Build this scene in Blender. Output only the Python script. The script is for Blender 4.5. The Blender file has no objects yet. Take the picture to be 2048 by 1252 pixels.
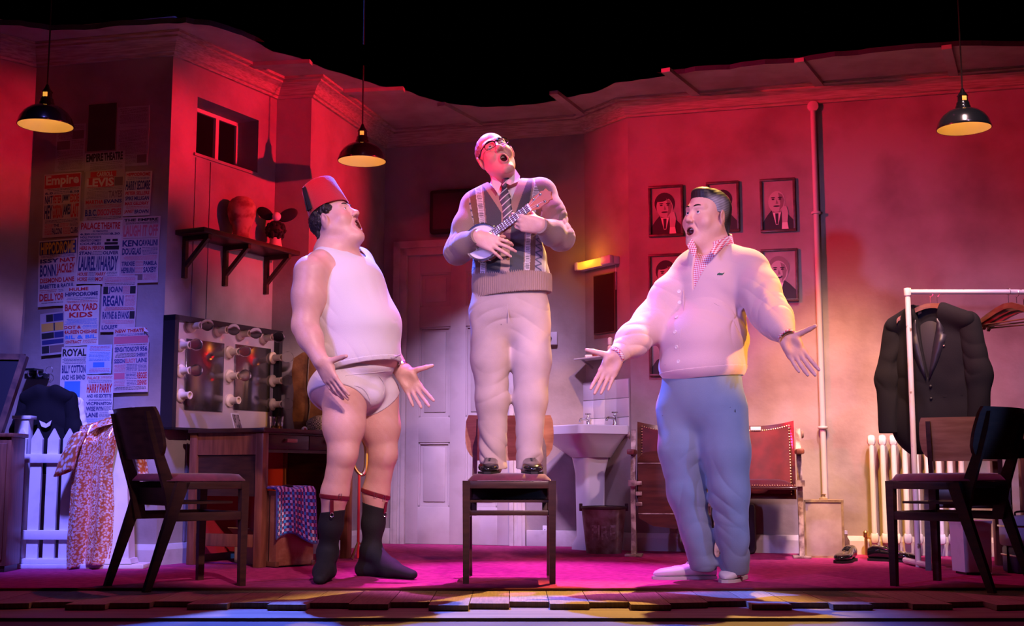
import bpy, bmesh, math, random
import numpy as np
from mathutils import Vector, Matrix
random.seed(7)
rng = np.random.default_rng(5)
SC = bpy.context.scene
COL = SC.collection
PI = math.pi

# ------------------------------------------------------------------ camera
FPX, CAMH = 2500.0, 0.5
TH = math.atan(315 / 2500)
cd = bpy.data.cameras.new('camera'); cam = bpy.data.objects.new('camera', cd); COL.objects.link(cam)
cam.location = (0, 0, CAMH); cam.rotation_euler = (PI / 2 + TH, 0, 0)
cd.sensor_width = 36; cd.lens = FPX / 2048 * 36; cd.clip_start = .05; cd.clip_end = 60
SC.camera = cam
# ------------------------------------------------------------------ world: black void of the fly tower
w = bpy.data.worlds.new('world'); SC.world = w; w.use_nodes = True
w.node_tree.nodes['Background'].inputs[0].default_value = (.0, .0, .0, 1)
SC.view_settings.view_transform = 'Standard'
try: SC.view_settings.look = 'None'
except Exception: pass
SC.view_settings.gamma = 1; SC.view_settings.use_curve_mapping = False
SC.view_settings.exposure = 0.0
# ------------------------------------------------------------------ stage lights
def spot(name, loc, aim, col, power, size=40, blend=.35, rad=.05):
    l = bpy.data.lights.new(name, 'SPOT'); o = bpy.data.objects.new(name, l); COL.objects.link(o)
    l.color = col; l.energy = power; l.spot_size = math.radians(size); l.spot_blend = blend; l.shadow_soft_size = rad
    o.location = loc
    o.rotation_euler = (Vector(aim) - Vector(loc)).to_track_quat('-Z', 'Y').to_euler()
    return o
# front of house: each actor has a warm pink key from the right and a lavender one from the left
for tx, ty, tz, k in ((-.72, 5.8, .85, 1.0), (-.02, 5.8, 1.20, .62), (.92, 5.74, .90, .84)):
    spot('key_pink', (tx + 2.0, -.2, 4.4), (tx, ty, tz), (1.0, .56, .66), 1500 * k, 17, .35, .08)
    spot('key_lavender', (tx - 3.4, 1.2, 3.4), (tx, ty, tz), (.40, .26, 1.0), 640 * k, 19, .35, .08)
spot('blue_side', (3.6, 3.6, 1.2), (1.0, 5.74, .55), (.10, .28, 1.0), 260, 16, .5, .05)
# red wash on the upper walls, from both sides
spot('red_from_right', (3.6, 5.1, 2.6), (-1.25, 7.45, 2.35), (1.0, .008, .035), 2500, 22, .9, .05)
spot('red_far_left', (3.7, 5.3, 2.5), (-2.8, 6.78, 2.3), (1.0, .006, .03), 2200, 9, .9, .05)
spot('red_from_left', (-3.3, 4.6, 3.0), (2.1, 7.6, 2.0), (1.0, .006, .050), 1900, 34, .9, .12)
spot('red_fill_left', (.6, 1.0, 3.0), (-2.4, 6.7, 2.3), (1.0, .06, .06), 110, 20, .9, .10)
spot('red_back', (.2, 2.4, 4.6), (-.15, 8.5, 2.15), (1.0, .012, .04), 420, 13, .9, .10)
# warm light thrown up at the cornice and the torn ceiling
for x0, x1, e in ((-2.0, -2.0, 35), (-.9, -.7, 110), (.6, .7, 90), (2.0, 2.2, 120)):
    spot('ceiling_warm', (x0, 3.4, .0), (x1, 6.9, 3.55), (1.0, .32, .16), e, 15, .9, .08)
# lavender and blue washes over the actors' heads on to the lower walls
spot('wash_right', (1.3, 3.0, 5.2), (1.35, 7.7, .70), (.74, .46, 1.0), 1250, 18, 1, .20)
spot('wash_right', (2.6, 3.0, 5.2), (2.7, 7.35, .60), (.86, .52, .92), 1250, 18, 1, .20)
spot('wash_right_low', (1.9, 4.4, 5.8), (2.0, 7.5, .10), (1.0, .58, .60), 3300, 19, 1, .20)
spot('wash_back', (-.1, 3.8, 5.6), (-.1, 8.5, .55), (.72, .46, 1.0), 4200, 16, 1, .20)
spot('wash_return', (3.5, 4.9, 1.9), (-1.40, 7.3, 1.25), (1.0, .50, .74), 700, 13, 1, .06)
spot('wash_blue', (-1.6, 2.6, 6.0), (-2.35, 6.75, .40), (.19, .16, 1.0), 7000, 15, 1, .30)
spot('pink_far_left', (3.7, 5.2, 1.7), (-2.85, 6.75, 1.1), (.85, .45, .98), 900, 8, .9, .06)
# low side light crossing the stage
spot('cross_blue', (-2.8, -.4, 1.3), (2.0, 7.6, 1.1), (.44, .36, 1.0), 850, 20, .8, .12)
spot('amber_wall', (.3, 3.6, 6.0), (1.98, 7.6, .50), (1.0, .46, .05), 3600, 12, .5, .12)
spot('amber_far_right', (.8, 3.6, 6.0), (2.45, 6.7, .60), (1.0, .44, .04), 1800, 8, .4, .05)
spot('amber_back_wall', (1.6, 3.6, 6.0), (.25, 8.3, .75), (1.0, .46, .05), 2000, 6, .5, .06)
spot('amber_kick_right', (2.9, 6.9, 1.9), (.95, 5.75, .95), (1.0, .48, .05), 130, 20, .5, .04)
spot('amber_kick_left', (-2.3, 6.3, 2.0), (-.85, 5.8, .9), (1.0, .48, .05), 70, 26, .5, .04)
spot('amber_right', (3.2, 4.6, 1.5), (-1.2, 6.9, .75), (1.0, .45, .04), 480, 16, .6, .05)
# back light from the fly tower
spot('back_blue', (-1.8, 8.6, 5.8), (-.6, 5.0, 0), (.06, .14, 1.0), 11000, 32, .4, .04)
spot('back_amber', (1.6, 8.4, 5.8), (.1, 4.5, 0), (1.0, .58, .15), 4500, 20, .4, .04)
spot('back_magenta', (0.2, 7.2, 6.6), (.1, 6.0, 0), (.80, .12, 1.0), 4800, 19, .7, .04)
spot('back_purple', (0.3, 7.0, 7.0), (.2, 6.0, 0), (1.0, .08, .40), 450, 50, .6, .04)


# ------------------------------------------------------------------ geometry of the view, for measuring real positions
def ray(u, v):
    x = (u - 1024) / FPX; y = (626 - v) / FPX
    return Vector((x, math.cos(TH) - y * math.sin(TH), math.sin(TH) + y * math.cos(TH)))
def at(u, v, Y):
    d = ray(u, v); t = Y / d.y
    return Vector((d.x * t, Y, CAMH + d.z * t))
def atz(u, v, z):
    d = ray(u, v); t = (z - CAMH) / d.z
    return Vector((d.x * t, d.y * t, z))
# ------------------------------------------------------------------ materials
MATS = {}
def M(name, col=(.8, .8, .8), rough=.6, metal=0, var=None, vscale=8, vdet=4, bump=0, bscale=60, spec=.4, trans=0, ior=1.45,
      emis=None, estr=0, coat=0, sheen=0, stretch=None, contrast=(.35, .65), sss=0, alpha=1, vcol=None):
    if name in MATS: return MATS[name]
    m = bpy.data.materials.new(name); MATS[name] = m; m.use_nodes = True
    nt = m.node_tree; N = nt.nodes; L = nt.links; b = N['Principled BSDF']
    b.inputs['Base Color'].default_value = (*col, 1)
    b.inputs['Roughness'].default_value = rough; b.inputs['Metallic'].default_value = metal
    b.inputs['Specular IOR Level'].default_value = spec
    b.inputs['Transmission Weight'].default_value = trans; b.inputs['IOR'].default_value = ior
    b.inputs['Coat Weight'].default_value = coat; b.inputs['Sheen Weight'].default_value = sheen
    b.inputs['Alpha'].default_value = alpha
    if sss:
        b.inputs['Subsurface Weight'].default_value = sss; b.inputs['Subsurface Radius'].default_value = (.02, .007, .004); b.inputs['Subsurface Scale'].default_value = .5
    if emis: b.inputs['Emission Color'].default_value = (*emis, 1); b.inputs['Emission Strength'].default_value = estr
    tc = None
    if var or bump:
        tc = N.new('ShaderNodeTexCoord'); mp = N.new('ShaderNodeMapping'); L.new(tc.outputs['Object'], mp.inputs[0])
        if stretch: mp.inputs['Scale'].default_value = stretch
    if var:
        n = N.new('ShaderNodeTexNoise'); n.inputs['Scale'].default_value = vscale; n.inputs['Detail'].default_value = vdet; L.new(mp.outputs[0], n.inputs[0])
        r = N.new('ShaderNodeMapRange'); r.inputs[1].default_value = contrast[0]; r.inputs[2].default_value = contrast[1]; L.new(n.outputs[0], r.inputs[0])
        x = N.new('ShaderNodeMix'); x.data_type = 'RGBA'; x.inputs[6].default_value = (*col, 1); x.inputs[7].default_value = (*var, 1)
        L.new(r.outputs[0], x.inputs[0]); L.new(x.outputs[2], b.inputs['Base Color'])
    if vcol:
        a = N.new('ShaderNodeAttribute'); a.attribute_name = vcol; L.new(a.outputs['Color'], b.inputs['Base Color'])
    if bump:
        n2 = N.new('ShaderNodeTexNoise'); n2.inputs['Scale'].default_value = bscale; n2.inputs['Detail'].default_value = 6; L.new(mp.outputs[0], n2.inputs[0])
        bp = N.new('ShaderNodeBump'); bp.inputs['Strength'].default_value = bump; bp.inputs['Distance'].default_value = .01
        L.new(n2.outputs[0], bp.inputs['Height']); L.new(bp.outputs[0], b.inputs['Normal'])
    return m
# ------------------------------------------------------------------ objects
def thing(name, label, cat, loc=(0, 0, 0), rz=0, group=None):
    o = bpy.data.objects.new(name, None); o.empty_display_size = .1; COL.objects.link(o)
    o.location = loc; o.rotation_euler = (0, 0, rz); o['label'] = label; o['category'] = cat
    if group: o['group'] = group
    return o
def tag(o, label=None, cat=None, group=None, kind=None):
    if label: o['label'] = label
    if cat: o['category'] = cat
    if group: o['group'] = group
    if kind: o['kind'] = kind
    return o
def link_mesh(name, me, mat, parent=None):
    o = bpy.data.objects.new(name, me); COL.objects.link(o)
    if mat is not None and not me.materials: me.materials.append(mat)
    if parent is not None: o.parent = parent
    return o
def dup(root, loc=None, rz=None, label=None):
    c = root.copy(); COL.objects.link(c)
    if loc is not None: c.location = loc
    if rz is not None: c.rotation_euler = (0, 0, rz)
    if label: c['label'] = label
    for ch in list(root.children):
        k = ch.copy(); COL.objects.link(k); k.parent = c
        for g in ch.children:
            q = g.copy(); COL.objects.link(q); q.parent = k
    return c

class MB:
    """collects shapes, links them as ONE mesh object"""
    def __init__(s): s.v = []; s.f = []; s.m = []; s.cur = 0
    def add(s, V, F):
        o = len(s.v); s.v += [tuple(p) for p in V]; s.f += [tuple(i + o for i in f) for f in F]; s.m += [s.cur] * len(F); return s
    def box(s, x0, x1, y0, y1, z0, z1, c=0.0):
        if x0 > x1: x0, x1 = x1, x0
        if y0 > y1: y0, y1 = y1, y0
        if z0 > z1: z0, z1 = z1, z0
        if c <= 0:
            V = [(x, y, z) for z in (z0, z1) for y in (y0, y1) for x in (x0, x1)]
            return s.add(V, [(0, 2, 3, 1), (4, 5, 7, 6), (0, 1, 5, 4), (2, 6, 7, 3), (0, 4, 6, 2), (1, 3, 7, 5)])
        c = min(c, .45 * min(x1 - x0, y1 - y0, z1 - z0))
        bm = bmesh.new(); bmesh.ops.create_cube(bm, size=1)
        for q in bm.verts: q.co = Vector((x0 + (q.co.x + .5) * (x1 - x0), y0 + (q.co.y + .5) * (y1 - y0), z0 + (q.co.z + .5) * (z1 - z0)))
        bmesh.ops.bevel(bm, geom=bm.edges[:], offset=c, segments=2, affect='EDGES', profile=.5)
        return s.bm(bm)
    def bm(s, bm):
        bm.verts.index_update(); s.add([q.co[:] for q in bm.verts], [tuple(q.index for q in f.verts) for f in bm.faces]); bm.free(); return s
    def bar(s, a, b, w, d, up=(0, 0, 1), c=0.0, w2=None, d2=None):
        """box beam from a to b, width w along side axis, d along the other"""
        a = Vector(a); b = Vector(b); t = (b - a).normalized(); up = Vector(up)
        sx = t.cross(up)
        if sx.length < 1e-5: sx = t.cross(Vector((0, 1, 0)))
        sx.normalize(); sy = sx.cross(t).normalized()
        w2 = w if w2 is None else w2; d2 = d if d2 is None else d2
        V = []
        for p, ww, dd in ((a, w, d), (b, w2, d2)):
            for i, j in ((-1, -1), (1, -1), (1, 1), (-1, 1)): V.append(p + sx * (i * ww / 2) + sy * (j * dd / 2))
        return s.add(V, [(3, 2, 1, 0), (4, 5, 6, 7), (0, 1, 5, 4), (1, 2, 6, 5), (2, 3, 7, 6), (3, 0, 4, 7)])
    def tube(s, pts, r, n=10, caps=True, closed=False):
        pts = [Vector(p) for p in pts]; R = r if isinstance(r, (list, tuple)) else [r] * len(pts)
        m = len(pts); V = []; prev = None
        for i, p in enumerate(pts):
            if closed: t = pts[(i + 1) % m] - pts[i - 1]
            else: t = pts[min(i + 1, m - 1)] - pts[max(i - 1, 0)]
            t.normalize()
            if prev is None: nx = t.orthogonal().normalized()
            else:
                nx = prev - t * prev.dot(t)
                nx = nx.normalized() if nx.length > 1e-6 else t.orthogonal().normalized()
            prev = nx; ny = t.cross(nx)
            for k in range(n):
                a = 2 * PI * k / n; V.append(p + (nx * math.cos(a) + ny * math.sin(a)) * R[i])
        F = []
        for i in range(m if closed else m - 1):
            j = (i + 1) % m
            for k in range(n): F.append((i * n + k, i * n + (k + 1) % n, j * n + (k + 1) % n, j * n + k))
        if caps and not closed: F += [tuple(range(n - 1, -1, -1)), tuple((m - 1) * n + k for k in range(n))]
        return s.add(V, F)
    def lathe(s, prof, o=(0, 0, 0), axis=(0, 0, 1), n=24, cap=True):
        """prof: list of (radius, height) along axis"""
        o = Vector(o); ax = Vector(axis).normalized(); nx = ax.orthogonal().normalized(); ny = ax.cross(nx)
        V = []; F = []; m = len(prof)
        for r, h in prof:
            for k in range(n):
                a = 2 * PI * k / n; V.append(o + ax * h + (nx * math.cos(a) + ny * math.sin(a)) * max(r, 1e-5))
        for i in range(m - 1):
            for k in range(n): F.append((i * n + k, i * n + (k + 1) % n, (i + 1) * n + (k + 1) % n, (i + 1) * n + k))
        if cap: F += [tuple(range(n - 1, -1, -1)), tuple((m - 1) * n + k for k in range(n))]
        return s.add(V, F)
    def prism(s, poly, y0, y1, plane='xz'):
        """extrude polygon; plane xz -> along y, xy -> along z, yz -> along x"""
        n = len(poly)
        f = {'xz': lambda p, t: (p[0], t, p[1]), 'xy': lambda p, t: (p[0], p[1], t), 'yz': lambda p, t: (t, p[0], p[1])}[plane]
        V = [f(p, y0) for p in poly] + [f(p, y1) for p in poly]
        F = [tuple(range(n)), tuple(range(2 * n - 1, n - 1, -1))] + [(i, i + n, (i + 1) % n + n, (i + 1) % n) for i in range(n)]
        return s.add(V, F)
    def ball(s, c, r, n=12, m=8, sc=(1, 1, 1)):
        V = []; F = []
        for i in range(m + 1):
            t = PI * i / m
            for k in range(n):
                a = 2 * PI * k / n
                V.append((c[0] + r * sc[0] * math.sin(t) * math.cos(a), c[1] + r * sc[1] * math.sin(t) * math.sin(a), c[2] + r * sc[2] * math.cos(t)))
        for i in range(m):
            for k in range(n): F.append((i * n + k, (i + 1) * n + k, (i + 1) * n + (k + 1) % n, i * n + (k + 1) % n))
        return s.add(V, F)
    def grid(s, fn, nu, nv, closed_u=False):
        V = [fn(i / nu, j / nv) for j in range(nv + 1) for i in range(nu + 1)]
        F = [(j * (nu + 1) + i, j * (nu + 1) + i + 1, (j + 1) * (nu + 1) + i + 1, (j + 1) * (nu + 1) + i) for j in range(nv) for i in range(nu)]
        return s.add(V, F)
    def xform(s, mtx, start=0):
        for i in range(start, len(s.v)): s.v[i] = tuple(mtx @ Vector(s.v[i]))
        return s
    def mesh(s, name, mats, smooth=True, angle=35, weld=False):
        me = bpy.data.meshes.new(name); me.from_pydata(s.v, [], s.f); me.update()
        bm = bmesh.new(); bm.from_mesh(me)
        if weld: bmesh.ops.remove_doubles(bm, verts=bm.verts, dist=1e-5)
        bmesh.ops.recalc_face_normals(bm, faces=bm.faces); bm.to_mesh(me); bm.free()
        for m in (mats if isinstance(mats, (list, tuple)) else [mats]): me.materials.append(m)
        if len(me.materials) > 1 and len(me.polygons) == len(s.m): me.polygons.foreach_set('material_index', s.m)
        if smooth:
            me.polygons.foreach_set('use_smooth', [True] * len(me.polygons)); me.set_sharp_from_angle(angle=math.radians(angle))
        return me
    def build(s, name, mat, parent=None, smooth=True, angle=35, weld=False):
        return link_mesh(name, s.mesh(name, mat, smooth, angle, weld), None, parent)
def cat_pts(P, n=6):
    """smooth curve through the points"""
    P = [Vector(p) for p in P]; out = []
    for i in range(len(P) - 1):
        p0 = P[max(i - 1, 0)]; p1 = P[i]; p2 = P[i + 1]; p3 = P[min(i + 2, len(P) - 1)]
        for k in range(n):
            t = k / n
            out.append(.5 * ((2 * p1) + (p2 - p0) * t + (2 * p0 - 5 * p1 + 4 * p2 - p3) * t * t + (3 * p1 - p0 - 3 * p2 + p3) * t ** 3))
    out.append(P[-1]); return out

# ================================================================== the set: walls, cornice, ceiling, floor
HC, HT = 2.77, 2.875          # underside of cornice, ceiling
MW = M('plaster', (.31, .265, .245), .85, var=(.17, .13, .12), vscale=2.6, vdet=8, bump=.35, bscale=14, contrast=(.42, .75))
MTRIM = M('old_white_paint', (.46, .42, .41), .55, var=(.34, .29, .27), vscale=9, bump=.1, bscale=30, contrast=(.5, .8))
MCORN = M('cornice_paint', (.42, .32, .26), .6, var=(.26, .18, .14), vscale=30, stretch=(.15, 1, 6), bump=.15, bscale=30)
MCEIL = M('ceiling_plaster', (.40, .32, .28), .8, var=(.30, .22, .19), vscale=5, bump=.2, bscale=20)
MEDGE = M('torn_edge', (.03, .03, .05), .9, bump=.6, bscale=40)
C = dict(a=(-3.45, 6.12), b=(-2.70, 6.87), c=(-1.87, 6.67), d=(-1.45, 7.49), e=(-1.23, 7.45), f=(-.90, 8.67), g=(.49, 8.28), h=(.75, 7.89), i=(3.75, 7.075))
WALLS = {}
class Wall:
    def __init__(s, p0, p1):
        s.p0 = Vector((*p0, 0)); s.p1 = Vector((*p1, 0)); s.d = (s.p1 - s.p0); s.len = s.d.length; s.d.normalize()
        s.n = Vector((s.d.y, -s.d.x, 0)); s.rz = math.atan2(s.d.y, s.d.x)
    def hit(s, u, v, off=0.0):
        """the point of the wall seen at (u,v); returns (along, z) in the wall's own frame"""
        r = ray(u, v); o = Vector((0, 0, CAMH)); t = (s.p0 + s.n * off - o).dot(s.n) / r.dot(s.n); p = o + r * t
        return (p - s.p0).dot(s.d), p.z
    def pt(s, x, out, z): return s.p0 + s.d * x + s.n * out + Vector((0, 0, z))
WN = dict(wall_far_left=('a', 'b'), wall_left=('b', 'c'), wall_left_return=('c', 'd'), wall_pier=('d', 'e'), wall_pier_return=('e', 'f'), wall_back=('f', 'g'), wall_back_right=('g', 'h'), wall_right=('h', 'i'))
for k, (a, b) in WN.items(): WALLS[k] = Wall(C[a], C[b])
def frame(wname, name=None, x=0, out=0, z=0):
    W = WALLS[wname]; return W.pt(x, out, z), W.rz
# window opening in the left return
WR = WALLS['wall_left_return']
wx0, _ = WR.hit(392, 300); wx1, _ = WR.hit(516, 300); _, wz1 = WR.hit(392, 192); _, wz0 = WR.hit(392, 308)
WIN = (wx0, wx1, wz0, wz1)
for k, W in WALLS.items():
    mb = MB()
    if k == 'wall_left_return':
        x0, x1, z0, z1 = WIN
        for (a, b, c, d) in ((0, x0, 0, 3.0), (x1, W.len, 0, 3.0), (x0, x1, 0, z0), (x0, x1, z1, 3.0)): mb.box(a, b, 0, .05, c, d)
        mb.box(x0 - .02, x1 + .02, .05, .22, z0 - .02, z0); mb.box(x0 - .02, x1 + .02, .05, .22, z1, z1 + .02)
        mb.box(x0 - .02, x0, .05, .22, z0, z1); mb.box(x1, x1 + .02, .05, .22, z0, z1)
    else: mb.box(0, W.len, 0, .05, 0, 3.0)
    o = mb.build(k, MW); o.location = W.p0; o.rotation_euler = (0, 0, W.rz); o['kind'] = 'structure'
# cornice and baseboards, mitred at the corners
chain = [C[k] for k in 'abcdefghi']
def offset_chain(off):
    out = []
    P = [Vector(p) for p in chain]
    for i, p in enumerate(P):
        ds = []
        if i > 0: ds.append((P[i] - P[i - 1]).normalized())
        if i < len(P) - 1: ds.append((P[i + 1] - P[i]).normalized())
        ns = [Vector((d.y, -d.x)) for d in ds]
        n = sum(ns, Vector((0, 0))).normalized(); out.append(p + n * (off / max(.35, n.dot(ns[0]))))
    return out
def run_profile(prof, base, mat, only=None):
    rings = [(offset_chain(o), z) for o, z in prof]; n = len(prof); names = list(WN)
    for i in range(len(chain) - 1):
        if only and names[i] not in only: continue
        V = [(r[j].x, r[j].y, z) for j in (i, i + 1) for r, z in rings]
        F = [(k, (k + 1) % n, n + (k + 1) % n, n + k) for k in range(n)] + [tuple(range(n)), tuple(range(2 * n - 1, n - 1, -1))]
        o = MB().add(V, F).build(base(i), mat, angle=20); o['kind'] = 'structure'
prof = [(0.001, HC), (.018, HC), (.022, HC + .014), (.035, HC + .018), (.042, HC + .034), (.062, HC + .058), (.085, HC + .070), (.10, HC + .074), (.10, HC + .086), (.125, HC + .09), (.125, HT), (.001, HT)]
run_profile(prof, lambda i: f'trim_{i + 1}', MCORN)
bprof = [(.001, 0), (.022, 0), (.022, .085), (.016, .10), (.010, .112), (.001, .115)]
run_profile(bprof, lambda i: 'baseboard_' + list(WN)[i][5:], MTRIM, only=['wall_far_left', 'wall_left', 'wall_left_return', 'wall_pier', 'wall_pier_return', 'wall_back_right', 'wall_right'])
# the torn ceiling
edge_px = [(-120, 40), (-40, 48), (40, 52), (100, 61), (170, 60), (240, 52), (320, 47), (372, 46), (420, 52), (470, 66), (510, 82), (545, 104), (600, 116), (650, 138), (700, 152), (760, 172), (810, 180), (850, 196), (900, 208), (960, 214), (1020, 212), (1080, 207), (1110, 201), (1150, 192), (1190, 184), (1230, 166), (1280, 160), (1330, 153), (1390, 143), (1460, 138), (1530, 128), (1600, 124), (1670, 113), (1740, 107), (1830, 98), (1920, 92), (2048, 93), (2160, 90)]
ep = []
for k in range(len(edge_px) - 1):
    (u0, v0), (u1, v1) = edge_px[k], edge_px[k + 1]; n = 3
    for j in range(n):
        t = j / n; p = atz(u0 + (u1 - u0) * t, v0 + (v1 - v0) * t + random.uniform(-1.2, 1.2), HT); ep.append((p.x, p.y))
ep[0] = (-3.6, ep[0][1])
back = [(c[0], c[1]) for c in reversed(offset_chain(-.03))]
# triangulated fill of the outline
bm = bmesh.new(); vs = [bm.verts.new((x, y, HT)) for x, y in ep + back]
f = bm.faces.new(vs); bmesh.ops.triangulate(bm, faces=[f])
ext = bmesh.ops.extrude_face_region(bm, geom=bm.faces[:])
for q in ext['geom']:
    if isinstance(q, bmesh.types.BMVert): q.co.z += .03
bmesh.ops.recalc_face_normals(bm, faces=bm.faces)
me = bpy.data.meshes.new('ceiling'); bm.to_mesh(me); bm.free(); me.materials.append(MCEIL); me.materials.append(MEDGE)
for p in me.polygons: p.material_index = 0 if p.normal.z < -.5 else 1
ce = link_mesh('ceiling', me, None); ce['kind'] = 'structure'
# battens nailed under the ceiling
bat = [((1107, 185), (1162, 227)), ((1331, 140), (1392, 188)), ((1598, 120), (1641, 172)), ((1893, 94), (1908, 152)), ((882, 208), (968, 254)), ((690, 184), (808, 179)), ((505, 131), (622, 125))]
for i, (a, b) in enumerate(bat):
    p = atz(*a, HT - .012); q = atz(*b, HT - .012)
    o = MB().bar(p, q, .055, .024, up=(0, 0, 1)).build('batten', MCEIL, ce)
# window: frame, mullion, sill and dark panes
x0, x1, z0, z1 = WIN
wroot = bpy.data.objects.new('window_1', None); COL.objects.link(wroot); wroot.location = WR.p0; wroot.rotation_euler = (0, 0, WR.rz); wroot['kind'] = 'structure'
MWF = M('window_paint', (.55, .42, .38), .5)
mb = MB(); fw = .022
mb.box(x0, x1, .15, .18, z0, z0 + fw); mb.box(x0, x1, .15, .18, z1 - fw, z1); mb.box(x0, x0 + fw, .15, .18, z0, z1); mb.box(x1 - fw, x1, .15, .18, z0, z1)
mb.build('window_frame', MWF, wroot)
xm = x0 + (x1 - x0) * .63
MB().box(xm - .014, xm + .014, .145, .18, z0 + fw, z1 - fw).build('mullion', MWF, wroot)
MGL = M('night_glass', (.006, .006, .008), .15, spec=.3)
MB().box(x0 + fw, xm - .014, .165, .172, z0 + fw, z1 - fw).build('pane', MGL, wroot)
MB().box(xm + .014, x1 - fw, .165, .172, z0 + fw, z1 - fw).build('pane', MGL, wroot)
MB().box(x0 - .02, x1 + .02, -.012, .15, z0 - .012, z0 + .004).build('window_sill', MW, wroot)
# shallow panel joints on the return wall
for u_ in (388, 418):
    xj, _ = WR.hit(u_, 450); o = MB().box(xj - .006, xj + .006, -.006, -.0005, .12, WIN[2] - .02).build('trim_9' if u_ == 388 else 'trim_10', MW); o.location = WR.p0; o.rotation_euler = (0, 0, WR.rz); o['kind'] = 'structure'
# door in the back wall
WB = WALLS['wall_back']; MD = M('door_paint', (.40, .36, .37), .5, var=(.32, .28, .28), vscale=5, bump=.06, bscale=20, contrast=(.5, .8))
dx0, _ = WB.hit(815, 800); dx1, _ = WB.hit(1022, 800); _, dz1 = WB.hit(850, 512)
droot = bpy.data.objects.new('door_1', None); COL.objects.link(droot); droot.location = WB.p0; droot.rotation_euler = (0, 0, WB.rz); droot['kind'] = 'structure'
dw = dx1 - dx0
# slab with four sunk panels: stiles and rails proud of a thin back sheet
MB().box(dx0, dx1, -.006, -.001, .008, dz1).build('door_back', MD, droot)
st = .09; mid = (dx0 + dx1) / 2
rails = [(.008, .17), (.72, .84), (1.60, 1.70), (dz1 - .09, dz1)] if False else [(.008, .255), (.69, .86), (1.48, 1.62), (dz1 - .125, dz1)]
mb = MB(); mb.box(dx0, dx0 + st, -.022, -.002, .008, dz1, .002); mb.box(dx1 - st, dx1, -.022, -.002, .008, dz1, .002); mb.box(mid - .055, mid + .055, -.022, -.002, .008, dz1, .002)
for a, b in rails: mb.box(dx0, dx1, -.0215, -.002, a, b, .002)
mb.build('door_stiles', MD, droot)
for (a, b) in ((rails[0][1], rails[1][0]), (rails[1][1], rails[2][0]), (rails[2][1], rails[3][0])):
    for (p, q) in ((dx0 + st, mid - .055), (mid + .055, dx1 - st)):
        mb = MB(); g = .012
        mb.box(p, q, -.016, -.004, a, a + g); mb.box(p, q, -.016, -.004, b - g, b); mb.box(p, p + g, -.016, -.004, a, b); mb.box(q - g, q, -.016, -.004, a, b)
        mb.box(p + .035, q - .035, -.013, -.004, a + .035, b - .035, .004)
        mb.build('door_panel', MD, droot)
mb = MB(); fwid = .105
for k, (ins, dep) in enumerate(((0, .03), (.02, .038), (.05, .03), (.075, .045))):
    e = .105 - ins
    if k == 3: e = .03
    mb.box(dx0 - .105 + ins, dx0 - .105 + ins + (.03 if k < 3 else .03), -dep, 0, 0, dz1 + .105 - ins)
    mb.box(dx1 + .105 - ins - .03, dx1 + .105 - ins, -dep, 0, 0, dz1 + .105 - ins)
    mb.box(dx0 - .105 + ins, dx1 + .105 - ins, -dep, 0, dz1 + .105 - ins - .03, dz1 + .105 - ins)
mb.build('door_frame', MTRIM, droot)
mb = MB(); hx = dx1 - .045; mb.lathe([(.022, 0), (.022, .006), (.009, .01), (.009, .03), (.022, .04), (.026, .052), (.018, .064), (.002, .067)], (hx, -.022, .95), (0, -1, 0), 16)
mb.build('door_knob', M('brass', (.7, .48, .2), .3, 1), droot)
for a, b, nm in ((0, dx0 - .11, 'baseboard_back'), (dx1 + .11, WB.len, 'baseboard_back')):
    o = MB().box(a, b, -.02, 0, 0, .11, .006).build(nm, MTRIM); o.location = WB.p0; o.rotation_euler = (0, 0, WB.rz); o['kind'] = 'structure'
# stage floor: boards at the front, dark apron below them
MPL = [M('plank_wood_%d' % i, c, .8, spec=.2, var=tuple(k * .72 for k in c), vscale=14, stretch=(9, .5, 1), bump=.15, bscale=40) for i, c in enumerate(((.30, .21, .13), (.27, .18, .11), (.33, .24, .15)))]
MAP = M('apron_board', (.22, .16, .10), .7, var=(.15, .10, .06), vscale=6, stretch=(.4, 3, 1))
fl = MB().box(-4.2, 4.2, 5.45, 9.4, -.08, -.004).build('floor', M('stage_black', (.04, .03, .03), .8)); fl['kind'] = 'structure'
o = MB().box(-4.2, 4.2, 4.56, 5.5, -.10, -.022).build('floor_apron', MAP); o['kind'] = 'structure'
o = MB().box(-4.2, 4.2, 2.2, 4.56, -.14, -.034).build('floor_pit_edge', M('apron_dark', (.10, .075, .06), .8, var=(.06, .045, .04), vscale=4)); o['kind'] = 'structure'
pw = .152; x = -3.05; i = 0
offs = [0, .07, .02, .10, -.02, .05, .12, .03, .09, 0, .06, .13, .01, .08]
while x < 3.05:
    y0 = 4.80 + offs[i % 14] * .9
    slant = random.uniform(-.012, .03)
    mb = MB(); a = x + .0015; b = x + pw - .0015
    V = [(a, y0, -.020), (b, y0 + slant, -.020), (b, 5.6, -.020), (a, 5.6, -.020), (a, y0, 0), (b, y0 + slant, 0), (b, 5.6, 0), (a, 5.6, 0)]
    mb.add(V, [(3, 2, 1, 0), (4, 5, 6, 7), (0, 1, 5, 4), (1, 2, 6, 5), (2, 3, 7, 6), (3, 0, 4, 7)])
    mb.build('plank', MPL[i % 3], fl, smooth=False)
    x += pw; i += 1
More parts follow.
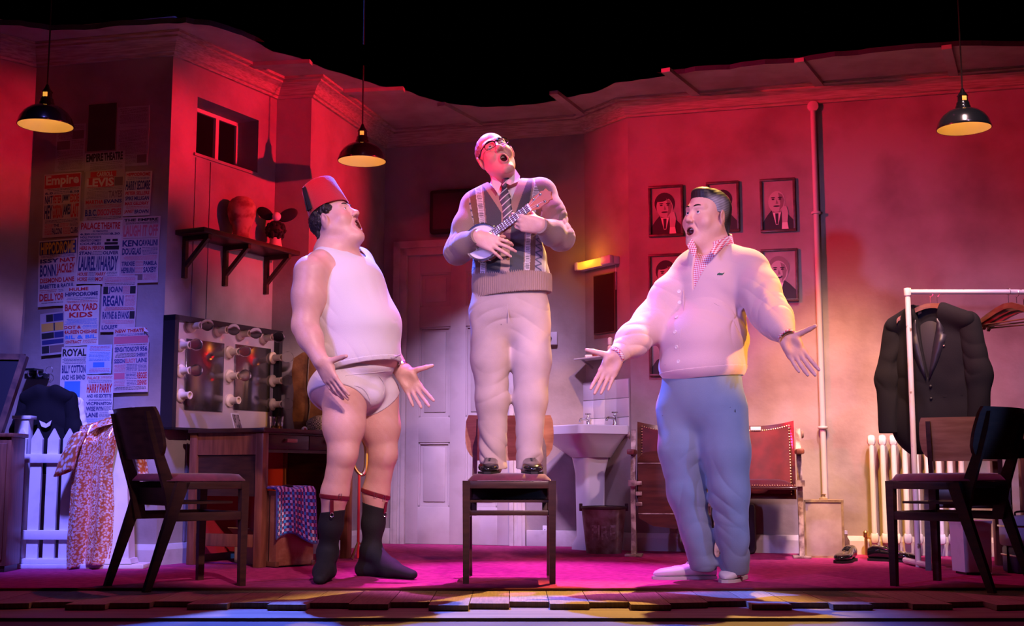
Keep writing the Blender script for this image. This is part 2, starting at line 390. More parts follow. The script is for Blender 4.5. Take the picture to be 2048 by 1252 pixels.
# red carpet with a bound edge
MRUG = M('carpet', (.42, .045, .17), .95, var=(.29, .03, .12), vscale=26, bump=.5, bscale=260, spec=.05)
rug = thing('carpet', 'large worn red carpet covering the stage floor up to the boards', 'carpet', (0, 0, 0))
pts = offset_chain(.024)
poly = [(-3.4, 5.36), (-2.2, 5.345), (-.9, 5.36), (0, 5.34), (1.2, 5.35), (2.3, 5.36), (3.62, 5.37)] + [(p.x, p.y) for p in reversed(pts)]
mb = MB().prism(poly, .0005, .007, 'xy'); mb.build('pile', MRUG, rug, smooth=False)
mb = MB(); mb.tube([(p[0], p[1], .006) for p in poly[:7]], .006, 6); mb.build('bound_edge', M('carpet_edge', (.14, .02, .03), .95), rug)
# fringe of short threads at the front edge
V = []; F = []
for k in range(900):
    xx = -3.3 + 6.8 * k / 900 + random.uniform(-.002, .002); yy = 5.352 + .006 * math.sin(xx * 3); l = random.uniform(.012, .02)
    o_ = len(V); V += [(xx - .0018, yy, .002), (xx + .0018, yy, .002), (xx + random.uniform(-.003, .003), yy - l, .0012)]; F.append((o_, o_ + 1, o_ + 2))
fr = MB().add(V, F).build('fringe', M('carpet_edge', ()), rug, smooth=False); fr['kind'] = 'stuff'

# ================================================================== shared materials
MDARK = M('dark_mahogany', (.055, .022, .015), .36, var=(.032, .013, .010), vscale=10, stretch=(1, 1, 6), spec=.5)
MWOOD = M('mahogany', (.22, .075, .040), .4, var=(.13, .043, .025), vscale=8, stretch=(6, 6, .7), spec=.5)
MPLY = M('light_plywood', (.36, .19, .09), .35, var=(.25, .12, .055), vscale=7, stretch=(1, 1, 7), spec=.5)
MBLACK = M('black_enamel', (.008, .010, .012), .18, spec=.6, coat=.5)
MCREAM = M('cream_enamel', (.85, .72, .45), .45)
MWHITE = M('white_paint', (.68, .68, .70), .5, var=(.52, .52, .54), vscale=12, contrast=(.55, .8))
MBRASS = M('brass', ()); MSTEEL = M('steel', (.6, .6, .62), .25, 1)
MCLOTHBLK = M('black_cloth', (.012, .012, .016), .85, sheen=.2, bump=.15, bscale=200)
# ------------------------------------------------------------------ pendant lamps
def pendant(pos, label):
    t = thing('pendant_lamp', label, 'lamp', pos, 0, 'black enamel pendant lamps over the stage')
    R = .142
    out = [(R, 0), (R + .002, .004), (.141, .012), (.132, .042), (.112, .072), (.082, .096), (.052, .108), (.040, .114), (.040, .124), (.034, .130)]
    inn = [(.030, .126), (.034, .112), (.050, .102), (.080, .090), (.108, .067), (.128, .039), (.1375, .010), (R - .002, 0)]
    MB().lathe(out + inn + [(R, 0)], n=40, cap=False).build('shade', MBLACK, t, angle=50)
    inn2 = [(.0005, .1105), (.030, .110), (.050, .0995), (.079, .0875), (.1065, .065), (.1262, .0385), (.1355, .010), (.1385, .001)]
    MB().lathe(inn2, n=40, cap=False).build('shade_lining', MCREAM, t)
    mb = MB().lathe([(.036, .128), (.034, .145), (.028, .152), (.026, .178), (.030, .182), (.026, .188), (.014, .205), (.008, .222), (.004, .226)], n=20)
    cap = mb.build('lamp_cap', MBLACK, t)
    mb = MB(); mb.box(-.012, .012, -.0285, -.024, .153, .177, .002); mb.build('glowing_slot', M('amber_slot', (.9, .6, .15), .5, emis=(1, .5, .07), estr=.7), cap)
    MB().lathe([(.0045, .22), (.004, 1.5)], n=8).build('cord', M('black_rubber', (.012, .012, .012), .7), t)
    MB().ball((0, 0, .078), .022, 14, 10, (1, 1, 1.15)).build('bulb', M('lit_bulb', (1, .8, .4), .4, emis=(1, .5, .10), estr=1.6), t)
    l = bpy.data.lights.new('lamp_light', 'POINT'); l.color = (1, .50, .09); l.energy = .42; l.shadow_soft_size = .02
    lo = bpy.data.objects.new('lamp_light', l); COL.objects.link(lo); lo.parent = t; lo.location = (0, 0, .045)
    return t
pendant(at(91, 252, 6.38), 'black enamel pendant lamp hanging before the playbill wall')
pendant(at(724, 323, 7.15), 'black enamel pendant lamp hanging between fez and window')
pendant(at(1928, 258, 6.55), 'black enamel pendant lamp hanging above the clothes rail')
# ------------------------------------------------------------------ chairs
def make_chair(loc, rz, label, backmat=None):
    t = thing('dining_chair', label, 'chair', loc, rz, 'wooden dressing room chairs')
    hx = .19
    for sx in (-1, 1):
        x = sx * hx
        MB().bar((x, -.205, 0), (x, -.205, .448), .026, .028, up=(0, 1, 0), w2=.034, d2=.036).build('leg', MDARK, t)
        mb = MB(); a = [(.215, 0), (.243, 0), (.112, .445), (.055, .445)]
        mb.prism(a, x - .014, x + .014, 'yz'); mb.build('leg', MDARK, t)
        MB().box(x - .014, x + .014, -.205, .08, .414, .446, .003).build('side_rail', MDARK, t)
        MB().box(x - .012, x + .012, -.205, .145, .282, .318, .003).build('lower_rail', MDARK, t)
        # curved upright between seat frame and back board
        xi = x - sx * .026
        P = [(.105, .285), (.125, .40), (.150, .47), (.180, .55), (.218, .66), (.238, .738)]
        Wd = [.05, .056, .05, .042, .034, .026]
        outl = [(y - w / 2, z) for (y, z), w in zip(P, Wd)] + [(y + w / 2, z) for (y, z), w in reversed(list(zip(P, Wd)))]
        mb = MB(); n = len(P)
        V = [(xi + e * .011, y, z) for e in (-1, 1) for (y, z) in outl]
        F = []
        for i in range(n - 1):
            for o_ in (0, 2 * n): F.append((o_ + i, o_ + i + 1, o_ + 2 * n - 2 - i, o_ + 2 * n - 1 - i))
        F += [(i, (i + 1) % (2 * n), 2 * n + (i + 1) % (2 * n), 2 * n + i) for i in range(2 * n)]
        mb.add(V, F).build('upright', MDARK, t)
    MB().box(-hx, hx, -.222, -.19, .414, .447, .003).build('front_rail', MDARK, t)
    MB().box(-hx, hx, -.215, -.195, .296, .318, .003).build('front_stretcher', MDARK, t)
    MB().box(-hx + .01, hx - .01, .085, .115, .345, .42, .003).build('back_rail', MDARK, t)
    MB().box(-hx + .012, hx - .012, -.16, .09, .352, .362).build('book_tray', MDARK, t)
    # padded seat
    bm = bmesh.new(); bmesh.ops.create_grid(bm, x_segments=14, y_segments=14, size=.5)
    for q in bm.verts:
        X, Y = q.co.x * 2, q.co.y * 2
        d = max(abs(X), abs(Y)); e = (1 - min(1, max(0, (d - .8) / .2)) ** 2.2)
        k = 1 - .05 * (abs(X * Y)) ** 3
        q.co = Vector((X * .188 * k, -.035 + Y * .192 * k, .452 + .026 * e + .004 * (1 - X * X) * (1 - Y * Y)))
    ext = bmesh.ops.extrude_face_region(bm, geom=bm.faces[:])
    for q in ext['geom']:
        if isinstance(q, bmesh.types.BMVert): q.co.z = .448
    MB().bm(bm).build('seat_pad', M('seat_velvet', (.13, .016, .035), .8, var=(.08, .01, .025), vscale=30, sheen=.5), t, angle=60)
    # back board, bent plywood with clipped lower corners
    def board(s):
        V = []; F = []
        outl = [(-.195, .575), (-.205, .60), (-.212, .66), (-.205, .735), (-.198, .757), (.198, .757), (.205, .735), (.212, .66), (.205, .60), (.195, .575), (.165, .540), (-.165, .540)]
        return outl
    nx, nz = 16, 8
    def half(z):
        pts = [(.540, .160), (.575, .196), (.60, .205), (.66, .212), (.735, .207), (.757, .197)]
        for (a, p), (b, q) in zip(pts, pts[1:]):
            if a <= z <= b: return p + (q - p) * (z - a) / (b - a)
        return .16
    V = []; F = []
    for side in (0, 1):
        for j in range(nz + 1):
            z = .540 + .217 * j / nz; h = half(z)
            for i in range(nx + 1):
                x = h * (2 * i / nx - 1); y = .150 + (z - .5) * .30 + .040 * (1 - (x / .212) ** 2) - (.0 if side else .014)
                V.append((x, y, z))
    S = (nx + 1) * (nz + 1); q = lambda s_, i, j: s_ * S + j * (nx + 1) + i
    for j in range(nz):
        for i in range(nx):
            F.append((q(0, i, j), q(0, i + 1, j), q(0, i + 1, j + 1), q(0, i, j + 1))); F.append((q(1, i, j + 1), q(1, i + 1, j + 1), q(1, i + 1, j), q(1, i, j)))
    rim = [(i, 0) for i in range(nx)] + [(nx, j) for j in range(nz)] + [(i, nz) for i in range(nx, 0, -1)] + [(0, j) for j in range(nz, 0, -1)]
    for k in range(len(rim)):
        a, b = rim[k], rim[(k + 1) % len(rim)]; F.append((q(0, *a), q(1, *a), q(1, *b), q(0, *b)))
    MB().add(V, F).build('backrest', backmat or MDARK, t)  # default dark board paints in the shade on the unlit backs of the side chairs
    return t
def chair_from_feet(fn, ff, rn, rf, label, mat=None):
    """front near/far and rear near/far feet as seen -> placement"""
    a, b, c, d = (atz(*p, .007) for p in (fn, ff, rn, rf)); fr = (a + b) / 2; re = (c + d) / 2; dirv = (fr - re).normalized()
    mid = (fr + re) / 2; rz = math.atan2(dirv.y, dirv.x) + PI / 2
    return make_chair((mid.x, mid.y, .007), rz, label, mat)
chair_from_feet((490, 1172), (393, 1160), (305, 1183), (222, 1172), 'dark wooden chair standing in front of the picket fence and desk')
CHAIR_C = make_chair((-.012, 5.80, .007), 0, 'wooden chair in the centre with a man standing on it', MPLY)
_p = (atz(1785, 1174, .007) + atz(1863, 1164, .007) + atz(1989, 1182, .007) + atz(2052, 1171, .007)) / 4
make_chair((_p.x, _p.y, .007), math.radians(134) + PI / 2, 'dark wooden chair in front of the white radiator')
# ------------------------------------------------------------------ desk (dressing table)
P1 = atz(520, 1136, .007); DL, DD, DZ = .82, .49, .712
desk = thing('dressing_table', 'mahogany dressing table with a drawer below the bulb mirror', 'table', P1, WR.rz)
for (x, y) in ((0, 0), (DL, 0), (0, DD), (DL, DD)):
    MB().box(x - .024 + (.024 if x == 0 else -.024), x + .024 + (.024 if x == 0 else -.024), y - .0 if y == 0 else y - .048, y + .048 if y == 0 else y, 0, DZ - .022, .003).build('leg', MWOOD, desk)
MB().box(-.018, DL + .018, -.018, DD + .0, DZ - .022, DZ, .004).build('table_top', MDARK, desk)
mb = MB(); mb.box(.008, .030, .05, DD - .05, .575, DZ - .022); mb.build('end_rail', MWOOD, desk)
MB().box(.018, .028, .05, DD - .05, .36, .575).build('end_panel', MDARK, desk)
MB().box(.012, .034, .05, DD - .05, .10, .165, .003).build('stretcher', MWOOD, desk)
MB().box(DL - .03, DL - .01, .05, DD - .05, .10, DZ - .022).build('end_panel', MDARK, desk)
mb = MB(); mb.box(.05, DL - .05, .012, .04, .586, .602); mb.box(.05, DL - .05, .012, .04, DZ - .03, DZ - .022); mb.build('drawer_frame', MDARK, desk)
for (a, b) in ((.052, .40), (.406, DL - .052)):
    dr = MB().box(a, b, .004, .03, .604, DZ - .032, .003).build('drawer', MDARK, desk)
    hx = (a + b) / 2; mb = MB(); mb.box(hx - .045, hx + .045, -.018, .004, .640, .660, .004); mb.build('handle', M('horn_pull', (.30, .22, .12), .3), dr)
MB().box(.05, DL - .04, DD - .03, DD - .015, .05, DZ - .03).build('back_panel', M('red_lining', (.30, .012, .02), .7), desk)
# ------------------------------------------------------------------ mirror with bulbs on the wall
def wall_thing(wname, name, label, cat, group=None):
    W = WALLS[wname]; t = thing(name, label, cat, (W.p0.x, W.p0.y, 0), W.rz, group); return t, W
t, W = wall_thing('wall_left_return', 'bulb_mirror', 'dressing room mirror in a black frame with rows of clear bulbs', 'mirror')
OFF = .085
mx0, mzt0 = W.hit(351, 627, OFF); mx1, mzt1 = W.hit(566, 664, OFF); mzb = DZ + .004
mx1 = min(mx1, W.len + .0)
mzt = (mzt0 + mzt1) / 2
t.location = W.pt(mx0, 0, 0); mw = mx1 - mx0
MFR = M('black_frame', (.018, .015, .02), .35)
mb = MB(); mb.box(0, .030, -OFF, -.002, mzb, mzt); mb.box(mw - .03, mw, -OFF, -.002, mzb, mzt); mb.box(0, mw, -OFF, -.002, mzt - .03, mzt); mb.box(0, mw, -OFF, -.002, mzb, mzb + .012)
mb.build('frame', MFR, t)
BP = .045
MB().box(.03, mw - .03, -BP, -.004, mzb + .012, mzt - .03).build('back_board', M('silvered_board', (.52, .46, .48), .32, .35), t)
MMIR = M('old_mirror', (.22, .20, .22), .16, .9)
def wx(u, v, off): x, z = W.hit(u, v, off); return x - mx0, z
for (u0, v0, u1, v1, z0, z1) in ((372, 674, 447, 690, 0, 0), (470, 686, 540, 700, 0, 0)):
    xa, za = wx(u0, v0, BP); xb, zb = wx(u1, v1, BP); _, zlow = wx((u0 + u1) / 2, 822, BP)
    mb = MB(); mb.box(xa, xb, -BP - .008, -BP, zlow, (za + zb) / 2, .002); mb.build('mirror_glass', MMIR, t)
MPORC = M('cream_porcelain', (.70, .58, .42), .35)
MGLASS = M('clear_glass', (1, 1, 1), .02, trans=1, ior=1.45)
bulbs = [(384, 652, 1), (437, 661, 1), (482, 668, 1), (528, 676, 1), (362, 691, 1), (362, 742, 1), (362, 791, 0), (460, 704, 1), (460, 752, 1), (460, 801, 0), (546, 716, 1), (546, 762, 1), (546, 809, 1)]
MB_SOCK = MB().lathe([(.030, 0), (.030, .012), (.026, .017), (.018, .02), (.0155, .03), (.0155, .060), (.018, .064), (.017, .066), (.012, .066), (.012, .05)], axis=(0, -1, 0), n=20).mesh('socket', MPORC)
MB_BULB = MB().lathe([(.011, .05), (.011, .062), (.013, .070), (.022, .086), (.027, .100), (.027, .110), (.021, .126), (.010, .134), (.001, .136)], axis=(0, -1, 0), n=20).mesh('bulb', M('bulb_glass', (1, 1, 1), .02, trans=1, ior=1.12))
MB_FIL = MB().tube([(-.005, -.06, 0), (-.006, -.10, 0), (.0, -.106, .003), (.006, -.10, 0), (.005, -.06, 0)], .0009, 5).mesh('filament', MBRASS)
for u, v, on in bulbs:
    x, z = wx(u, v, BP + .01)
    s_ = link_mesh('lamp_socket', MB_SOCK, None, t); s_.location = (x, -BP, z); s_.scale = (1.22, 1.12, 1.22)
    if on:
        b_ = link_mesh('bulb', MB_BULB, None, s_); link_mesh('filament', MB_FIL, None, b_) if False else None
# ------------------------------------------------------------------ bracket shelf and what stands on it
t, W = wall_thing('wall_left_return', 'wall_shelf', 'dark wooden wall shelf on three angled brackets', 'shelf')
sx0, szs = W.hit(338, 467); 
def wloc(p): q = p - W.p0; return q.dot(W.d), q.dot(W.n)
fl_ = wloc(atz(402, 464, szs)); frr = wloc(atz(598, 520, szs))
sd = .205; sx0 = max(.01, fl_[0]); sx1 = W.len - .005
t.location = W.pt(0, 0, szs)
MB().box(sx0, sx1, -sd, -.001, 0, .028, .003).build('board', MDARK, t)
for u in (371, 452, 534):
    x, zb = W.hit(u, 545 + (u - 371) * .2, .02)
    mb = MB(); mb.box(x - .012, x + .012, -.026, -.001, -.23, 0); mb.box(x - .012, x + .012, -sd + .02, -.02, -.026, 0)
    mb.bar((x, -.018, -.165), (x, -sd + .035, -.018), .022, .022, up=(1, 0, 0)); mb.build('bracket', MDARK, t)
SHELF = (W, szs + .028, sd)
def on_shelf(u): 
    x, _ = W.hit(u, 480, sd / 2); return W.pt(x, sd / 2, szs + .028)
# canvas wig block
p = on_shelf(482)
t = thing('wig_block', 'bare canvas wig block with stains on the dark shelf', 'wig stand', p)
MB().lathe([(.052, 0), (.054, .01), (.050, .03), (.048, .055), (.055, .085), (.070, .12), (.080, .155), (.082, .185), (.076, .215), (.060, .24), (.035, .256), (.010, .261), (.001, .2615)], n=28).build('head_form', M('canvas', (.42, .27, .16), .8, var=(.20, .09, .05), vscale=16, contrast=(.45, .62)), t)
MB().lathe([(.056, .004), (.058, .008), (.056, .012)], n=24, cap=False).build('base_ring', M('canvas_dark', (.2, .1, .06), .8), t)
# wig stand with black hat of two big round lobes
p = on_shelf(551)
t = thing('hat_on_stand', 'black hat with two large flaps and a white ball on a wig stand', 'hat', p)
MB().lathe([(.055, 0), (.052, .01), (.040, .02), (.034, .05), (.036, .07)], n=20).build('stand', M('pale_stand', (.6, .5, .4), .6), t)
mb = MB()
rr = random.Random(3)
mb.ball((0, 0, .115), .055, 18, 12, (1, .95, 1.15))
for k in range(90):
    a = rr.uniform(0, 2 * PI); z = rr.uniform(-.9, .7); r_ = math.sqrt(1 - z * z)
    mb.ball((.052 * r_ * math.cos(a), .05 * r_ * math.sin(a), .115 + .06 * z), rr.uniform(.009, .014), 6, 4)
mb.build('wig', M('black_wig', (.012, .010, .010), .6), t)
for (cx, cz, rot, ln, wd) in ((-.062, .215, -.55, .055, .034), (.075, .205, .45, .062, .036)):
    mb = MB(); mb.ball((0, 0, 0), 1, 20, 10, (ln, .010, wd)); mb.xform(Matrix.Translation((cx, -.02, cz)) @ Matrix.Rotation(-rot, 4, 'Y') @ Matrix.Rotation(.25, 4, 'X'))
    mb.build('flap', M('black_felt', (.010, .010, .012), .7), t)
MB().ball((.012, -.045, .192), .026, 16, 10).build('white_ball', M('white_ball', (.75, .72, .70), .5), t)
# ------------------------------------------------------------------ things on the desk
def on_desk(u, Y): p = at(u, 862, Y); p.z = DZ; return p
p = on_desk(478, 6.9)
t = thing('photo_card', 'small curled photograph leaning against the mirror on the desk', 'photograph', p, WR.rz + .2)
mb = MB(); mb.box(-.045, .045, -.0015, .0015, 0, .105); mb.xform(Matrix.Rotation(-.28, 4, 'X')); mb.build('card', M('photo_paper', (.75, .72, .68), .4), t)
mb = MB(); mb.box(-.038, .038, -.0025, -.0015, .008, .097); mb.xform(Matrix.Rotation(-.28, 4, 'X')); mb.build('picture', M('photo_print', (.35, .28, .25), .35, var=(.05, .04, .05), vscale=30, contrast=(.45, .55)), t)
p = on_desk(553, 6.95)
t = thing('whisky_tumbler', 'cut glass tumbler with a little whisky on the desk', 'glass', p)
prof = [(.032, 0), (.034, .004), (.040, .085), (.0385, .085), (.033, .012), (.001, .011)]
MB().lathe(prof + [(.001, 0), (.032, 0)], n=24, cap=False).build('tumbler', MGLASS, t)
MB().lathe([(.0005, .0125), (.0325, .0125), (.0345, .034), (.0005, .034)], n=24, cap=False).build('whisky', M('whisky', (.55, .28, .05), .05, trans=.8, ior=1.33), t)
mb = MB()
for k in range(10):
    a = 2 * PI * k / 10; mb.bar((.0342 * math.cos(a), .0342 * math.sin(a), .008), (.038 * math.cos(a + .3), .038 * math.sin(a + .3), .055), .003, .003)
mb.build('cut_pattern', MGLASS, t)
p = on_desk(609, 7.12)
t = thing('toy_eyeball', 'white novelty eyeball with red iris on the desk edge', 'toy', p)
MB().ball((0, 0, .018), .018, 16, 12).build('ball', M('white_ball', ()), t)
mb = MB(); mb.ball((.004, -.0125, .019), .0085, 12, 8, (1, .75, 1)); mb.build('red_iris', M('red_iris', (.6, .02, .03), .3), t)
p = on_desk(585, 7.05)
t = thing('makeup_brush', 'black makeup brush lying on the desk by the tumbler', 'brush', p, WR.rz)
MB().tube([(-.06, 0, .007), (.03, 0, .006)], [.004, .006], 10).build('handle', MBLACK, t)
MB().tube([(.03, 0, .006), (.045, 0, .006), (.06, 0, .006)], [.006, .009, .004], 10).build('bristles', M('bristle', (.03, .02, .02), .9), t)
p = on_desk(642, 7.17)
t = thing('tweed_cap', 'folded houndstooth tweed cap on the desk behind the man', 'cap', p, .1)
def houndstooth(name, a, b, sc):
    m = bpy.data.materials.new(name); m.use_nodes = True; N = m.node_tree.nodes; L = m.node_tree.links; bs = N['Principled BSDF']
    tc = N.new('ShaderNodeTexCoord'); ck = N.new('ShaderNodeTexChecker'); ck.inputs['Scale'].default_value = sc; ck.inputs[1].default_value = (*a, 1); ck.inputs[2].default_value = (*b, 1)
    L.new(tc.outputs['Object'], ck.inputs[0]); L.new(ck.outputs[0], bs.inputs['Base Color']); bs.inputs['Roughness'].default_value = .9; return m
mb = MB(); mb.ball((0, 0, .05), 1, 24, 12, (.085, .07, .052)); mb.build('crown', houndstooth('houndstooth', (.45, .36, .25), (.10, .075, .05), 110), t)
mb = MB(); mb.ball((.0, -.055, .012), 1, 20, 6, (.062, .04, .008)); mb.build('peak', houndstooth('houndstooth2', (.45, .36, .25), (.10, .075, .05), 110), t)
# leather instrument case leaning against the pier
p = on_desk(612, 7.32); 
t = thing('instrument_case', 'tall brown leather instrument case leaning behind the man in the vest', 'case', (p.x, p.y, DZ), -.15)
outl = [(-.055, 0), (-.075, .10), (-.07, .25), (-.085, .36), (-.075, .44), (-.02, .475), (.06, .475), (.115, .44), (.12, .34), (.10, .22), (.12, .10), (.10, 0)]
mb = MB(); mb.prism(outl, -.03, .03, 'xz'); mb.build('body', M('brown_leather', (.20, .085, .03), .45, var=(.08, .03, .012), vscale=9, bump=.2, bscale=60), t, smooth=False)
mb = MB(); mb.prism([(x * .97, .01 + z * .97) for x, z in outl], -.004, .004, 'xz'); mb.xform(Matrix.Translation((0, 0, 0)) @ Matrix.Diagonal((1.04, 1, 1.01, 1))); mb.build('seam', M('dark_leather', (.03, .012, .006), .5), t, smooth=False)
mb = MB(); mb.tube(cat_pts([(.02, -.034, .46), (.015, -.036, .3), (.03, -.036, .16), (.01, -.036, .02)]), .006, 6); mb.build('strap', M('dark_leather', ()), t)
# suitcase with a woven blanket, before the kneehole
pa = atz(551, 1136, .007); pb = atz(628, 1131, .007)
rzs = math.atan2(pb.y - pa.y, pb.x - pa.x); sw = (pb - pa).length
t = thing('leather_trunk', 'upright worn brown leather suitcase half under the desk', 'suitcase', pa, rzs)
ML = M('worn_leather', (.22, .075, .04), .45, var=(.34, .16, .09), vscale=14, bump=.25, bscale=60, contrast=(.5, .75))
MB().box(0, sw, 0, .17, .006, .385, .012).build('body', ML, t)
for x in (0, sw): 
    for z in (.006, .385): MB().box(x - .018 if x else -.004, x + .004 if x else .018, -.004, .174, z - .02 if z > .1 else .004, z + .004 if z > .1 else .03, .003).build('corner_cap', M('worn_leather_dark', (.12, .04, .02), .5), t)
MB().box(-.002, sw + .002, .06, .066, .006, .386).build('lid_seam', M('dark_leather', ()), t)
MB().tube(cat_pts([(sw * .35, .085, .385), (sw * .38, .085, .41), (sw * .62, .085, .41), (sw * .65, .085, .385)]), .007, 8).build('handle', M('dark_leather', ()), t)
# blanket
bl = thing('woven_blanket', 'colourful woven blanket draped over the leather suitcase', 'blanket', pa, rzs)
nu, nv = 40, 44
def blank(s, q):
    x = -.02 + s * (sw + .0) * .98 + (.03 * s * q)
    if q < .28: y = .155 - (q / .28) * .165; z = .398 + .008 * math.sin(s * 9)
    else: y = -.012 - .006 * math.sin(s * 14 + q * 3) - .012 * (q - .28); z = .396 - (q - .28) / .72 * (.255 - .03 * math.sin(s * 5))
    return x, y, z
V = []; 
for j in range(nv + 1):
    for i in range(nu + 1):
        x, y, z = blank(i / nu, j / nv); V.append((x, y - .002 * ((i + j) % 2), z + (.003 if j < nv * .28 and (i + j) % 2 else 0)))
F = [(j * (nu + 1) + i, j * (nu + 1) + i + 1, (j + 1) * (nu + 1) + i + 1, (j + 1) * (nu + 1) + i) for j in range(nv) for i in range(nu)]
me = MB().add(V, F).mesh('blanket', M('blanket_wool', (.5, .5, .5), .95, vcol='Col', sheen=.3))
ca = me.color_attributes.new('Col', 'FLOAT_COLOR', 'CORNER'); pal = [(.05, .35, .65), (.75, .70, .45), (.60, .05, .07), (.70, .68, .70), (.05, .40, .60), (.65, .20, .10), (.25, .10, .35)]
cols = []
for j in range(nv):
    for i in range(nu):
        if i in (0, nu - 1) or j in (0, nv - 1): c = (.05, .05, .25)
        else: c = pal[(i // 2 * 3 + (i // 4)) % 7] if (i % 4 < 2) != (j % 4 < 2) else (.04, .04, .16) if i % 3 else (.35, .05, .10)
        cols += [(*c, 1)] * 4
ca.data.foreach_set('color', np.array(cols, dtype=np.float32).ravel())
ob = link_mesh('wool', me, None, bl); sm = ob.modifiers.new('thick', 'SOLIDIFY'); sm.thickness = .006; sm.offset = 1
# boxes under the desk
q = P1 + WR.d * .30 + WR.n * -.22
t = thing('cardboard_box', 'small open cardboard box stored below the desk', 'box', q, WR.rz - .2)
MCB = M('cardboard', (.36, .22, .10), .85, var=(.28, .16, .07), vscale=5)
mb = MB(); mb.box(-.12, .12, -.09, .09, 0, .006); mb.box(-.12, -.116, -.09, .09, 0, .15); mb.box(.116, .12, -.09, .09, 0, .15); mb.box(-.12, .12, .086, .09, 0, .15); mb.box(-.12, .12, -.09, -.086, 0, .15); mb.build('carton', MCB, t)
mb = MB(); mb.bar((-.12, 0, .15), (-.17, 0, .19), .18, .004, up=(0, 0, 1)); mb.build('flap', MCB, t)
mb = MB(); mb.bar((.12, 0, .15), (.18, 0, .17), .18, .004, up=(0, 0, 1)); mb.build('flap', MCB, t)
q = P1 + WR.d * .62 + WR.n * -.28
t = thing('paper_parcel', 'pale paper parcel tied with string under the desk', 'parcel', q, WR.rz + .3)
MB().box(-.10, .10, -.08, .08, 0, .22, .01).build('wrapping', M('pale_paper', (.62, .5, .3), .8, bump=.3, bscale=20), t)
mb = MB(); mb.tube([(-.102, -.0, .001), (-.102, 0, .222), (.102, 0, .222), (.102, 0, .001)], .002, 5); mb.tube([(0, -.082, .001), (0, -.082, .222), (0, .082, .222), (0, .082, .001)], .002, 5); mb.build('string', M('string', (.3, .2, .1), .9), t)
# brass horn on its stand behind the man's knee
p = atz(716, 1118, .007)
t = thing('brass_horn', 'curved brass horn with a red tube standing behind the desk leg', 'horn', p, .2)
mb = MB(); mb.tube(cat_pts([(-.035, 0, .70), (-.04, 0, .60), (-.03, 0, .52), (.01, 0, .47), (.035, 0, .50), (.04, 0, .60)]), [.009] * 10 + [.010] * 10 + [.013] * 11, 10); mb.lathe([(.013, 0), (.018, .04), (.03, .07), (.055, .09)], (.04, 0, .59), (0, 0, 1), 20, False); mb.build('tubing', MBRASS, t)
mb = MB(); mb.tube([(0, 0, .005), (0, 0, .48)], .008, 8); mb.build('red_tube', M('red_lacquer', (.4, .02, .03), .3), t)
mb = MB()
for k in range(3):
    a = 2 * PI * k / 3; mb.tube([(0, 0, .10), (.07 * math.cos(a), .07 * math.sin(a), 0.004)], .004, 6)
mb.build('stand_feet', MBRASS, t)
# ------------------------------------------------------------------ picket fence
FY = 6.45
p0 = atz(20, 1137, .007); FY = 6.5
t = thing('picket_fence', 'white picket fence gate with pointed pales beside the playbills', 'fence', (0, FY, .007))
MF = M('fence_paint', (.66, .67, .72), .5, var=(.52, .53, .58), vscale=12, contrast=(.5, .8))
def FX(u): return at(u, 1000, FY).x
def FZ(v): return at(80, v, FY).z - .007
picks = [38, 70, 103, 134, 165, 196, 226]
ztop = FZ(857); zbot = FZ(1118)
for u in picks:
    x = FX(u); MB().prism([(x - .029, zbot), (x + .029, zbot), (x + .029, ztop - .055), (x, ztop), (x - .029, ztop - .055)], -.012, .008, 'xz').build('pale', MF, t, smooth=False)
for v0, v1 in ((908, 926), (1060, 1079)):
    MB().box(FX(22), FX(240), -.028, -.012, FZ(v1), FZ(v0), .003).build('rail', MF, t)
MB().box(FX(20) - .0, FX(49), .008, .075, .02, FZ(838), .003).build('post', MF, t)
MB().box(FX(20) - .012, FX(49) + .012, 0.0, .085, FZ(838), FZ(831), .003).build('post_cap', MF, t)
mb = MB(); mb.box(FX(16), FX(300), -.075, .09, 0, .022, .003); mb.box(FX(16), FX(262), -.05, .07, .022, zbot + .003, .003); mb.build('plinth', MF, t)
# tapered white pillar at the end of the fence
px = FX(238)
t = thing('white_pillar', 'tapered white painted pillar with the sequin robe over it', 'pillar', (px, FY - .01, .032))
def tap(mb, x0, x1, y, z0, z1, X0, X1, Y): mb.add([(x0, -y, z0), (x1, -y, z0), (x1, y, z0), (x0, y, z0), (X0, -Y, z1), (X1, -Y, z1), (X1, Y, z1), (X0, Y, z1)], [(3, 2, 1, 0), (4, 5, 6, 7), (0, 1, 5, 4), (1, 2, 6, 5), (2, 3, 7, 6), (3, 0, 4, 7)])
mb = MB(); tap(mb, -.06, .082, .055, 0, .755, -.05, .035, .04); mb.build('shaft', MF, t)
mb = MB(); tap(mb, -.075, .098, .065, 0, .025, -.065, .090, .06); mb.build('foot_moulding', MF, t)
mb = MB(); mb.box(-.055, .04, -.048, .048, .755, .775, .004); mb.build('cap', MF, t)
# ------------------------------------------------------------------ sequin robe draped over fence and pillar
MSEQ = bpy.data.materials.new('sequins'); MSEQ.use_nodes = True
N = MSEQ.node_tree.nodes; L = MSEQ.node_tree.links; b = N['Principled BSDF']
tc = N.new('ShaderNodeTexCoord'); vo = N.new('ShaderNodeTexVoronoi'); vo.inputs['Scale'].default_value = 75; L.new(tc.outputs['UV'], vo.inputs[0])
cr = N.new('ShaderNodeValToRGB'); L.new(vo.outputs['Distance'], cr.inputs[0]); cr.color_ramp.elements[0].color = (.95, .84, .80, 1); cr.color_ramp.elements[0].position = .38; cr.color_ramp.elements[1].color = (.72, .22, .07, 1); cr.color_ramp.elements[1].position = .62
L.new(cr.outputs[0], b.inputs['Base Color']); b.inputs['Metallic'].default_value = .55; b.inputs['Roughness'].default_value = .35
vo2 = N.new('ShaderNodeTexVoronoi'); vo2.inputs['Scale'].default_value = 220; L.new(tc.outputs['UV'], vo2.inputs[0])
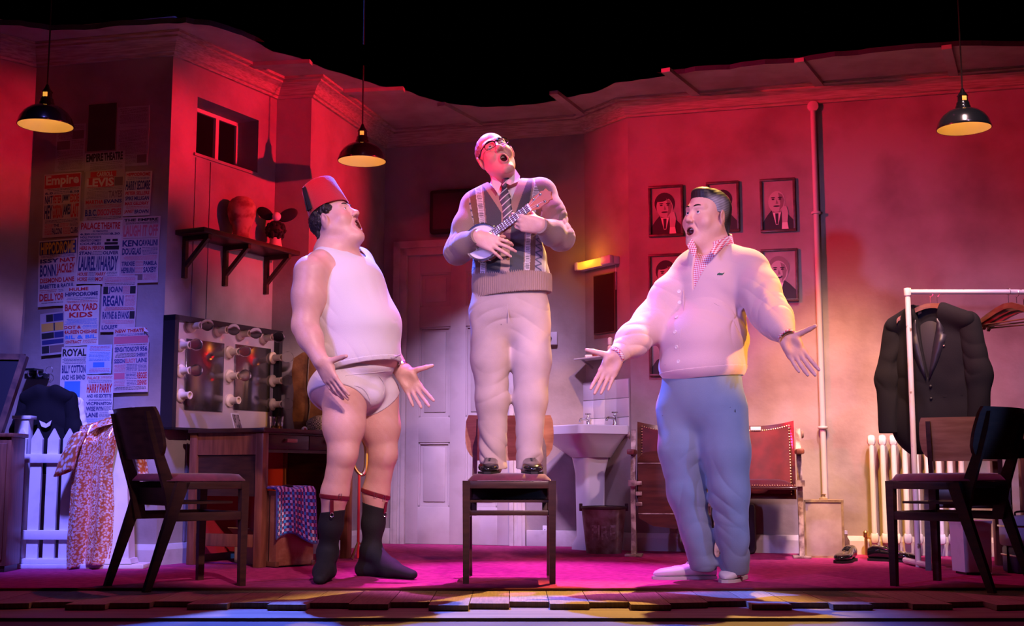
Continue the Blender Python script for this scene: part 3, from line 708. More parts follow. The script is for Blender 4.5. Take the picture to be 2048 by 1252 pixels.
bp = N.new('ShaderNodeBump'); bp.inputs['Strength'].default_value = .8; bp.inputs['Distance'].default_value = .004; L.new(vo2.outputs['Color'], bp.inputs['Height']); L.new(bp.outputs[0], b.inputs['Normal'])
def cloth(name, fn, nu, nv, mat, parent, thick=.004, uvs=(1, 1)):
    mb = MB().grid(fn, nu, nv); me = mb.mesh(name, mat, angle=180); uv = me.uv_layers.new(name='UVMap')
    co = [(i / nu * uvs[0], j / nv * uvs[1]) for j in range(nv + 1) for i in range(nu + 1)]
    for lp in me.loops: uv.data[lp.index].uv = co[lp.vertex_index]
    o = link_mesh(name, me, None, parent); sm = o.modifiers.new('thick', 'SOLIDIFY'); sm.thickness = thick; sm.offset = 0
    return o
RY = FY - .085
robe = thing('sequin_robe', 'shiny orange and silver sequin robe draped over fence and pillar', 'robe', (0, RY, .007))
def rx(u): return at(u, 980, RY).x
def rzv(v): return at(200, v, RY).z - .007
lft = [(0, 152), (.12, 150), (.35, 146), (.6, 145), (.85, 143), (1, 146)]
rgt = [(0, 246), (.12, 232), (.35, 222), (.6, 227), (.85, 226), (1, 220)]
def lerp_tab(tab, t_):
    for (a, p), (b_, q) in zip(tab, tab[1:]):
        if a <= t_ <= b_: return p + (q - p) * (t_ - a) / (b_ - a)
    return tab[-1][1]
def robe_main(s, q):
    u = lerp_tab(lft, q) * (1 - s) + lerp_tab(rgt, q) * s
    top = 852 - 24 * s; bot = 1139 - 6 * math.sin(s * PI) - 8 * s
    v = top + (bot - top) * q
    amp = .012 + .028 * min(1, q * 1.6)
    y = -.015 - amp * (math.sin(s * 9.5 + 1.2 * q) + .45 * math.sin(s * 21 + 2.5 + q * 2)) + .05 * (1 - min(1, q * 7)) 
    return (rx(u), y, rzv(v))
cloth('drape', robe_main, 60, 60, MSEQ, robe, uvs=(.45, 1))
def robe_top(s, q):
    # bunch over the pillar top
    a = q * PI; P = [(160, 856), (190, 842), (218, 832), (236, 818), (256, 815), (270, 822)]
    k = s * (len(P) - 1); i = min(int(k), len(P) - 2); f_ = k - i
    u = P[i][0] * (1 - f_) + P[i + 1][0] * f_; v = P[i][1] * (1 - f_) + P[i + 1][1] * f_
    r = .045 - .018 * s
    return (rx(u) + .01 * math.sin(q * 9), .075 - math.cos(a) * .085 + .006 * math.sin(s * 17), rzv(v) - r * 1.1 + math.sin(a) * r * 1.1 + .006 * math.sin(q * 15 + s * 8))
cloth('collar_roll', robe_top, 30, 20, MSEQ, robe, uvs=(.3, .25))
def robe_sleeve(s, q):
    a = s * 2 * PI; P = [Vector((rx(158), -.03, rzv(868))), Vector((rx(146), -.05, rzv(900))), Vector((rx(133), -.055, rzv(945)))]
    k = q * 2; i = min(int(k), 1); f_ = k - i; c = P[i].lerp(P[i + 1], f_); r = .045 + .012 * q
    return (c.x + r * math.cos(a) * .85 - .02 * q * math.sin(a), c.y + r * .6 * math.sin(a), c.z + r * .35 * math.cos(a + .6) + .004 * math.sin(q * 12))
cloth('sleeve', robe_sleeve, 24, 16, MSEQ, robe, uvs=(.25, .15))
def robe_tail(s, q):
    u = 274 + 24 * s + 3 * math.sin(q * 6); v = 912 + 58 * q
    return (at(u, v, FY + .06).x, FY + .06 - RY + .012 * math.sin(s * 9), at(u, v, FY + .06).z - .007)
def robe_back(s, q):
    # behind the pillar, hanging down towards the chair
    P = [(262, 822, .02), (272, 860, .06), (279, 905, .09), (286, 945, .10), (284, 972, .10)]
    k = q * (len(P) - 1); i = min(int(k), len(P) - 2); f_ = k - i
    u = P[i][0] * (1 - f_) + P[i + 1][0] * f_ + (s - .5) * 24; v = P[i][1] * (1 - f_) + P[i + 1][1] * f_; o_ = P[i][2] * (1 - f_) + P[i + 1][2] * f_
    c = at(u, v, RY + .10 + o_); return (c.x, .10 + o_ + .012 * math.sin(s * 9 + q * 3), c.z - .007)
cloth('tail', robe_back, 12, 24, MSEQ, robe, uvs=(.1, .4))
# ------------------------------------------------------------------ left edge: cabinet, open make-up case, shoe
p = atz(4, 1112, .007)
t = thing('low_cabinet', 'dark brown wooden cabinet at the left edge beside the fence', 'cabinet', (at(-60, 1000, 6.20).x, 6.20, .007), .0)
zt = at(10, 866, 6.2).z - .007; xr = at(22, 1000, 6.2).x - t.location.x
MB().box(-.25, xr - .012, 0, .18, .03, zt - .02, .003).build('body', MWOOD, t)
MB().box(-.26, xr, -.012, .19, zt - .02, zt, .004).build('top', MWOOD, t)
d_ = MB().box(-.10, xr - .03, -.010, .002, .06, zt - .05, .004).build('door', MWOOD, t)
MB().ball((-.07, -.02, zt * .6), .012, 10, 8).build('knob', MBRASS, d_)
MB().box(-.25, xr - .02, .01, .17, 0, .03).build('foot', MDARK, t)
p = at(10, 860, 6.27); 
t = thing('makeup_case', 'open black case with a leather trimmed lid on the left cabinet', 'case', (p.x, 6.27, zt + .007), 0)
mb = MB(); ang = .12
mb.bar((-.2, .10, .02), (-.2, .10, .02), .1, .1) if False else None
lx1 = at(50, 720, 6.36).x - p.x; lz = at(30, 712, 6.36).z - zt - .007
mb.add([(-.25, .05, .0), (lx1 - .09, .05, 0), (lx1, .10, lz), (-.25, .10, lz), (-.25, .075, .0), (lx1 - .09, .075, 0), (lx1, .125, lz), (-.25, .125, lz)], [(0, 1, 2, 3), (7, 6, 5, 4), (0, 4, 5, 1), (1, 5, 6, 2), (2, 6, 7, 3), (3, 7, 4, 0)])
mb.build('lid', M('case_black', (.012, .012, .02), .5), t, smooth=False)
mb = MB(); mb.bar((lx1 - .095, .05, 0.0), (lx1 - .005, .10, lz), .03, .04, up=(0, 1, 0)); mb.bar((-.25, .10, lz), (lx1 - .005, .10, lz - .004), .03, .02, up=(0, 1, 0)); mb.build('leather_trim', M('brown_trim', (.14, .07, .05), .5, var=(.06, .03, .03), vscale=20), t)
MB().box(-.25, lx1 - .12, -.06, .05, .0, .07, .004).build('tray', M('case_black', ()), t)
# ------------------------------------------------------------------ coat pegs and clothes behind the fence
W = WALLS['wall_left']
t, W = wall_thing('wall_left', 'coat_rack', 'black coat rack bar with hooks on the playbill wall', 'coat rack')
xa, za = W.hit(66, 748); xb, _ = W.hit(100, 748)
MB().box(max(.005, xa - .02), xb, -.05, -.001, za - .03, za, .004).build('bar', MBLACK, t)
MB().box(max(.005, xa - .02), xb - .04, -.09, -.001, za + .012, za + .024).build('hat_shelf', MBLACK, t)
for k, f_ in enumerate((.35, .9)):
    x = xa + (xb - xa) * f_; MB().tube(cat_pts([(x, -.05, za - .015), (x, -.085, za - .02), (x, -.10, za - .005), (x, -.095, za + .01)], 4), .004, 8).build('hook', MSTEEL, t)
xh, zh = W.hit(105, 742)
mb = MB(); mb.tube([(xh + .022 * math.cos(a), -.03, zh + .022 * math.sin(a)) for a in np.linspace(0, 2 * PI, 20)[:-1]], .0012, 5, closed=True); mb.build('wire_ring', MSTEEL, t)

# ================================================================== right half of the set
# pipe on the right wall
WRR = WALLS['wall_right']
t, W = wall_thing('wall_right', 'wall_pipe', 'painted vertical pipe with a round junction cap on the right wall', 'pipe')
xp, zp = W.hit(1626, 215); x2, z2 = W.hit(1640, 1000)
MPI = M('pipe_paint', (.50, .42, .40), .5)
MB().lathe([(.017, .30), (.017, zp - .03)], (xp, -.03, 0), n=12).build('tube', MPI, t)
MB().lathe([(.0, 0), (.032, 0), (.034, .006), (.034, .03), (.02, .036), (.001, .037)], (xp, -.002, zp), (0, -1, 0), 20, False).build('junction_cap', MPI, t)
for v in (430, 858):
    _, z = W.hit(1635, v); MB().lathe([(.028, 0), (.030, .003), (.030, .012), (.028, .015)], (xp, -.03, z), n=16).build('clip', MPI, t)
# thin panel joint strips
for u in (1252,):
    pass
# ------------------------------------------------------------------ framed portraits
MFRB = M('picture_frame', (.10, .06, .05), .35, var=(.05, .03, .03), vscale=30)
MPHOTO = M('portrait_paper', (.36, .29, .27), .35, var=(.22, .17, .16), vscale=5)
MINK = M('portrait_ink', (.022, .016, .018), .5); MSKIN = M('portrait_face', (.42, .34, .32), .5); MMIDP = M('portrait_mid', (.20, .15, .14), .5); MLIGHT = M('portrait_light', (.66, .58, .55), .5)
def ell(cx, cz, rx_, rz_, n=22, rot=0):
    return [(cx + rx_ * math.cos(a) * math.cos(rot) - rz_ * math.sin(a) * math.sin(rot), cz + rx_ * math.cos(a) * math.sin(rot) + rz_ * math.sin(a) * math.cos(rot)) for a in (2 * PI * k / n for k in range(n))]
def portrait(px, label, variant, wname='wall_right'):
    u0, v0, u1, v1 = px; W = WALLS[wname]
    xa, za = W.hit(u0, v0); xb, zb = W.hit(u1, v1); cx = (xa + xb) / 2; cz = (za + zb) / 2; wd = xb - xa; ht = za - zb
    p = W.pt(cx, 0, cz); t = thing('framed_portrait', label, 'picture', p, W.rz, 'framed portraits on the right wall')
    b = .016; mb = MB()
    for (a0, a1, c0, c1) in ((-wd / 2, wd / 2, ht / 2 - b, ht / 2), (-wd / 2, wd / 2, -ht / 2, -ht / 2 + b), (-wd / 2, -wd / 2 + b, -ht / 2 + b, ht / 2 - b), (wd / 2 - b, wd / 2, -ht / 2 + b, ht / 2 - b)): mb.box(a0, a1, -.024, -.001, c0, c1, .003)
    mb.build('frame', MFRB, t)
    iw = wd / 2 - b; ih = ht / 2 - b
    MB().box(-iw, iw, -.010, -.002, -ih, ih).build('photograph', MPHOTO, t)
    S = iw / .075 * 1.42   # figure scale
    lay = {'k': 0}
    def layer(nm, poly, mat):
        y = -.0108 - .0004 * lay['k']; lay['k'] += 1
        clip = [(max(-iw, min(iw, x)), max(-ih, min(ih, z))) for x, z in poly]
        MB().prism(clip, y - .0004, y, 'xz').build(nm, mat, t, smooth=False)
    dx, tilt, hair, hand, gl = variant
    hx, hz = dx * S, (ih * .20)
    layer('suit', [(-iw, -ih), (iw, -ih), (iw, -ih * .62), (iw * .62, -ih * .36), (hx + .02 * S, -ih * .22), (hx - .02 * S, -ih * .22), (-iw * .7, -ih * .40), (-iw, -ih * .68)], MINK)
    layer('shirt', [(hx - .016 * S, -ih * .22), (hx + .016 * S, -ih * .22), (hx + .004 * S, -ih * .8), (hx - .004 * S, -ih * .8)], MLIGHT)
    layer('tie', [(hx - .006 * S, -ih * .33), (hx + .006 * S, -ih * .33), (hx + .004 * S, -ih * .75), (hx, -ih * .8), (hx - .004 * S, -ih * .75)], MINK)
    layer('neck', [(hx - .014 * S, -ih * .30), (hx + .014 * S, -ih * .30), (hx + .016 * S, hz - .02 * S), (hx - .016 * S, hz - .02 * S)], MMIDP)
    if hair != 'bald': layer('hair', ell(hx, hz + .010 * S, .036 * S, .040 * S, rot=tilt), MINK if hair == 'dark' else MMIDP)
    layer('face', ell(hx, hz - .004 * S, .029 * S, .038 * S, rot=tilt), MSKIN)
    if hair == 'dark': layer('fringe', ell(hx - .006 * S, hz + .030 * S, .027 * S, .012 * S, rot=.25), MINK)
    layer('shaded_cheek', [(hx + .006 * S, hz + .028 * S), (hx + .020 * S, hz + .020 * S), (hx + .027 * S, hz + .0 * S), (hx + .022 * S, hz - .022 * S), (hx + .008 * S, hz - .040 * S), (hx + .013 * S, hz - .012 * S)], MMIDP)
    for s_ in (-1, 1):
        layer('brow', ell(hx + s_ * .012 * S, hz + .010 * S, .008 * S, .0022 * S, 10), MINK)
        layer('eye', ell(hx + s_ * .012 * S, hz + .004 * S, .0052 * S, .0026 * S, 10), MINK)
    layer('nose', [(hx, hz + .004 * S), (hx + .006 * S, hz - .012 * S), (hx - .003 * S, hz - .013 * S)], MMIDP)
    layer('mouth', ell(hx, hz - .021 * S, .012 * S, (.006 if gl else .0028) * S, 12), MINK)
    if gl: layer('teeth', ell(hx, hz - .019 * S, .009 * S, .0022 * S, 12), MLIGHT)
    if hand:
        layer('cuff', [(hx + .016 * S, -ih), (hx + .040 * S, -ih), (hx + .036 * S, -ih * .70), (hx + .018 * S, -ih * .70)], MLIGHT)
        layer('hand', [(hx + .018 * S, -ih * .72), (hx + .036 * S, -ih * .72), (hx + .040 * S, -ih * .35), (hx + .034 * S, -ih * .06), (hx + .024 * S, hz - .022 * S), (hx + .017 * S, -ih * .20)], MSKIN)
    return t
portrait((1297, 374, 1368, 472), 'framed portrait of a dark haired man resting chin on hand', (-.004, .15, 'dark', True, False))
portrait((1412, 366, 1480, 464), 'framed portrait mostly hidden behind the grey haired man', (.0, 0, 'dark', False, False))
portrait((1519, 360, 1593, 463), 'framed portrait of a bald man with a raised hand', (-.004, -.1, 'bald', True, False))
portrait((1297, 510, 1368, 606), 'framed portrait half covered by the raised pink sleeve', (.0, .1, 'dark', False, True))
portrait((1521, 500, 1598, 603), 'framed portrait of a laughing man in a bow tie', (-.002, .1, 'grey', False, True))
portrait((1299, 652, 1372, 752), 'framed portrait peeping out under the pink cardigan sleeve', (.01, .1, 'dark', False, False))
# ------------------------------------------------------------------ sink corner
WF = WALLS['wall_back_right']
# strip light over the mirror
t, W = wall_thing('wall_back_right', 'strip_light', 'glowing amber strip light above the small dark mirror', 'lamp')
xa, za = W.hit(1168, 534); xb, zb = W.hit(1240, 522); z = (za + zb) / 2
mb = MB(); mb.box(xa, xb, -.05, -.001, z - .025, z + .025, .006); mb.build('back_plate', M('lamp_plastic', (.6, .58, .6), .4), t)
MB().box(xb - .10, xb, -.085, -.05, z - .028, z + .028, .008).build('end_cap', M('lamp_plastic', ()), t)
MB().box(xa, xa + .035, -.085, -.05, z - .028, z + .028, .008).build('end_cap', M('lamp_plastic', ()), t)
MB().box(xa + .035, xb - .10, -.083, -.05, z - .024, z + .024, .008).build('tube_cover', M('amber_tube', (1, .5, .1), .4, emis=(1, .27, .02), estr=1.5), t)
l = bpy.data.lights.new('strip_glow', 'POINT'); l.color = (1, .33, .04); l.energy = 1.2; l.shadow_soft_size = .05
lo = bpy.data.objects.new('strip_glow', l); COL.objects.link(lo); lo.parent = t; lo.location = ((xa + xb) / 2 - .04, -.12, z + .03)
# narrow mirror
xa, za = W.hit(1191, 552); xb, zb = W.hit(1235, 664)
p = W.pt((xa + xb) / 2, 0, 0); t = thing('wall_mirror', 'narrow dark wall mirror below the strip light', 'mirror', (p.x, p.y, 0), W.rz)
hw = (xb - xa) / 2
MB().box(-hw, hw, -.02, -.001, zb, za, .003).build('frame', M('mirror_frame', (.10, .035, .025), .4), t)
MB().box(-hw + .008, hw - .008, -.0225, -.02, zb + .008, za - .008).build('glass', M('dark_mirror', (.16, .05, .045), .12, .8), t)
MB().tube([(hw + .004, -.012, za + .04), (hw + .004, -.012, za - .12)], .0018, 6).build('pull_cord', MWHITE, t)
# glass shelf with pot and bottle
xa, za = W.hit(1135, 722, .06); zs = za
xl, xr_ = W.hit(1150, 720)[0], W.hit(1243, 716)[0]
p = W.pt(.02, 0, zs); t = thing('glass_shelf', 'thin pale shelf on the wall over the sink', 'shelf', p, W.rz)
L_ = W.len - .06
MB().box(.0, L_, -.115, -.001, -.008, .002, .003).build('board', M('pale_shelf', (.55, .52, .58), .3), t)
for x in (.06, L_ - .06): MB().bar((x, -.002, -.06), (x, -.09, -.008), .012, .012, up=(1, 0, 0)).build('bracket', MSTEEL, t)
SHW = W
def on_gs(f): return SHW.pt(.02 + L_ * f, .06, zs + .002)
t = thing('shaving_bottle', 'small pale bottle on the shelf over the sink', 'bottle', on_gs(.78))
MB().lathe([(.017, 0), (.018, .003), (.018, .055), (.010, .065), (.010, .072)], n=16).build('bottle_body', M('pale_bottle', (.6, .5, .5), .3), t)
MB().lathe([(.014, .068), (.0155, .072), (.0155, .108), (.008, .116), (.001, .118)], n=16, cap=False).build('cap', M('pale_cap', (.6, .58, .65), .4), t)
t = thing('soap_dish', 'low red soap dish on the shelf over the sink', 'dish', on_gs(.52))
mb = MB().lathe([(.045, 0), (.05, .004), (.055, .026), (.052, .026), (.046, .008), (.001, .007)], n=20); mb.xform(Matrix.Diagonal((1, .6, 1, 1))); mb.build('dish', M('red_dish', (.35, .08, .06), .4), t)
t = thing('soap_bar', 'pale soap bar at the left end of the shelf', 'soap', on_gs(.26))
MB().box(-.035, .035, -.022, .022, 0, .02, .008).build('bar_of_soap', M('soap', (.65, .58, .60), .5), t)
# tile splashback
t, W = wall_thing('wall_back_right', 'tile_splashback', 'splashback of square white tiles behind the sink', 'tiles')
xa, za = W.hit(1160, 762); xb, zb = W.hit(1256, 756)
zt_ = at(1256, 757, 7.9).z; tl = .118; ncol = 4; nrow = 3
x_end = W.len - .012
MB().box(x_end - ncol * (tl + .003) - .004, x_end + .002, -.006, -.001, zt_ - nrow * (tl + .003) - .004, zt_ + .004).build('grout', M('grout', (.32, .28, .30), .9), t)
MT = M('white_tile', (.62, .60, .64), .18, var=(.52, .48, .52), vscale=3)
tm = MB().box(-tl / 2, tl / 2, -.007, 0, -tl / 2, tl / 2, .002).mesh('tile', MT)
for i in range(ncol):
    for j in range(nrow):
        o = link_mesh('tile', tm, None, t); o.location = (x_end - (i + .5) * (tl + .003), -.005 - random.uniform(0, .001), zt_ - (j + .5) * (tl + .003))
# sink on a pedestal
W = WF; t = thing('pedestal_sink', 'white ceramic pedestal sink with two chrome taps', 'sink', W.pt(W.len * .5, 0, .007), W.rz)
MCER = M('ceramic', (.60, .61, .66), .2, coat=.4)
zs_t = at(1255, 849, 7.75).z - .007
hw = .235; dp = .40; hgt = .055
bm = bmesh.new()
def rect_ring(x0, x1, y0, y1, z, rr_, n=5):
    pts = []
    for cx, cy, a0 in ((x1 - rr_, y1 - rr_, 0), (x0 + rr_, y1 - rr_, PI / 2), (x0 + rr_, y0 + rr_, PI), (x1 - rr_, y0 + rr_, 1.5 * PI)):
        for k in range(n + 1): a = a0 + PI / 2 * k / n; pts.append((cx + rr_ * math.cos(a), cy + rr_ * math.sin(a), z))
    return pts
rings = [rect_ring(-.12, .12, -.26, -.02, zs_t - .20, .10), rect_ring(-.19, .19, -.35, -.01, zs_t - .12, .10), rect_ring(-.222, .222, -.39, -.004, zs_t - .065, .06), rect_ring(-hw, hw, -dp, -.001, zs_t - .055, .035), rect_ring(-hw, hw, -dp, -.001, zs_t - .006, .035), rect_ring(-hw + .008, hw - .008, -dp + .008, -.006, zs_t, .03), rect_ring(-.19, .19, -.365, -.11, zs_t, .08), rect_ring(-.175, .175, -.35, -.12, zs_t - .02, .08), rect_ring(-.10, .10, -.29, -.15, zs_t - .12, .06)]
V = [p for r in rings for p in r]; n = len(rings[0]); F = []
for i in range(len(rings) - 1):
    for k in range(n): F.append((i * n + k, i * n + (k + 1) % n, (i + 1) * n + (k + 1) % n, (i + 1) * n + k))
F += [tuple(range(n - 1, -1, -1)), tuple((len(rings) - 1) * n + k for k in range(n))]
MB().add(V, F).build('basin', MCER, t)
rings = [rect_ring(-.085, .085, -.25, -.06, 0, .03), rect_ring(-.085, .085, -.25, -.06, .03, .03), rect_ring(-.065, .065, -.225, -.075, .08, .03), rect_ring(-.070, .070, -.23, -.07, zs_t - .30, .03), rect_ring(-.10, .10, -.25, -.04, zs_t - .17, .05)]
V = [p for r in rings for p in r]; F = []
for i in range(len(rings) - 1):
    for k in range(n): F.append((i * n + k, i * n + (k + 1) % n, (i + 1) * n + (k + 1) % n, (i + 1) * n + k))
F += [tuple(range(n - 1, -1, -1)), tuple((len(rings) - 1) * n + k for k in range(n))]
MB().add(V, F).build('pedestal', MCER, t)
for x in (-.14, .14):
    tp = MB().lathe([(.018, 0), (.016, .006), (.012, .012), (.012, .055), (.015, .06), (.008, .068), (.006, .08)], (x, -.055, zs_t), n=14).build('tap', MSTEEL, t)
    MB().tube(cat_pts([(x, -.055, zs_t + .04), (x, -.085, zs_t + .048), (x, -.115, zs_t + .046), (x, -.122, zs_t + .028)], 4), [.009] * 13, 10).build('spout', MSTEEL, tp)
    mb = MB(); mb.bar((x - .022, -.055, zs_t + .083), (x + .022, -.055, zs_t + .083), .01, .008); mb.bar((x, -.077, zs_t + .083), (x, -.033, zs_t + .083), .01, .008); mb.build('tap_handle', MSTEEL, tp)
# fire bucket
pb_ = atz(1208, 1106, .007)
t = thing('fire_bucket', 'rusty metal fire bucket with worn white lettering beside the sink', 'bucket', pb_)
MRUST = M('rusty_tin', (.20, .13, .11), .6, .4, var=(.34, .30, .30), vscale=18, vdet=8, bump=.3, bscale=40)
MB().lathe([(.105, 0), (.107, .004), (.134, .265), (.138, .268), (.138, .274), (.132, .274), (.129, .262), (.102, .010), (.001, .009)], n=36, cap=False).build('pail', MRUST, t)
MB().lathe([(.1355, .262), (.140, .266), (.140, .276), (.1355, .279)], n=36, cap=False).build('rim', M('rim_tin', (.10, .07, .07), .5, .5), t)
mb = MB(); mb.tube([(.137 * math.cos(a), -.137 * math.sin(a) * .35 + .02, .265 - .02 * abs(math.sin(a))) for a in np.linspace(0, PI, 16)], .003, 6); mb.build('bail_handle', MSTEEL, t)
for s_ in (-1, 1): MB().box(s_ * .138 - .01, s_ * .138 + .01, -.012, .012, .25, .295, .003).build('ear', M('rim_tin', ()), t)

# lettering bent round the pail
_tc = {}
def text_geo(s, bold=0.0):
    """flat outline lettering, unit-free verts in x/z; returns V, F, bounds"""
    key = (s, bold)
    if key in _tc: return _tc[key]
    cu = bpy.data.curves.new('txt', 'FONT'); cu.body = s; cu.resolution_u = 2; cu.offset = bold; cu.fill_mode = 'FRONT'
    ob = bpy.data.objects.new('txt', cu); COL.objects.link(ob)
    dg = bpy.context.evaluated_depsgraph_get(); ev = ob.evaluated_get(dg); me = ev.to_mesh()
    V = np.array([v.co[:] for v in me.vertices]) if len(me.vertices) else np.zeros((0, 3)); F = [tuple(p.vertices) for p in me.polygons]
    ev.to_mesh_clear(); bpy.data.objects.remove(ob); bpy.data.curves.remove(cu)
    _tc[key] = (V, F); return V, F
def text_fit(mb, s, x0, x1, z0, z1, y, bold=0.012, fn=None):
    V, F = text_geo(s, bold)
    if not len(V): return
    a = V.min(0); b_ = V.max(0); sx = (x1 - x0) / max(1e-6, b_[0] - a[0]); sz = (z1 - z0) / max(1e-6, b_[1] - a[1])
    P = [(x0 + (v[0] - a[0]) * sx, y, z0 + (v[1] - a[1]) * sz) for v in V]
    if fn: P = [fn(p) for p in P]
    mb.add(P, F)
mb = MB()
def bend(p): r = .121 + .027 * (p[2] - .14) / .27 * 1.0 + .0022; a = p[0] / r; return (r * math.sin(a), -r * math.cos(a), p[2])
text_fit(mb, 'FIRE', -.085, .065, .085, .17, 0, .02, bend)
mb.build('lettering', M('worn_white', (.42, .38, .40), .7, var=(.22, .16, .15), vscale=40, contrast=(.4, .6)), t, smooth=False)
# wall switch, mains socket and the dark box over the door
t, W = wall_thing('wall_back', 'wall_switch', 'small grey entry phone box on the wall beside the door', 'switch')
xa, za = W.hit(1096, 665); xb, zb = W.hit(1116, 690)
MB().box(xa, xb, -.03, -.001, zb, za, .004).build('plate', M('grey_plastic', (.42, .40, .43), .4), t)
MB().lathe([(.016, 0), (.016, .012), (.010, .014), (.001, .0145)], (xa + .018, -.03, (za + zb) / 2), (0, -1, 0), 18, False).build('dial', M('black_plastic', (.02, .02, .02), .35), t)
t, W = wall_thing('wall_back', 'mains_socket', 'white mains socket low on the wall behind the chair', 'socket')
xa, za = W.hit(1086, 1051); xb, zb = W.hit(1100, 1070)
MB().box(xa, xb, -.012, -.001, zb, za, .003).build('plate', MWHITE, t)
for dx_ in (-.008, .008): MB().box((xa + xb) / 2 + dx_ - .003, (xa + xb) / 2 + dx_ + .003, -.0135, -.012, (za + zb) / 2 - .006, (za + zb) / 2 + .006).build('slot', M('black_plastic', ()), t)
t, W = wall_thing('wall_back', 'door_sign_box', 'dark rounded sign box on the wall above the door', 'sign')
xa, za = W.hit(864, 384); xb, zb = W.hit(958, 466)
MB().box(xa, xb, -.06, -.001, zb, za, .02).build('housing', M('box_black', (.02, .015, .018), .4), t)
MB().box(xa + .03, xb - .03, -.064, -.058, zb + .03, za - .03, .004).build('front_glass', M('dim_glass', (.06, .04, .045), .3), t)
# ------------------------------------------------------------------ pair of theatre tip-up seats
pl_ = atz(1268, 1112, .007); pr_ = atz(1604, 1116, .007)
mid = (pl_ + pr_) / 2; rz = math.atan2(pr_.y - pl_.y, pr_.x - pl_.x); sw2 = (pr_ - pl_).length
t = thing('theatre_seats', 'pair of red velvet theatre tip-up seats with iron standards', 'seat', mid, rz)
MIRON = M('chipped_iron', (.45, .36, .28), .5, .3, var=(.16, .10, .08), vscale=22, vdet=6, contrast=(.4, .6))
MVEL = M('red_velvet', (.10, .005, .011), .75, var=(.06, .003, .008), vscale=12, sheen=.15)
MSW = M('seat_wood', (.10, .028, .018), .28, var=(.05, .014, .010), vscale=6, stretch=(1, 1, 6), coat=.4)
H2 = sw2 / 2
for x in (-H2, 0, H2):
    s_ = MB()
    s_.box(x - .05, x + .05, -.06, .06, 0, .014, .004)
    s_.add(*(lambda P: ([(x + e * .014, y, z) for e in (-1, 1) for y, z in P], [tuple(range(len(P))), tuple(range(2 * len(P) - 1, len(P) - 1, -1))] + [(i, (i + 1) % len(P), len(P) + (i + 1) % len(P), len(P) + i) for i in range(len(P))]))([(-.045, .012), (.05, .012), (.035, .10), (.03, .30), (.035, .46), (.06, .60), (.085, .72), (.07, .735), (.045, .62), (.01, .52), (-.012, .44), (-.02, .30), (-.018, .10)]))
    st_ = s_.build('standard', MIRON, t)
    MB().box(x - .022, x + .022, -.17, .05, .585, .615, .008).build('armrest', MWOOD, t)
    MB().lathe([(.022, 0), (.024, .004), (.018, .012), (.002, .014)], (x - (.02 if x <= 0 else -.02), .06, .70), (-1 if x <= 0 else 1, 0, 0), 14).build('bolt', MIRON, st_)
    MB().bar((x, -.06, .42), (x, .02, .42), .05, .035).build('hinge_arm', MIRON, st_)
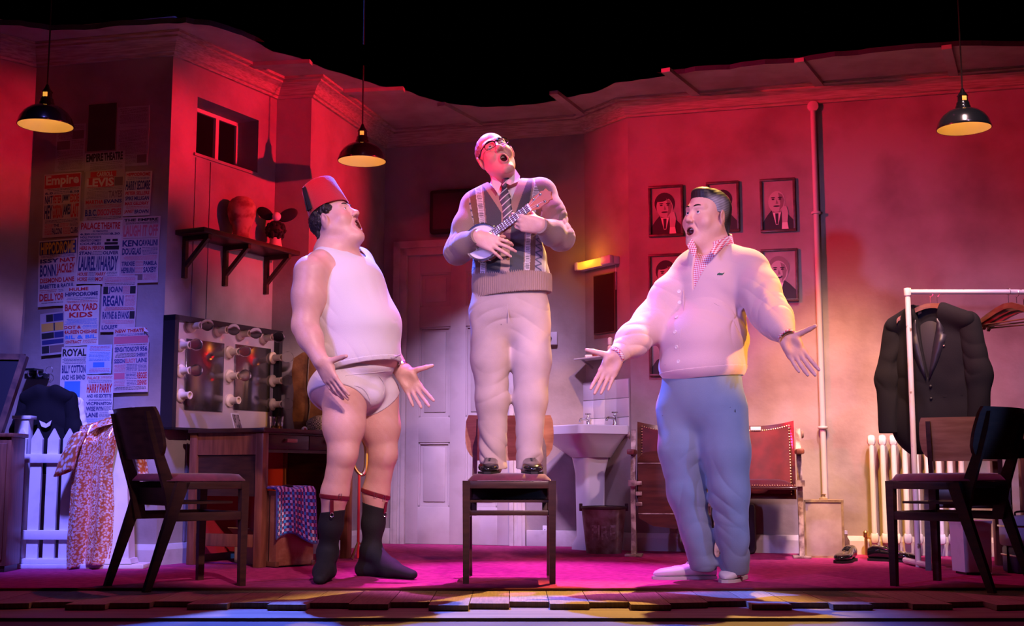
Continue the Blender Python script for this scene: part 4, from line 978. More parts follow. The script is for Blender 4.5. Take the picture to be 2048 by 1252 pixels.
for k, (xa, xb) in enumerate(((-H2 + .02, -.02), (.02, H2 - .02))):
    # curved back: wooden shell with velvet pad and a row of brass nails
    def backp(s, q, d=0, ins=0):
        x = xa + ins + (xb - xa - 2 * ins) * s; c = (2 * s - 1); z = .33 + ins + (.425 - 2 * ins + .028 * c * c) * q
        return (x, .075 - .055 * c * c + .10 * (q) - d, z)
    mb = MB(); nu, nv = 14, 8
    f1 = lambda s, q: backp(s, q, 0); f2 = lambda s, q: backp(s, q, -.016)
    mb.grid(f1, nu, nv); mb.grid(f2, nu, nv)
    S = (nu + 1) * (nv + 1); rim = [(i, 0) for i in range(nu)] + [(nu, j) for j in range(nv)] + [(i, nv) for i in range(nu, 0, -1)] + [(0, j) for j in range(nv, 0, -1)]
    qq = lambda s_, i, j: s_ * S + j * (nu + 1) + i
    mb.f += [(qq(0, *rim[k2]), qq(0, *rim[(k2 + 1) % len(rim)]), qq(1, *rim[(k2 + 1) % len(rim)]), qq(1, *rim[k2])) for k2 in range(len(rim))]; mb.m += [0] * len(rim)
    bk = mb.build('back_shell', MSW, t)
    mb = MB(); mb.grid(lambda s, q: backp(s, q, .004 + .022 * (1 - (2 * s - 1) ** 6) * (1 - (2 * q - 1) ** 6), .03), 20, 14); mb.build('back_pad', MVEL, bk, angle=180)
    mb = MB()
    for i in range(31): mb.ball(backp(i / 30, 1, .006, .028), .0042, 6, 4)
    for e in (0, 1):
        for j in range(24): mb.ball(backp(e, j / 24, .006, .028), .0042, 6, 4)
    o = mb.build('brass_nails', MBRASS, bk); o['kind'] = 'stuff'
    if k == 1: MB().box((xa + xb) / 2 - .022, (xa + xb) / 2 + .022, .145, .150, .722, .748).build('number_plate', M('white_enamel', (.65, .62, .6), .4), bk) if False else None
    xm_ = (xa + xb) / 2; hw = (xb - xa) / 2 - .012
    if k == 0:   # tipped up: underside board towards the room
        P = [(-hw, .56), (-hw + .03, .595), (-hw + .08, .605), (hw - .08, .605), (hw - .03, .595), (hw, .56), (hw, .22), (hw * .6, .175), (0, .16), (-hw * .6, .175), (-hw, .22)]
        mb = MB(); mb.prism([(xm_ + x, z) for x, z in P], -.045, -.03, 'xz'); mb.build('tipped_seat', MSW, t, smooth=False)
        mb = MB(); mb.prism([(xm_ + x * .95, .02 + z * .95) for x, z in P], -.03, .03, 'xz'); mb.build('seat_cushion', MVEL, t, smooth=False)
        for z in (.535, .245): MB().box(xm_ - hw, xm_ + hw, -.050, -.044, z - .003, z + .003).build('board_groove', MIRON, t)
        for s_ in (-1, 1):
            for z in (.42, .36, .30): MB().box(xm_ + s_ * (hw - .005) - .018, xm_ + s_ * (hw - .005) + .018, -.056, -.044, z - .012, z + .012, .003).build('hinge_plate', MIRON, t)
    else:
        mb = MB(); mb.box(xm_ - hw, xm_ + hw, -.36, .05, .39, .405, .005); mb.build('seat_board', MSW, t)
        mb = MB(); mb.grid(lambda s, q: (xm_ - hw + .012 + (2 * hw - .024) * s, -.352 + .38 * q, .405 + .04 * (1 - (2 * s - 1) ** 6) * (1 - (2 * q - 1) ** 8) ** .6), 16, 16); mb.build('seat_cushion', MVEL, t, angle=180)
        mb = MB()
        for i in range(30): mb.ball((xm_ - hw + .012 + (2 * hw - .024) * i / 29, -.354, .412), .0042, 6, 4)
        o = mb.build('brass_nails', MBRASS, t); o['kind'] = 'stuff'
MB().box(H2 * .5 - .03, H2 * .5 + .03, .160, .172, .728, .750, .001).build('number_plate', M('white_enamel', (.65, .62, .6), .4), t)
# dark bag under the lowered seat
pbg = atz(1470, 1108, .007)
t = thing('holdall_bag', 'dark bag with a red tag pushed under the theatre seats', 'bag', (pbg.x, pbg.y + .02, .007), rz)
MB().box(-.13, .13, -.04, .10, 0, .30, .03).build('bag_body', M('dark_bag', (.03, .015, .018), .7, bump=.3, bscale=20), t)
MB().box(.02, .06, -.046, -.04, .10, .20, .004).build('tag', M('red_tag', (.4, .03, .03), .6), t)
MB().tube(cat_pts([(-.06, -.03, .29), (-.05, -.03, .35), (.05, -.03, .35), (.06, -.03, .29)], 5), .008, 8).build('handle', M('dark_bag', ()), t)
# tin box with glassy sides under the pipe
ptn = atz(1645, 1116, .007)
t = thing('tin_tank', 'square metal edged tank with cloudy glass sides below the pipe', 'tank', (ptn.x + .035, ptn.y + .08, .007), WRR.rz)
tw = .105; th_ = .325
MTIN = M('tin_edge', (.55, .45, .25), .4, .6, var=(.30, .22, .14), vscale=20)
mb = MB()
for x in (-tw, tw):
    for y in (-.08, .08): MB().box(x - .006, x + .006, y - .006, y + .006, 0, th_).build('edge_strip', MTIN, t)
for z in (0, th_ - .012): 
    mb = MB(); mb.box(-tw, tw, -.086, -.074, z, z + .012); mb.box(-tw, tw, .074, .086, z, z + .012); mb.box(-tw - .006, -tw + .006, -.08, .08, z, z + .012); mb.box(tw - .006, tw + .006, -.08, .08, z, z + .012); mb.build('rim', MTIN, t)
MCG = M('cloudy_glass', (.45, .38, .36), .3, var=(.30, .24, .22), vscale=9, alpha=.8)
for (a, b_, c_, d_) in ((-tw, tw, -.081, -.077), (-tw, tw, .077, .081), (-tw, -tw + .004, -.078, .078), (tw - .004, tw, -.078, .078)): MB().box(a, b_, c_, d_, .01, th_ - .01).build('glass_side', MCG, t)
MB().box(-tw, tw, -.08, .08, .004, .01).build('bottom', MTIN, t)
MB().lathe([(.025, 0), (.025, .01), (.012, .014), (.012, .03), (.02, .034)], (.0, 0, th_), n=14).build('lid_knob', MTIN, t)
MB().box(-tw - .004, tw + .004, -.084, .084, th_ - .004, th_ + .002).build('lid', MTIN, t)
# ------------------------------------------------------------------ radiator
t, W = wall_thing('wall_right', 'column_radiator', 'white cast iron column radiator behind the clothes rail', 'radiator')
xa, za = W.hit(1735, 870, .08); xb, zb = W.hit(1742, 1102, .08); pitch = .062; nsec = 9
MRAD = M('radiator_paint', (.66, .64, .66), .35)
zt_ = za; zb_ = .075
def section(x):
    mb = MB()
    for dy in (-.105, -.055):
        mb.tube(cat_pts([(x, dy, zb_ + .02), (x, dy, zb_ + .06), (x, dy, (zt_ + zb_) / 2), (x, dy, zt_ - .06), (x, dy, zt_ - .02)], 3), [.015] * 13, 10)
    mb.box(x - .024, x + .024, -.125, -.035, zt_ - .065, zt_, .02); mb.box(x - .024, x + .024, -.125, -.035, zb_, zb_ + .065, .02)
    return mb
base = section(0).mesh('section', MRAD)
for k in range(nsec): o = link_mesh('section', base, None, t); o.location = (xa + .02 + k * pitch, 0, 0)
for k in (0, nsec - 1): MB().box(xa + k * pitch - .0 + .005, xa + k * pitch + .035, -.11, -.05, .007, zb_ + .01, .006).build('foot', MRAD, t)
MB().tube([(xa - .03, -.08, .007), (xa - .03, -.08, zb_ + .03), (xa, -.08, zb_ + .035)], .010, 8).build('feed_pipe', MBRASS, t)
MB().lathe([(.014, 0), (.016, .01), (.016, .03), (.008, .04)], (xa - .03, -.08, zb_ + .035), n=12).build('valve', MBRASS, t)
# black shoes by the radiator and a bottle
def leather_shoe(mb, L=.27):
    ring = []; 
    prof = [(0, .030, .0, .06), (.03, .038, 0, .075), (.07, .038, 0, .070), (.11, .036, 0, .062), (.15, .044, 0, .050), (.20, .047, 0, .042), (.24, .040, 0, .036), (.265, .022, .002, .026), (.275, .006, .006, .016)]
    n = 14; V = []
    for (y, hw_, z0_, z1_) in prof:
        for k in range(n):
            a = 2 * PI * k / n; c_, s_ = math.cos(a), math.sin(a)
            V.append((hw_ * (abs(c_) ** .8) * (1 if c_ > 0 else -1), -y * L / .27, .012 + z0_ + (z1_ - z0_) * (.5 + .5 * (abs(s_) ** .7) * (1 if s_ > 0 else -1))))
    F = [(i * n + k, i * n + (k + 1) % n, (i + 1) * n + (k + 1) % n, (i + 1) * n + k) for i in range(len(prof) - 1) for k in range(n)] + [tuple(range(n - 1, -1, -1)), tuple((len(prof) - 1) * n + k for k in range(n))]
    mb.add(V, F)
def shoe_sole(mb, L=.27):
    pts = [(0.032, 0), (.040, -.04), (.036, -.10), (.046, -.17), (.048, -.21), (.038, -.255), (.015, -.28)]
    poly = pts + [(-x, y) for x, y in reversed(pts)] ; mb.prism([(x, y * L / .27) for x, y in poly], 0, .014, 'xy')
MPAT = M('black_patent', (.008, .008, .010), .08, coat=1)
for k, (u, dy, rz_) in enumerate(((1716, 0, -.5), (1752, -.03, .9))):
    p = atz(u, 1124, .007); t = thing('black_shoe', ('black patent shoe beside the bottle at the radiator', 'black patent shoe with toe turned to the chair by the radiator')[k], 'shoe', (p.x, p.y + .12, .007), rz_, 'black shoes by the radiator')
    mb = MB(); leather_shoe(mb); mb.build('upper', MPAT, t, angle=60)
    mb = MB(); shoe_sole(mb); mb.build('sole', M('shoe_sole', (.012, .010, .010), .6), t)
    mb = MB()
    for j in range(4): mb.tube([(-.018, -.09 - j * .018, .076 - j * .004), (0, -.092 - j * .018, .081 - j * .004), (.018, -.09 - j * .018, .076 - j * .004)], .0022, 5)
    o = mb.build('laces', MCLOTHBLK, t); o['kind'] = 'stuff'
p = atz(1704, 1113, .007); t = thing('small_bottle', 'small glass bottle standing behind the black shoes', 'bottle', (p.x, p.y + .12, .007))
MB().lathe([(.020, 0), (.021, .004), (.021, .085), (.009, .105), (.009, .125)], n=16).build('bottle_body', M('brown_glass', (.25, .16, .12), .1, trans=.5), t)
MB().lathe([(.011, .122), (.011, .142), (.001, .143)], n=14, cap=False).build('cap', M('pale_cap', ()), t)
# shoe at the left edge
p = atz(2, 1132, .007); t = thing('black_shoe', 'shiny black shoe at the left edge beside the cabinet', 'shoe', (p.x - .03, 6.12, .007), .3)
mb = MB(); leather_shoe(mb); mb.build('upper', MPAT, t, angle=60); mb = MB(); shoe_sole(mb); mb.build('sole', M('shoe_sole', ()), t)
# ------------------------------------------------------------------ clothes rail
RYY = 6.55
t = thing('clothes_rail', 'chipped white metal clothes rail standing at the right', 'clothes rail', (0, RYY, .007))
MRL = M('chipped_white_pipe', (.62, .56, .56), .4, var=(.20, .13, .10), vscale=14, contrast=(.66, .70))
pA = at(1815, 584, RYY); x0 = pA.x; zr = pA.z - .007
MB().lathe([(.0145, 0), (.0145, zr)], (x0, 0, 0), n=12).build('post', MRL, t)
MB().lathe([(.0145, 0), (.0145, zr)], (x0 + 1.3, 0, 0), n=12).build('post', MRL, t)
MB().tube([(x0 - .012, 0, zr), (x0 + 1.312, 0, zr)], .0135, 12).build('hanging_bar', MRL, t)
MB().lathe([(.018, 0), (.019, .004), (.019, .036), (.018, .04)], (x0, 0, zr - .02), n=14).build('corner_joint', MRL, t)
for x in (x0, x0 + 1.3): MB().tube([(x, -.22, .02), (x, .22, .02)], .0145, 10).build('foot_bar', MRL, t)
# wooden hangers
MHW = M('hanger_wood', (.22, .085, .04), .4, var=(.14, .05, .025), vscale=10, stretch=(1, 1, 5))
def hanger(pos, rz, label, tilt=0, bar=True, grp='wooden coat hangers on the rail', sc=1):
    h = thing('coat_hanger', label, 'hanger', pos, rz, grp); h.scale = (sc, sc, sc)
    half = [(0, .006), (.03, .004), (.08, -.012), (.14, -.038), (.195, -.066), (.205, -.082)]
    for s_ in (-1, 1):
        mb = MB(); n_ = len(half); V = []
        for (x, z) in half:
            hgt = .030 if x < .15 else .024; th = .008 + .006 * (x / .2)
            V += [(s_ * x, -th - .012 * (x / .2) ** 2, z - hgt / 2), (s_ * x, th - .012 * (x / .2) ** 2, z - hgt / 2), (s_ * x, th - .012 * (x / .2) ** 2, z + hgt / 2), (s_ * x, -th - .012 * (x / .2) ** 2, z + hgt / 2)]
        F = [(i * 4 + k, i * 4 + (k + 1) % 4, (i + 1) * 4 + (k + 1) % 4, (i + 1) * 4 + k) for i in range(n_ - 1) for k in range(4)] + [(3, 2, 1, 0), tuple((n_ - 1) * 4 + k for k in range(4))]
        mb.add(V, F).build('arm', MHW, h, angle=50)
    hk = [(0, 0, .01), (0, 0, .055), (.002, 0, .062)] + [(.018 * math.cos(a), 0, .080 + .018 * math.sin(a)) for a in np.linspace(-1.9, 2.4, 14)]
    mb = MB().tube([(x, y, z) for x, y, z in hk], .0018, 6); mb.build('hook', MSTEEL, h)
    if bar: MB().tube([(-.195, -.012, -.078), (.195, -.012, -.078)], .004, 8).build('trouser_bar', MHW, h)
    return h
ztop_r = zr + .007 - .0785
p = at(1860, 584, RYY); JX = p.x
hanger((JX, RYY, ztop_r), -.62, 'wooden hanger carrying the black dinner jacket on the white rail', bar=False, sc=.86)
hanger((JX + .035, RYY, ztop_r), -.72, 'spare wooden hanger pressed behind the black jacket hanger', bar=False, sc=.86)
for k, (u, rz_, tz, lb) in enumerate(((2016, -1.15, 0, 'leftmost empty wooden hanger on the rail'), (2032, -1.02, -.01, 'middle empty wooden hanger on the rail'), (2046, -.92, -.02, 'rightmost empty wooden hanger with its bar on the rail'))):
    p = at(u, 582, RYY); hanger((p.x, RYY, ztop_r + tz), rz_, lb)
# stack of books, table, suitcases and white bin at the right edge
TY = 6.25
p = at(2032, 870, TY)
t = thing('side_table', 'wooden side table at the right edge behind the dark chair', 'table', (p.x, TY, .007), 0)
tz = at(2040, 868, TY).z - .007
MB().box(0, .8, 0, .45, tz - .025, tz, .004).build('table_top', MWOOD, t)
MB().box(.02, .78, .02, .04, tz - .12, tz - .025).build('apron', MWOOD, t)
MB().box(.02, .04, .02, .43, tz - .12, tz - .025).build('apron', MWOOD, t)
for x in (.025, .735):
    for y in (.02, .39): MB().box(x, x + .04, y, y + .04, 0, tz - .025, .003).build('leg', MWOOD, t)
for k, (w_, c_) in enumerate(((.2, (.55, .52, .5)), (.19, (.12, .10, .22)), (.18, (.5, .45, .42)))):
    b_ = thing('book', ('bottom pale book of the stack on the side table', 'middle dark book of the stack on the side table', 'top pale book of the stack on the side table')[k], 'book', (p.x + .03, TY + .04, .007 + tz + k * .022), .02 * k, 'books stacked on the side table')
    MB().box(.003, w_ - .003, .003, .147, .003, .019).build('pages', M('pages', (.6, .55, .45), .9), b_)
    cm = M('book_cover_%d' % k, c_, .6); MB().box(0, w_, 0, .15, 0, .003).build('cover', cm, b_); MB().box(0, w_, 0, .15, .019, .0215).build('cover', cm, b_); MB().box(0, .003, 0, .15, .003, .019).build('spine', cm, b_)
def suitcase(pos, w_, d_, h_, label, col):
    s_ = thing('suitcase', label, 'suitcase', pos, .03); m_ = M('case_' + label[:12], col, .4)
    MB().box(0, w_, 0, d_, 0, h_, .015).build('shell', m_, s_)
    MB().box(-.002, w_ + .002, -.003, d_ + .002, h_ * .62, h_ * .62 + .010, .001).build('seam', MSTEEL, s_)
    for f_ in (.25, .75): MB().box(w_ * f_ - .02, w_ * f_ + .02, -.008, .0, h_ * .56, h_ * .70, .003).build('latch', MSTEEL, s_)
    MB().tube(cat_pts([(w_ * .12, d_ * .4, h_), (w_ * .14, d_ * .4, h_ + .018), (w_ * .36, d_ * .4, h_ + .018), (w_ * .38, d_ * .4, h_)], 4), .005, 6).build('handle', M('dark_leather', ()), s_)
p2 = at(2018, 1030, 6.12)
suitcase((p2.x, 6.12, .135), .45, .14, at(2020, 1032, 6.12).z - .135, 'pale blue suitcase resting on a crate at the right edge', (.42, .48, .62))
suitcase((p2.x + .02, 6.10, .007), .40, .18, .126, 'dark blue case on the floor under the pale suitcase', (.05, .10, .30))
pbn = atz(1955, 1150, .007); bt = at(1955, 1050, pbn.y).z
t = thing('white_bin', 'tall white painted waste bin behind the dark chair', 'bin', (pbn.x, pbn.y + .07, .007), .12)
bw = .072; mb = MB(); tap(mb, -bw * .93, bw * .93, .065, .012, bt, -bw, bw, .07); mb.build('bin_body', MWHITE, t)
mb = MB(); tap(mb, -bw * 1.05, bw * 1.05, .073, bt, bt + .012, -bw * 1.05, bw * 1.05, .073); mb.build('bin_lid', MWHITE, t)
mb = MB(); mb.box(-.055, .055, -.055, .055, 0, .012); mb.build('foot', MDARK, t)
# chair with a light wooden back beyond the dark one
p3 = at(1918, 1140, 6.30)
make_chair((at(1932, 900, 6.46).x, 6.46, .007), 2.75, 'chair with light wooden back standing beyond the dark chair at right', MPLY)

# ================================================================== playbills pasted on the left wall
PAPER = {k: M('playbill_paper_' + k, c, .8, var=tuple(x * .8 for x in c), vscale=9, bump=.1, bscale=30) for k, c in dict(cream=(.56, .52, .48), pink=(.52, .40, .40), grey=(.40, .36, .36), tan=(.42, .35, .28), dark=(.06, .035, .03), blue=(.42, .50, .62)).items()}
INK = dict(r=M('red_ink', (.42, .02, .03), .7), b=M('navy_ink', (.025, .03, .13), .7), k=M('black_ink', (.015, .015, .02), .7), l=M('light_blue_ink', (.05, .20, .50), .7), w=M('pale_ink', (.55, .50, .42), .7), y=M('yellow_ink', (.55, .36, .06), .7), p=M('pink_ink', (.50, .12, .16), .7), d=M('dim_ink', (.16, .10, .10), .7))
PW = WALLS['wall_left']
_layer = [0]
def playbill(px, label, rows, paper='cream', tilt=0.0, fold=False, skew=0.0):
    u0, v0, u1, v1 = px
    xa, za = PW.hit(u0, (v0 + v1) / 2); xb, _ = PW.hit(u1, (v0 + v1) / 2); _, zt = PW.hit((u0 + u1) / 2, v0); _, zb = PW.hit((u0 + u1) / 2, v1)
    wd = xb - xa; ht = zt - zb; _layer[0] += 1; off = .0008 + .0009 * _layer[0]
    t = thing('playbill', label, 'poster', PW.pt((xa + xb) / 2, off, (zt + zb) / 2), PW.rz, 'old playbills pasted on the left wall')
    rot = Matrix.Rotation(-tilt, 4, 'Y')
    W2, H2 = wd / 2, ht / 2; rr_ = random.Random(_layer[0])
    # sheet with slightly ragged edges
    outl = []
    for (ax, az, bx, bz) in ((-W2, -H2, W2, -H2), (W2, -H2, W2, H2), (W2, H2, -W2, H2), (-W2, H2, -W2, -H2)):
        for k in range(5): f_ = k / 5; outl.append((ax + (bx - ax) * f_ + rr_.uniform(-.0012, .0012), az + (bz - az) * f_ + rr_.uniform(-.0012, .0012)))
    if fold: outl = [p for p in outl if not (p[0] > W2 * .75 and p[1] > H2 * .86)]
    MB().prism(outl, -.0007, 0, 'xz').xform(rot).build('sheet', PAPER[paper], t, smooth=False)
    if fold:
        MB().add([(W2 * .70, -.002, H2), (W2, -.002, H2 * .82), (W2 * .78, -.012, H2 * .85)], [(0, 1, 2)]).xform(rot).build('folded_corner', PAPER[paper], t, smooth=False)
    mbs = {}
    def M_(c): return mbs.setdefault(c, MB())
    tot = sum(r[0] for r in rows); z = H2 * .965; pad = wd * .035; full = ht * .95
    for r in rows:
        h_ = full * r[0] / tot; segs = r[1]; z1 = z; z0 = z - h_; z = z0; gap = min(h_ * .14, .004)
        if len(r) > 2:
            bx0, bx1 = r[2][1] if len(r[2]) > 1 else (0, 1)
            M_(r[2][0] + '!').box(-W2 + pad * .6 + (wd - pad * 1.2) * bx0, -W2 + pad * .6 + (wd - pad * 1.2) * bx1, -.0011, -.0007, z0 + gap * .3, z1 - gap * .3)
        ws = sum(s_[2] for s_ in segs); x = -W2 + pad; uw = wd - 2 * pad
        for tx, cc, wt in segs:
            w_ = uw * wt / ws; x0, x1 = x + w_ * .02, x + w_ * .98; x += w_
            if not tx: continue
            if tx == '~':     # print too small to read
                n_ = max(1, int(h_ / .007)); 
                for k in range(n_):
                    zz = z0 + gap * .5 + (h_ - gap) * (k + .5) / n_; q = x0 + rr_.uniform(0, .1) * w_
                    while q < x1 - .003:
                        l = min(rr_.uniform(.006, .02), x1 - q); M_(cc).box(q, q + l, -.0013, -.0007, zz - .0011, zz + .0011); q += l + .0025
            elif tx == '#':   # a printed picture block
                M_(cc).box(x0, x1, -.0013, -.0007, z0 + gap, z1 - gap)
            elif tx == '=':
                M_(cc).box(x0, x1, -.0013, -.0007, (z0 + z1) / 2 - .0006, (z0 + z1) / 2 + .0006)
            else: text_fit(M_(cc), tx, x0, x1, z0 + gap, z1 - gap, -.0015, .034)
    nm = dict(r='red_lettering', b='navy_lettering', k='black_lettering', l='blue_lettering', w='pale_lettering', y='yellow_lettering', p='pink_lettering', d='dim_lettering')
    for c_, mb in mbs.items():
        if not mb.v: continue
        mb.xform(rot); o = mb.build(nm[c_[0]] if '!' not in c_ else 'printed_band', INK[c_[0]], t, smooth=False); o['kind'] = 'stuff'
    return t
T = lambda s_, c_='b', w_=1: (s_, c_, w_)
playbill((112, 249, 170, 343), 'dim faded playbill in the top left, below the hanging lamp', [(1, [T('~', 'd')]), (2, [T('~', 'd', 1), T('#', 'd', .8)]), (2, [T('#', 'd', 1), T('~', 'd', 1)]), (2, [T('~', 'd')]), (2, [T('~', 'd')])], 'grey')
playbill((234, 213, 298, 332), 'dim faded playbill in the top right of the wall', [(1, [T('~', 'd')]), (1.6, [T('~', 'd')]), (.8, [T('=', 'd')]), (2, [T('~', 'd')]), (2, [T('~', 'd')]), (1.5, [T('~', 'd', 2), T('#', 'd', 1)])], 'grey')
playbill((170, 304, 250, 342), 'torn strip of playbill headed by a theatre name, mostly covered', [(1.3, [T('EMPIRE', 'k', 1), T('THEATRE', 'k', 1.1)]), (.5, [T('~', 'd')]), (.7, [T('~', 'd')])], 'grey', .02)
playbill((177, 208, 233, 301), 'dark brown board curling off the wall at the top', [(1, [T('', 'k')])], 'dark')
playbill((88, 347, 162, 474), 'playbill with a dark red band and script heading', [(2.3, [T('Empire', 'w')], ('r',)), (.5, [T('~', 'k')]), (.6, [T('6.0', 'b', .5), T('~', 'b', 1), T('8.10', 'b', .6)]), (1.6, [T('NAT', 'b', 1), T('PETER', 'r', 1.1), T('JIMMY', 'b', 1), T('EDDIE', 'r', 1.1)]), (2.6, [T('HEY', 'b', 1), T('GORDON', 'r', 1.2), T('JAMES', 'b', 1), T('LAST', 'r', 1)]), (.7, [T('~', 'b')]), (.7, [T('~', 'r', 1), T('THE', 'b', .6), T('~', 'r', 1), T('~', 'b', 1)]), (1.3, [T('~', 'r', 1), T('FALCONS', 'b', 1.3), T('~', 'r', 1), T('CLARK', 'b', 1)])], 'pink', .02)
playbill((170, 341, 249, 443), 'tan playbill with a red oval heading about discoveries', [(.9, [T('', 'r', .6), T('CARROLL', 'w', 1), T('', 'r', .6)], ('r', (.12, .8))), (1.5, [T('LEVIS', 'w', 2), T('#', 'd', .6)], ('r', (.05, .75))), (.5, [T('~', 'd')]), (1.3, [T('~', 'd', 1.6), T('TAYES', 'd', 1)]), (.8, [T('MARTHA', 'r', 1), T('EVANS', 'b', 1)]), (.6, [T('~', 'r')]), (1.2, [T('B.B.C.', 'b', .7), T('DISCOVERIES', 'r', 1.4)]), (.5, [T('~', 'k')])], 'tan')
playbill((250, 343, 303, 432), 'small playbill with a big navy comedian name, top right group', [(.8, [T('HIPPODROME', 'r')]), (.5, [T('~', 'b')]), (1.8, [T('HARRY', 'b', 1), T('SECOMBE', 'b', 1.2)]), (.8, [T('PETER SELLERS', 'r')]), (.9, [T('SPIKE MILLIGAN', 'b')]), (.8, [T('MAX GELDRAY', 'r')]), (.5, [T('~', 'r')]), (.9, [T('JANET', 'r', .7), T('BROWN', 'b', 1)])], 'cream', -.02)
playbill((243, 434, 320, 566), 'pale pink playbill about laughing, right of the comedy duo bill', [(.6, [T('THE EMPIRE', 'k')]), (.4, [T('~', 'k')]), (2.0, [T('LAUGH IT OFF', 'p')]), (.3, [T('=', 'k')]), (1.2, [T('KEN', 'b', .9), T('CAVALINI', 'b', 1.1)]), (1.3, [T('DOUGLAS', 'b', 1.1), T('~', 'b', .9)]), (.8, [T('~', 'p')]), (.9, [T('TRIXIE', 'b', 1), T('~', 'p', .6), T('PAMELA', 'b', 1)]), (1.1, [T('HEPBURN', 'b', 1), T('~', 'p', .6), T('SAXBY', 'b', 1)]), (1.1, [T('~', 'p', 1), T('#', 'd', .6), T('~', 'p', 1)])], 'pink', -.01)
playbill((157, 442, 243, 568), 'playbill with red theatre heading and a comedy duo in large navy type', [(1.4, [T('PALACE', 'r', 1), T('THEATRE', 'r', 1)]), (.4, [T('', 'b', 1), T('PLYMOUTH', 'b', 1.2), T('', 'b', 1)]), (.5, [T('6.20', 'b', .5), T('~', 'b', 1), T('8.30', 'b', .5)]), (.55, [T("HOLLYWOOD'S", 'b', 1.2), T('', 'k', 1)]), (.55, [T('GREATEST COMEDY', 'b', 1.2), T('', 'k', .25), T('#', 'k', .22), T('', 'k', .1), T('#', 'k', .30), T('', 'k', .1)]), (.55, [T('COUPLE!', 'b', 1.2), T('', 'k', .15), T('#', 'k', .75), T('', 'k', .08)]), (.9, [T('HERE IN PERSON', 'r', 1.3), T('#', 'k', .75)]), (.8, [T('STAN', 'b', .7), T('~', 'b', .6), T('OLIVER', 'b', .9)]), (2.7, [T('LAUREL', 'b', 1.1), T('AND', 'b', .25), T('HARDY', 'b', 1.1)]), (.8, [T('HOUSE', 'r', .8), T('~', 'b', .6), T('HARRY', 'r', .8), T('~', 'b', .9)]), (.9, [T('HORSE', 'r', .8), T('~', 'b', .6), T('MOFF', 'r', .8), T('~', 'b', .9)])], 'cream', -.025)
playbill((79, 480, 155, 612), 'playbill with a yellow heading on a blue band', [(2.2, [T('HIPPODROME', 'y')], ('b',)), (.5, [T('~', 'b')]), (.9, [T('ISSY', 'b', 1), T('NAT', 'r', .8)]), (2.2, [T('BONN', 'b', 1), T('JACKLEY', 'r', 1.15)]), (1.0, [T('DESMOND LANE', 'r')]), (.9, [T('BABETTE & RAOUL', 'b')]), (.6, [T('~', 'r', 1), T('~', 'b', 1)]), (1.4, [T('DELL', 'r', 1), T('YORK', 'r', .9), T('~', 'b', .5)]), (.4, [T('~', 'k')])], 'cream', .03)
playbill((205, 552, 275, 664), 'playbill naming a singer in large navy type with tiny portraits', [(.9, [T('~', 'p')]), (.5, [T('~', 'k')]), (1.4, [T('#', 'k', .35), T('JOAN', 'b', 1), T('~', 'p', .5), T('#', 'k', .4)]), (1.9, [T('REGAN', 'b', 1.5), T('~', 'p', .8)]), (.6, [T('~', 'r')]), (1.4, [T('RAYNE & EVANS', 'b', 1.6), T('#', 'k', .3)]), (.7, [T('~', 'p')]), (.9, [T('LOUISE', 'b', 1), T('', 'b', 1)])], 'pink', -.01)
playbill((128, 572, 201, 692), 'playbill about back yard children in red block letters', [(.8, [T('', 'r', .2), T('HULME', 'r', 1), T('', 'r', .5)]), (1.0, [T('HIPPODROME', 'b')]), (.6, [T('~', 'b')]), (.5, [T('~', 'r')]), (1.5, [T('BACK YARD', 'r')]), (1.2, [T('', 'r', .2), T('KIDS', 'r', 1), T('', 'r', .2)]), (1.2, [T('~', 'l')]), (.8, [T('DOT &', 'r', .9), T('~', 'l', .8)]), (.9, [T('MAUREEN', 'r', .9), T('CHESHIRE', 'r', 1)]), (.9, [T('BIL & BIL', 'l')]), (.8, [T('CONTRACT', 'r', 1), T('~', 'r', .8)])], 'cream', .01)
playbill((84, 626, 132, 710), 'dark photo collage pasted at the left of the playbills', [(1.2, [T('', 'k', .5), T('#', 'k', .7), T('#', 'b', 1)]), (1.3, [T('#', 'y', 1), T('#', 'k', .1), T('#', 'y', .7)]), (1, [T('#', 'k', .8), T('#', 'b', .6)]), (.8, [T('#', 'b', 1)]), (1.2, [T('#', 'k', .4), T('#', 'd', .8)])], 'grey', .08)
playbill((123, 694, 176, 840), 'tall narrow playbill for a band with a blue picture', [(1.5, [T('ROYAL', 'k')]), (1.2, [T('~', 'b')]), (1.6, [T('BILLY COTTON', 'b')]), (1.1, [T('AND HIS BAND', 'b')]), (3, [T('', 'l', .2), T('#', 'l', 1), T('', 'l', .3)]), (1.6, [T('~', 'l')]), (1.5, [T('~', 'r')])], 'cream')
playbill((176, 690, 226, 748), 'small blank looking playbill with pale blue print', [(1, [T('~', 'p')]), (1.6, [T('~', 'l')]), (1, [T('', 'l', .5), T('#', 'l', 1), T('', 'l', .5)]), (.8, [T('~', 'p')])], 'blue')
playbill((229, 655, 300, 785), 'playbill about sensations with its upper corner folded, right of the lowest bills', [(.8, [T('NEW THEATRE', 'r')]), (.5, [T('~', 'b')]), (1.3, [T('~', 'p')], ('p',)), (.4, [T('~', 'k')]), (1.1, [T('SENSATIONS', 'b', 1.3), T('OF', 'b', .25), T('1956', 'b', .6)]), (.9, [T('~', 'k', 2), T('SHERRY', 'b', 1)]), (1.0, [T('SISSON', 'b', 1), T('ELROY', 'p', 1), T('LAINE', 'b', 1)]), (1.4, [T('~', 'p', 1), T('~', 'b', 1), T('~', 'b', .8)]), (1.3, [T('#', 'p', .9), T('~', 'b', 1), T('REGGIE', 'r', .8)]), (1.1, [T('~', 'p', 1), T('~', 'b', 1), T('DENNIS', 'r', .8)]), (.7, [T('~', 'k')])], 'pink', .02, True)
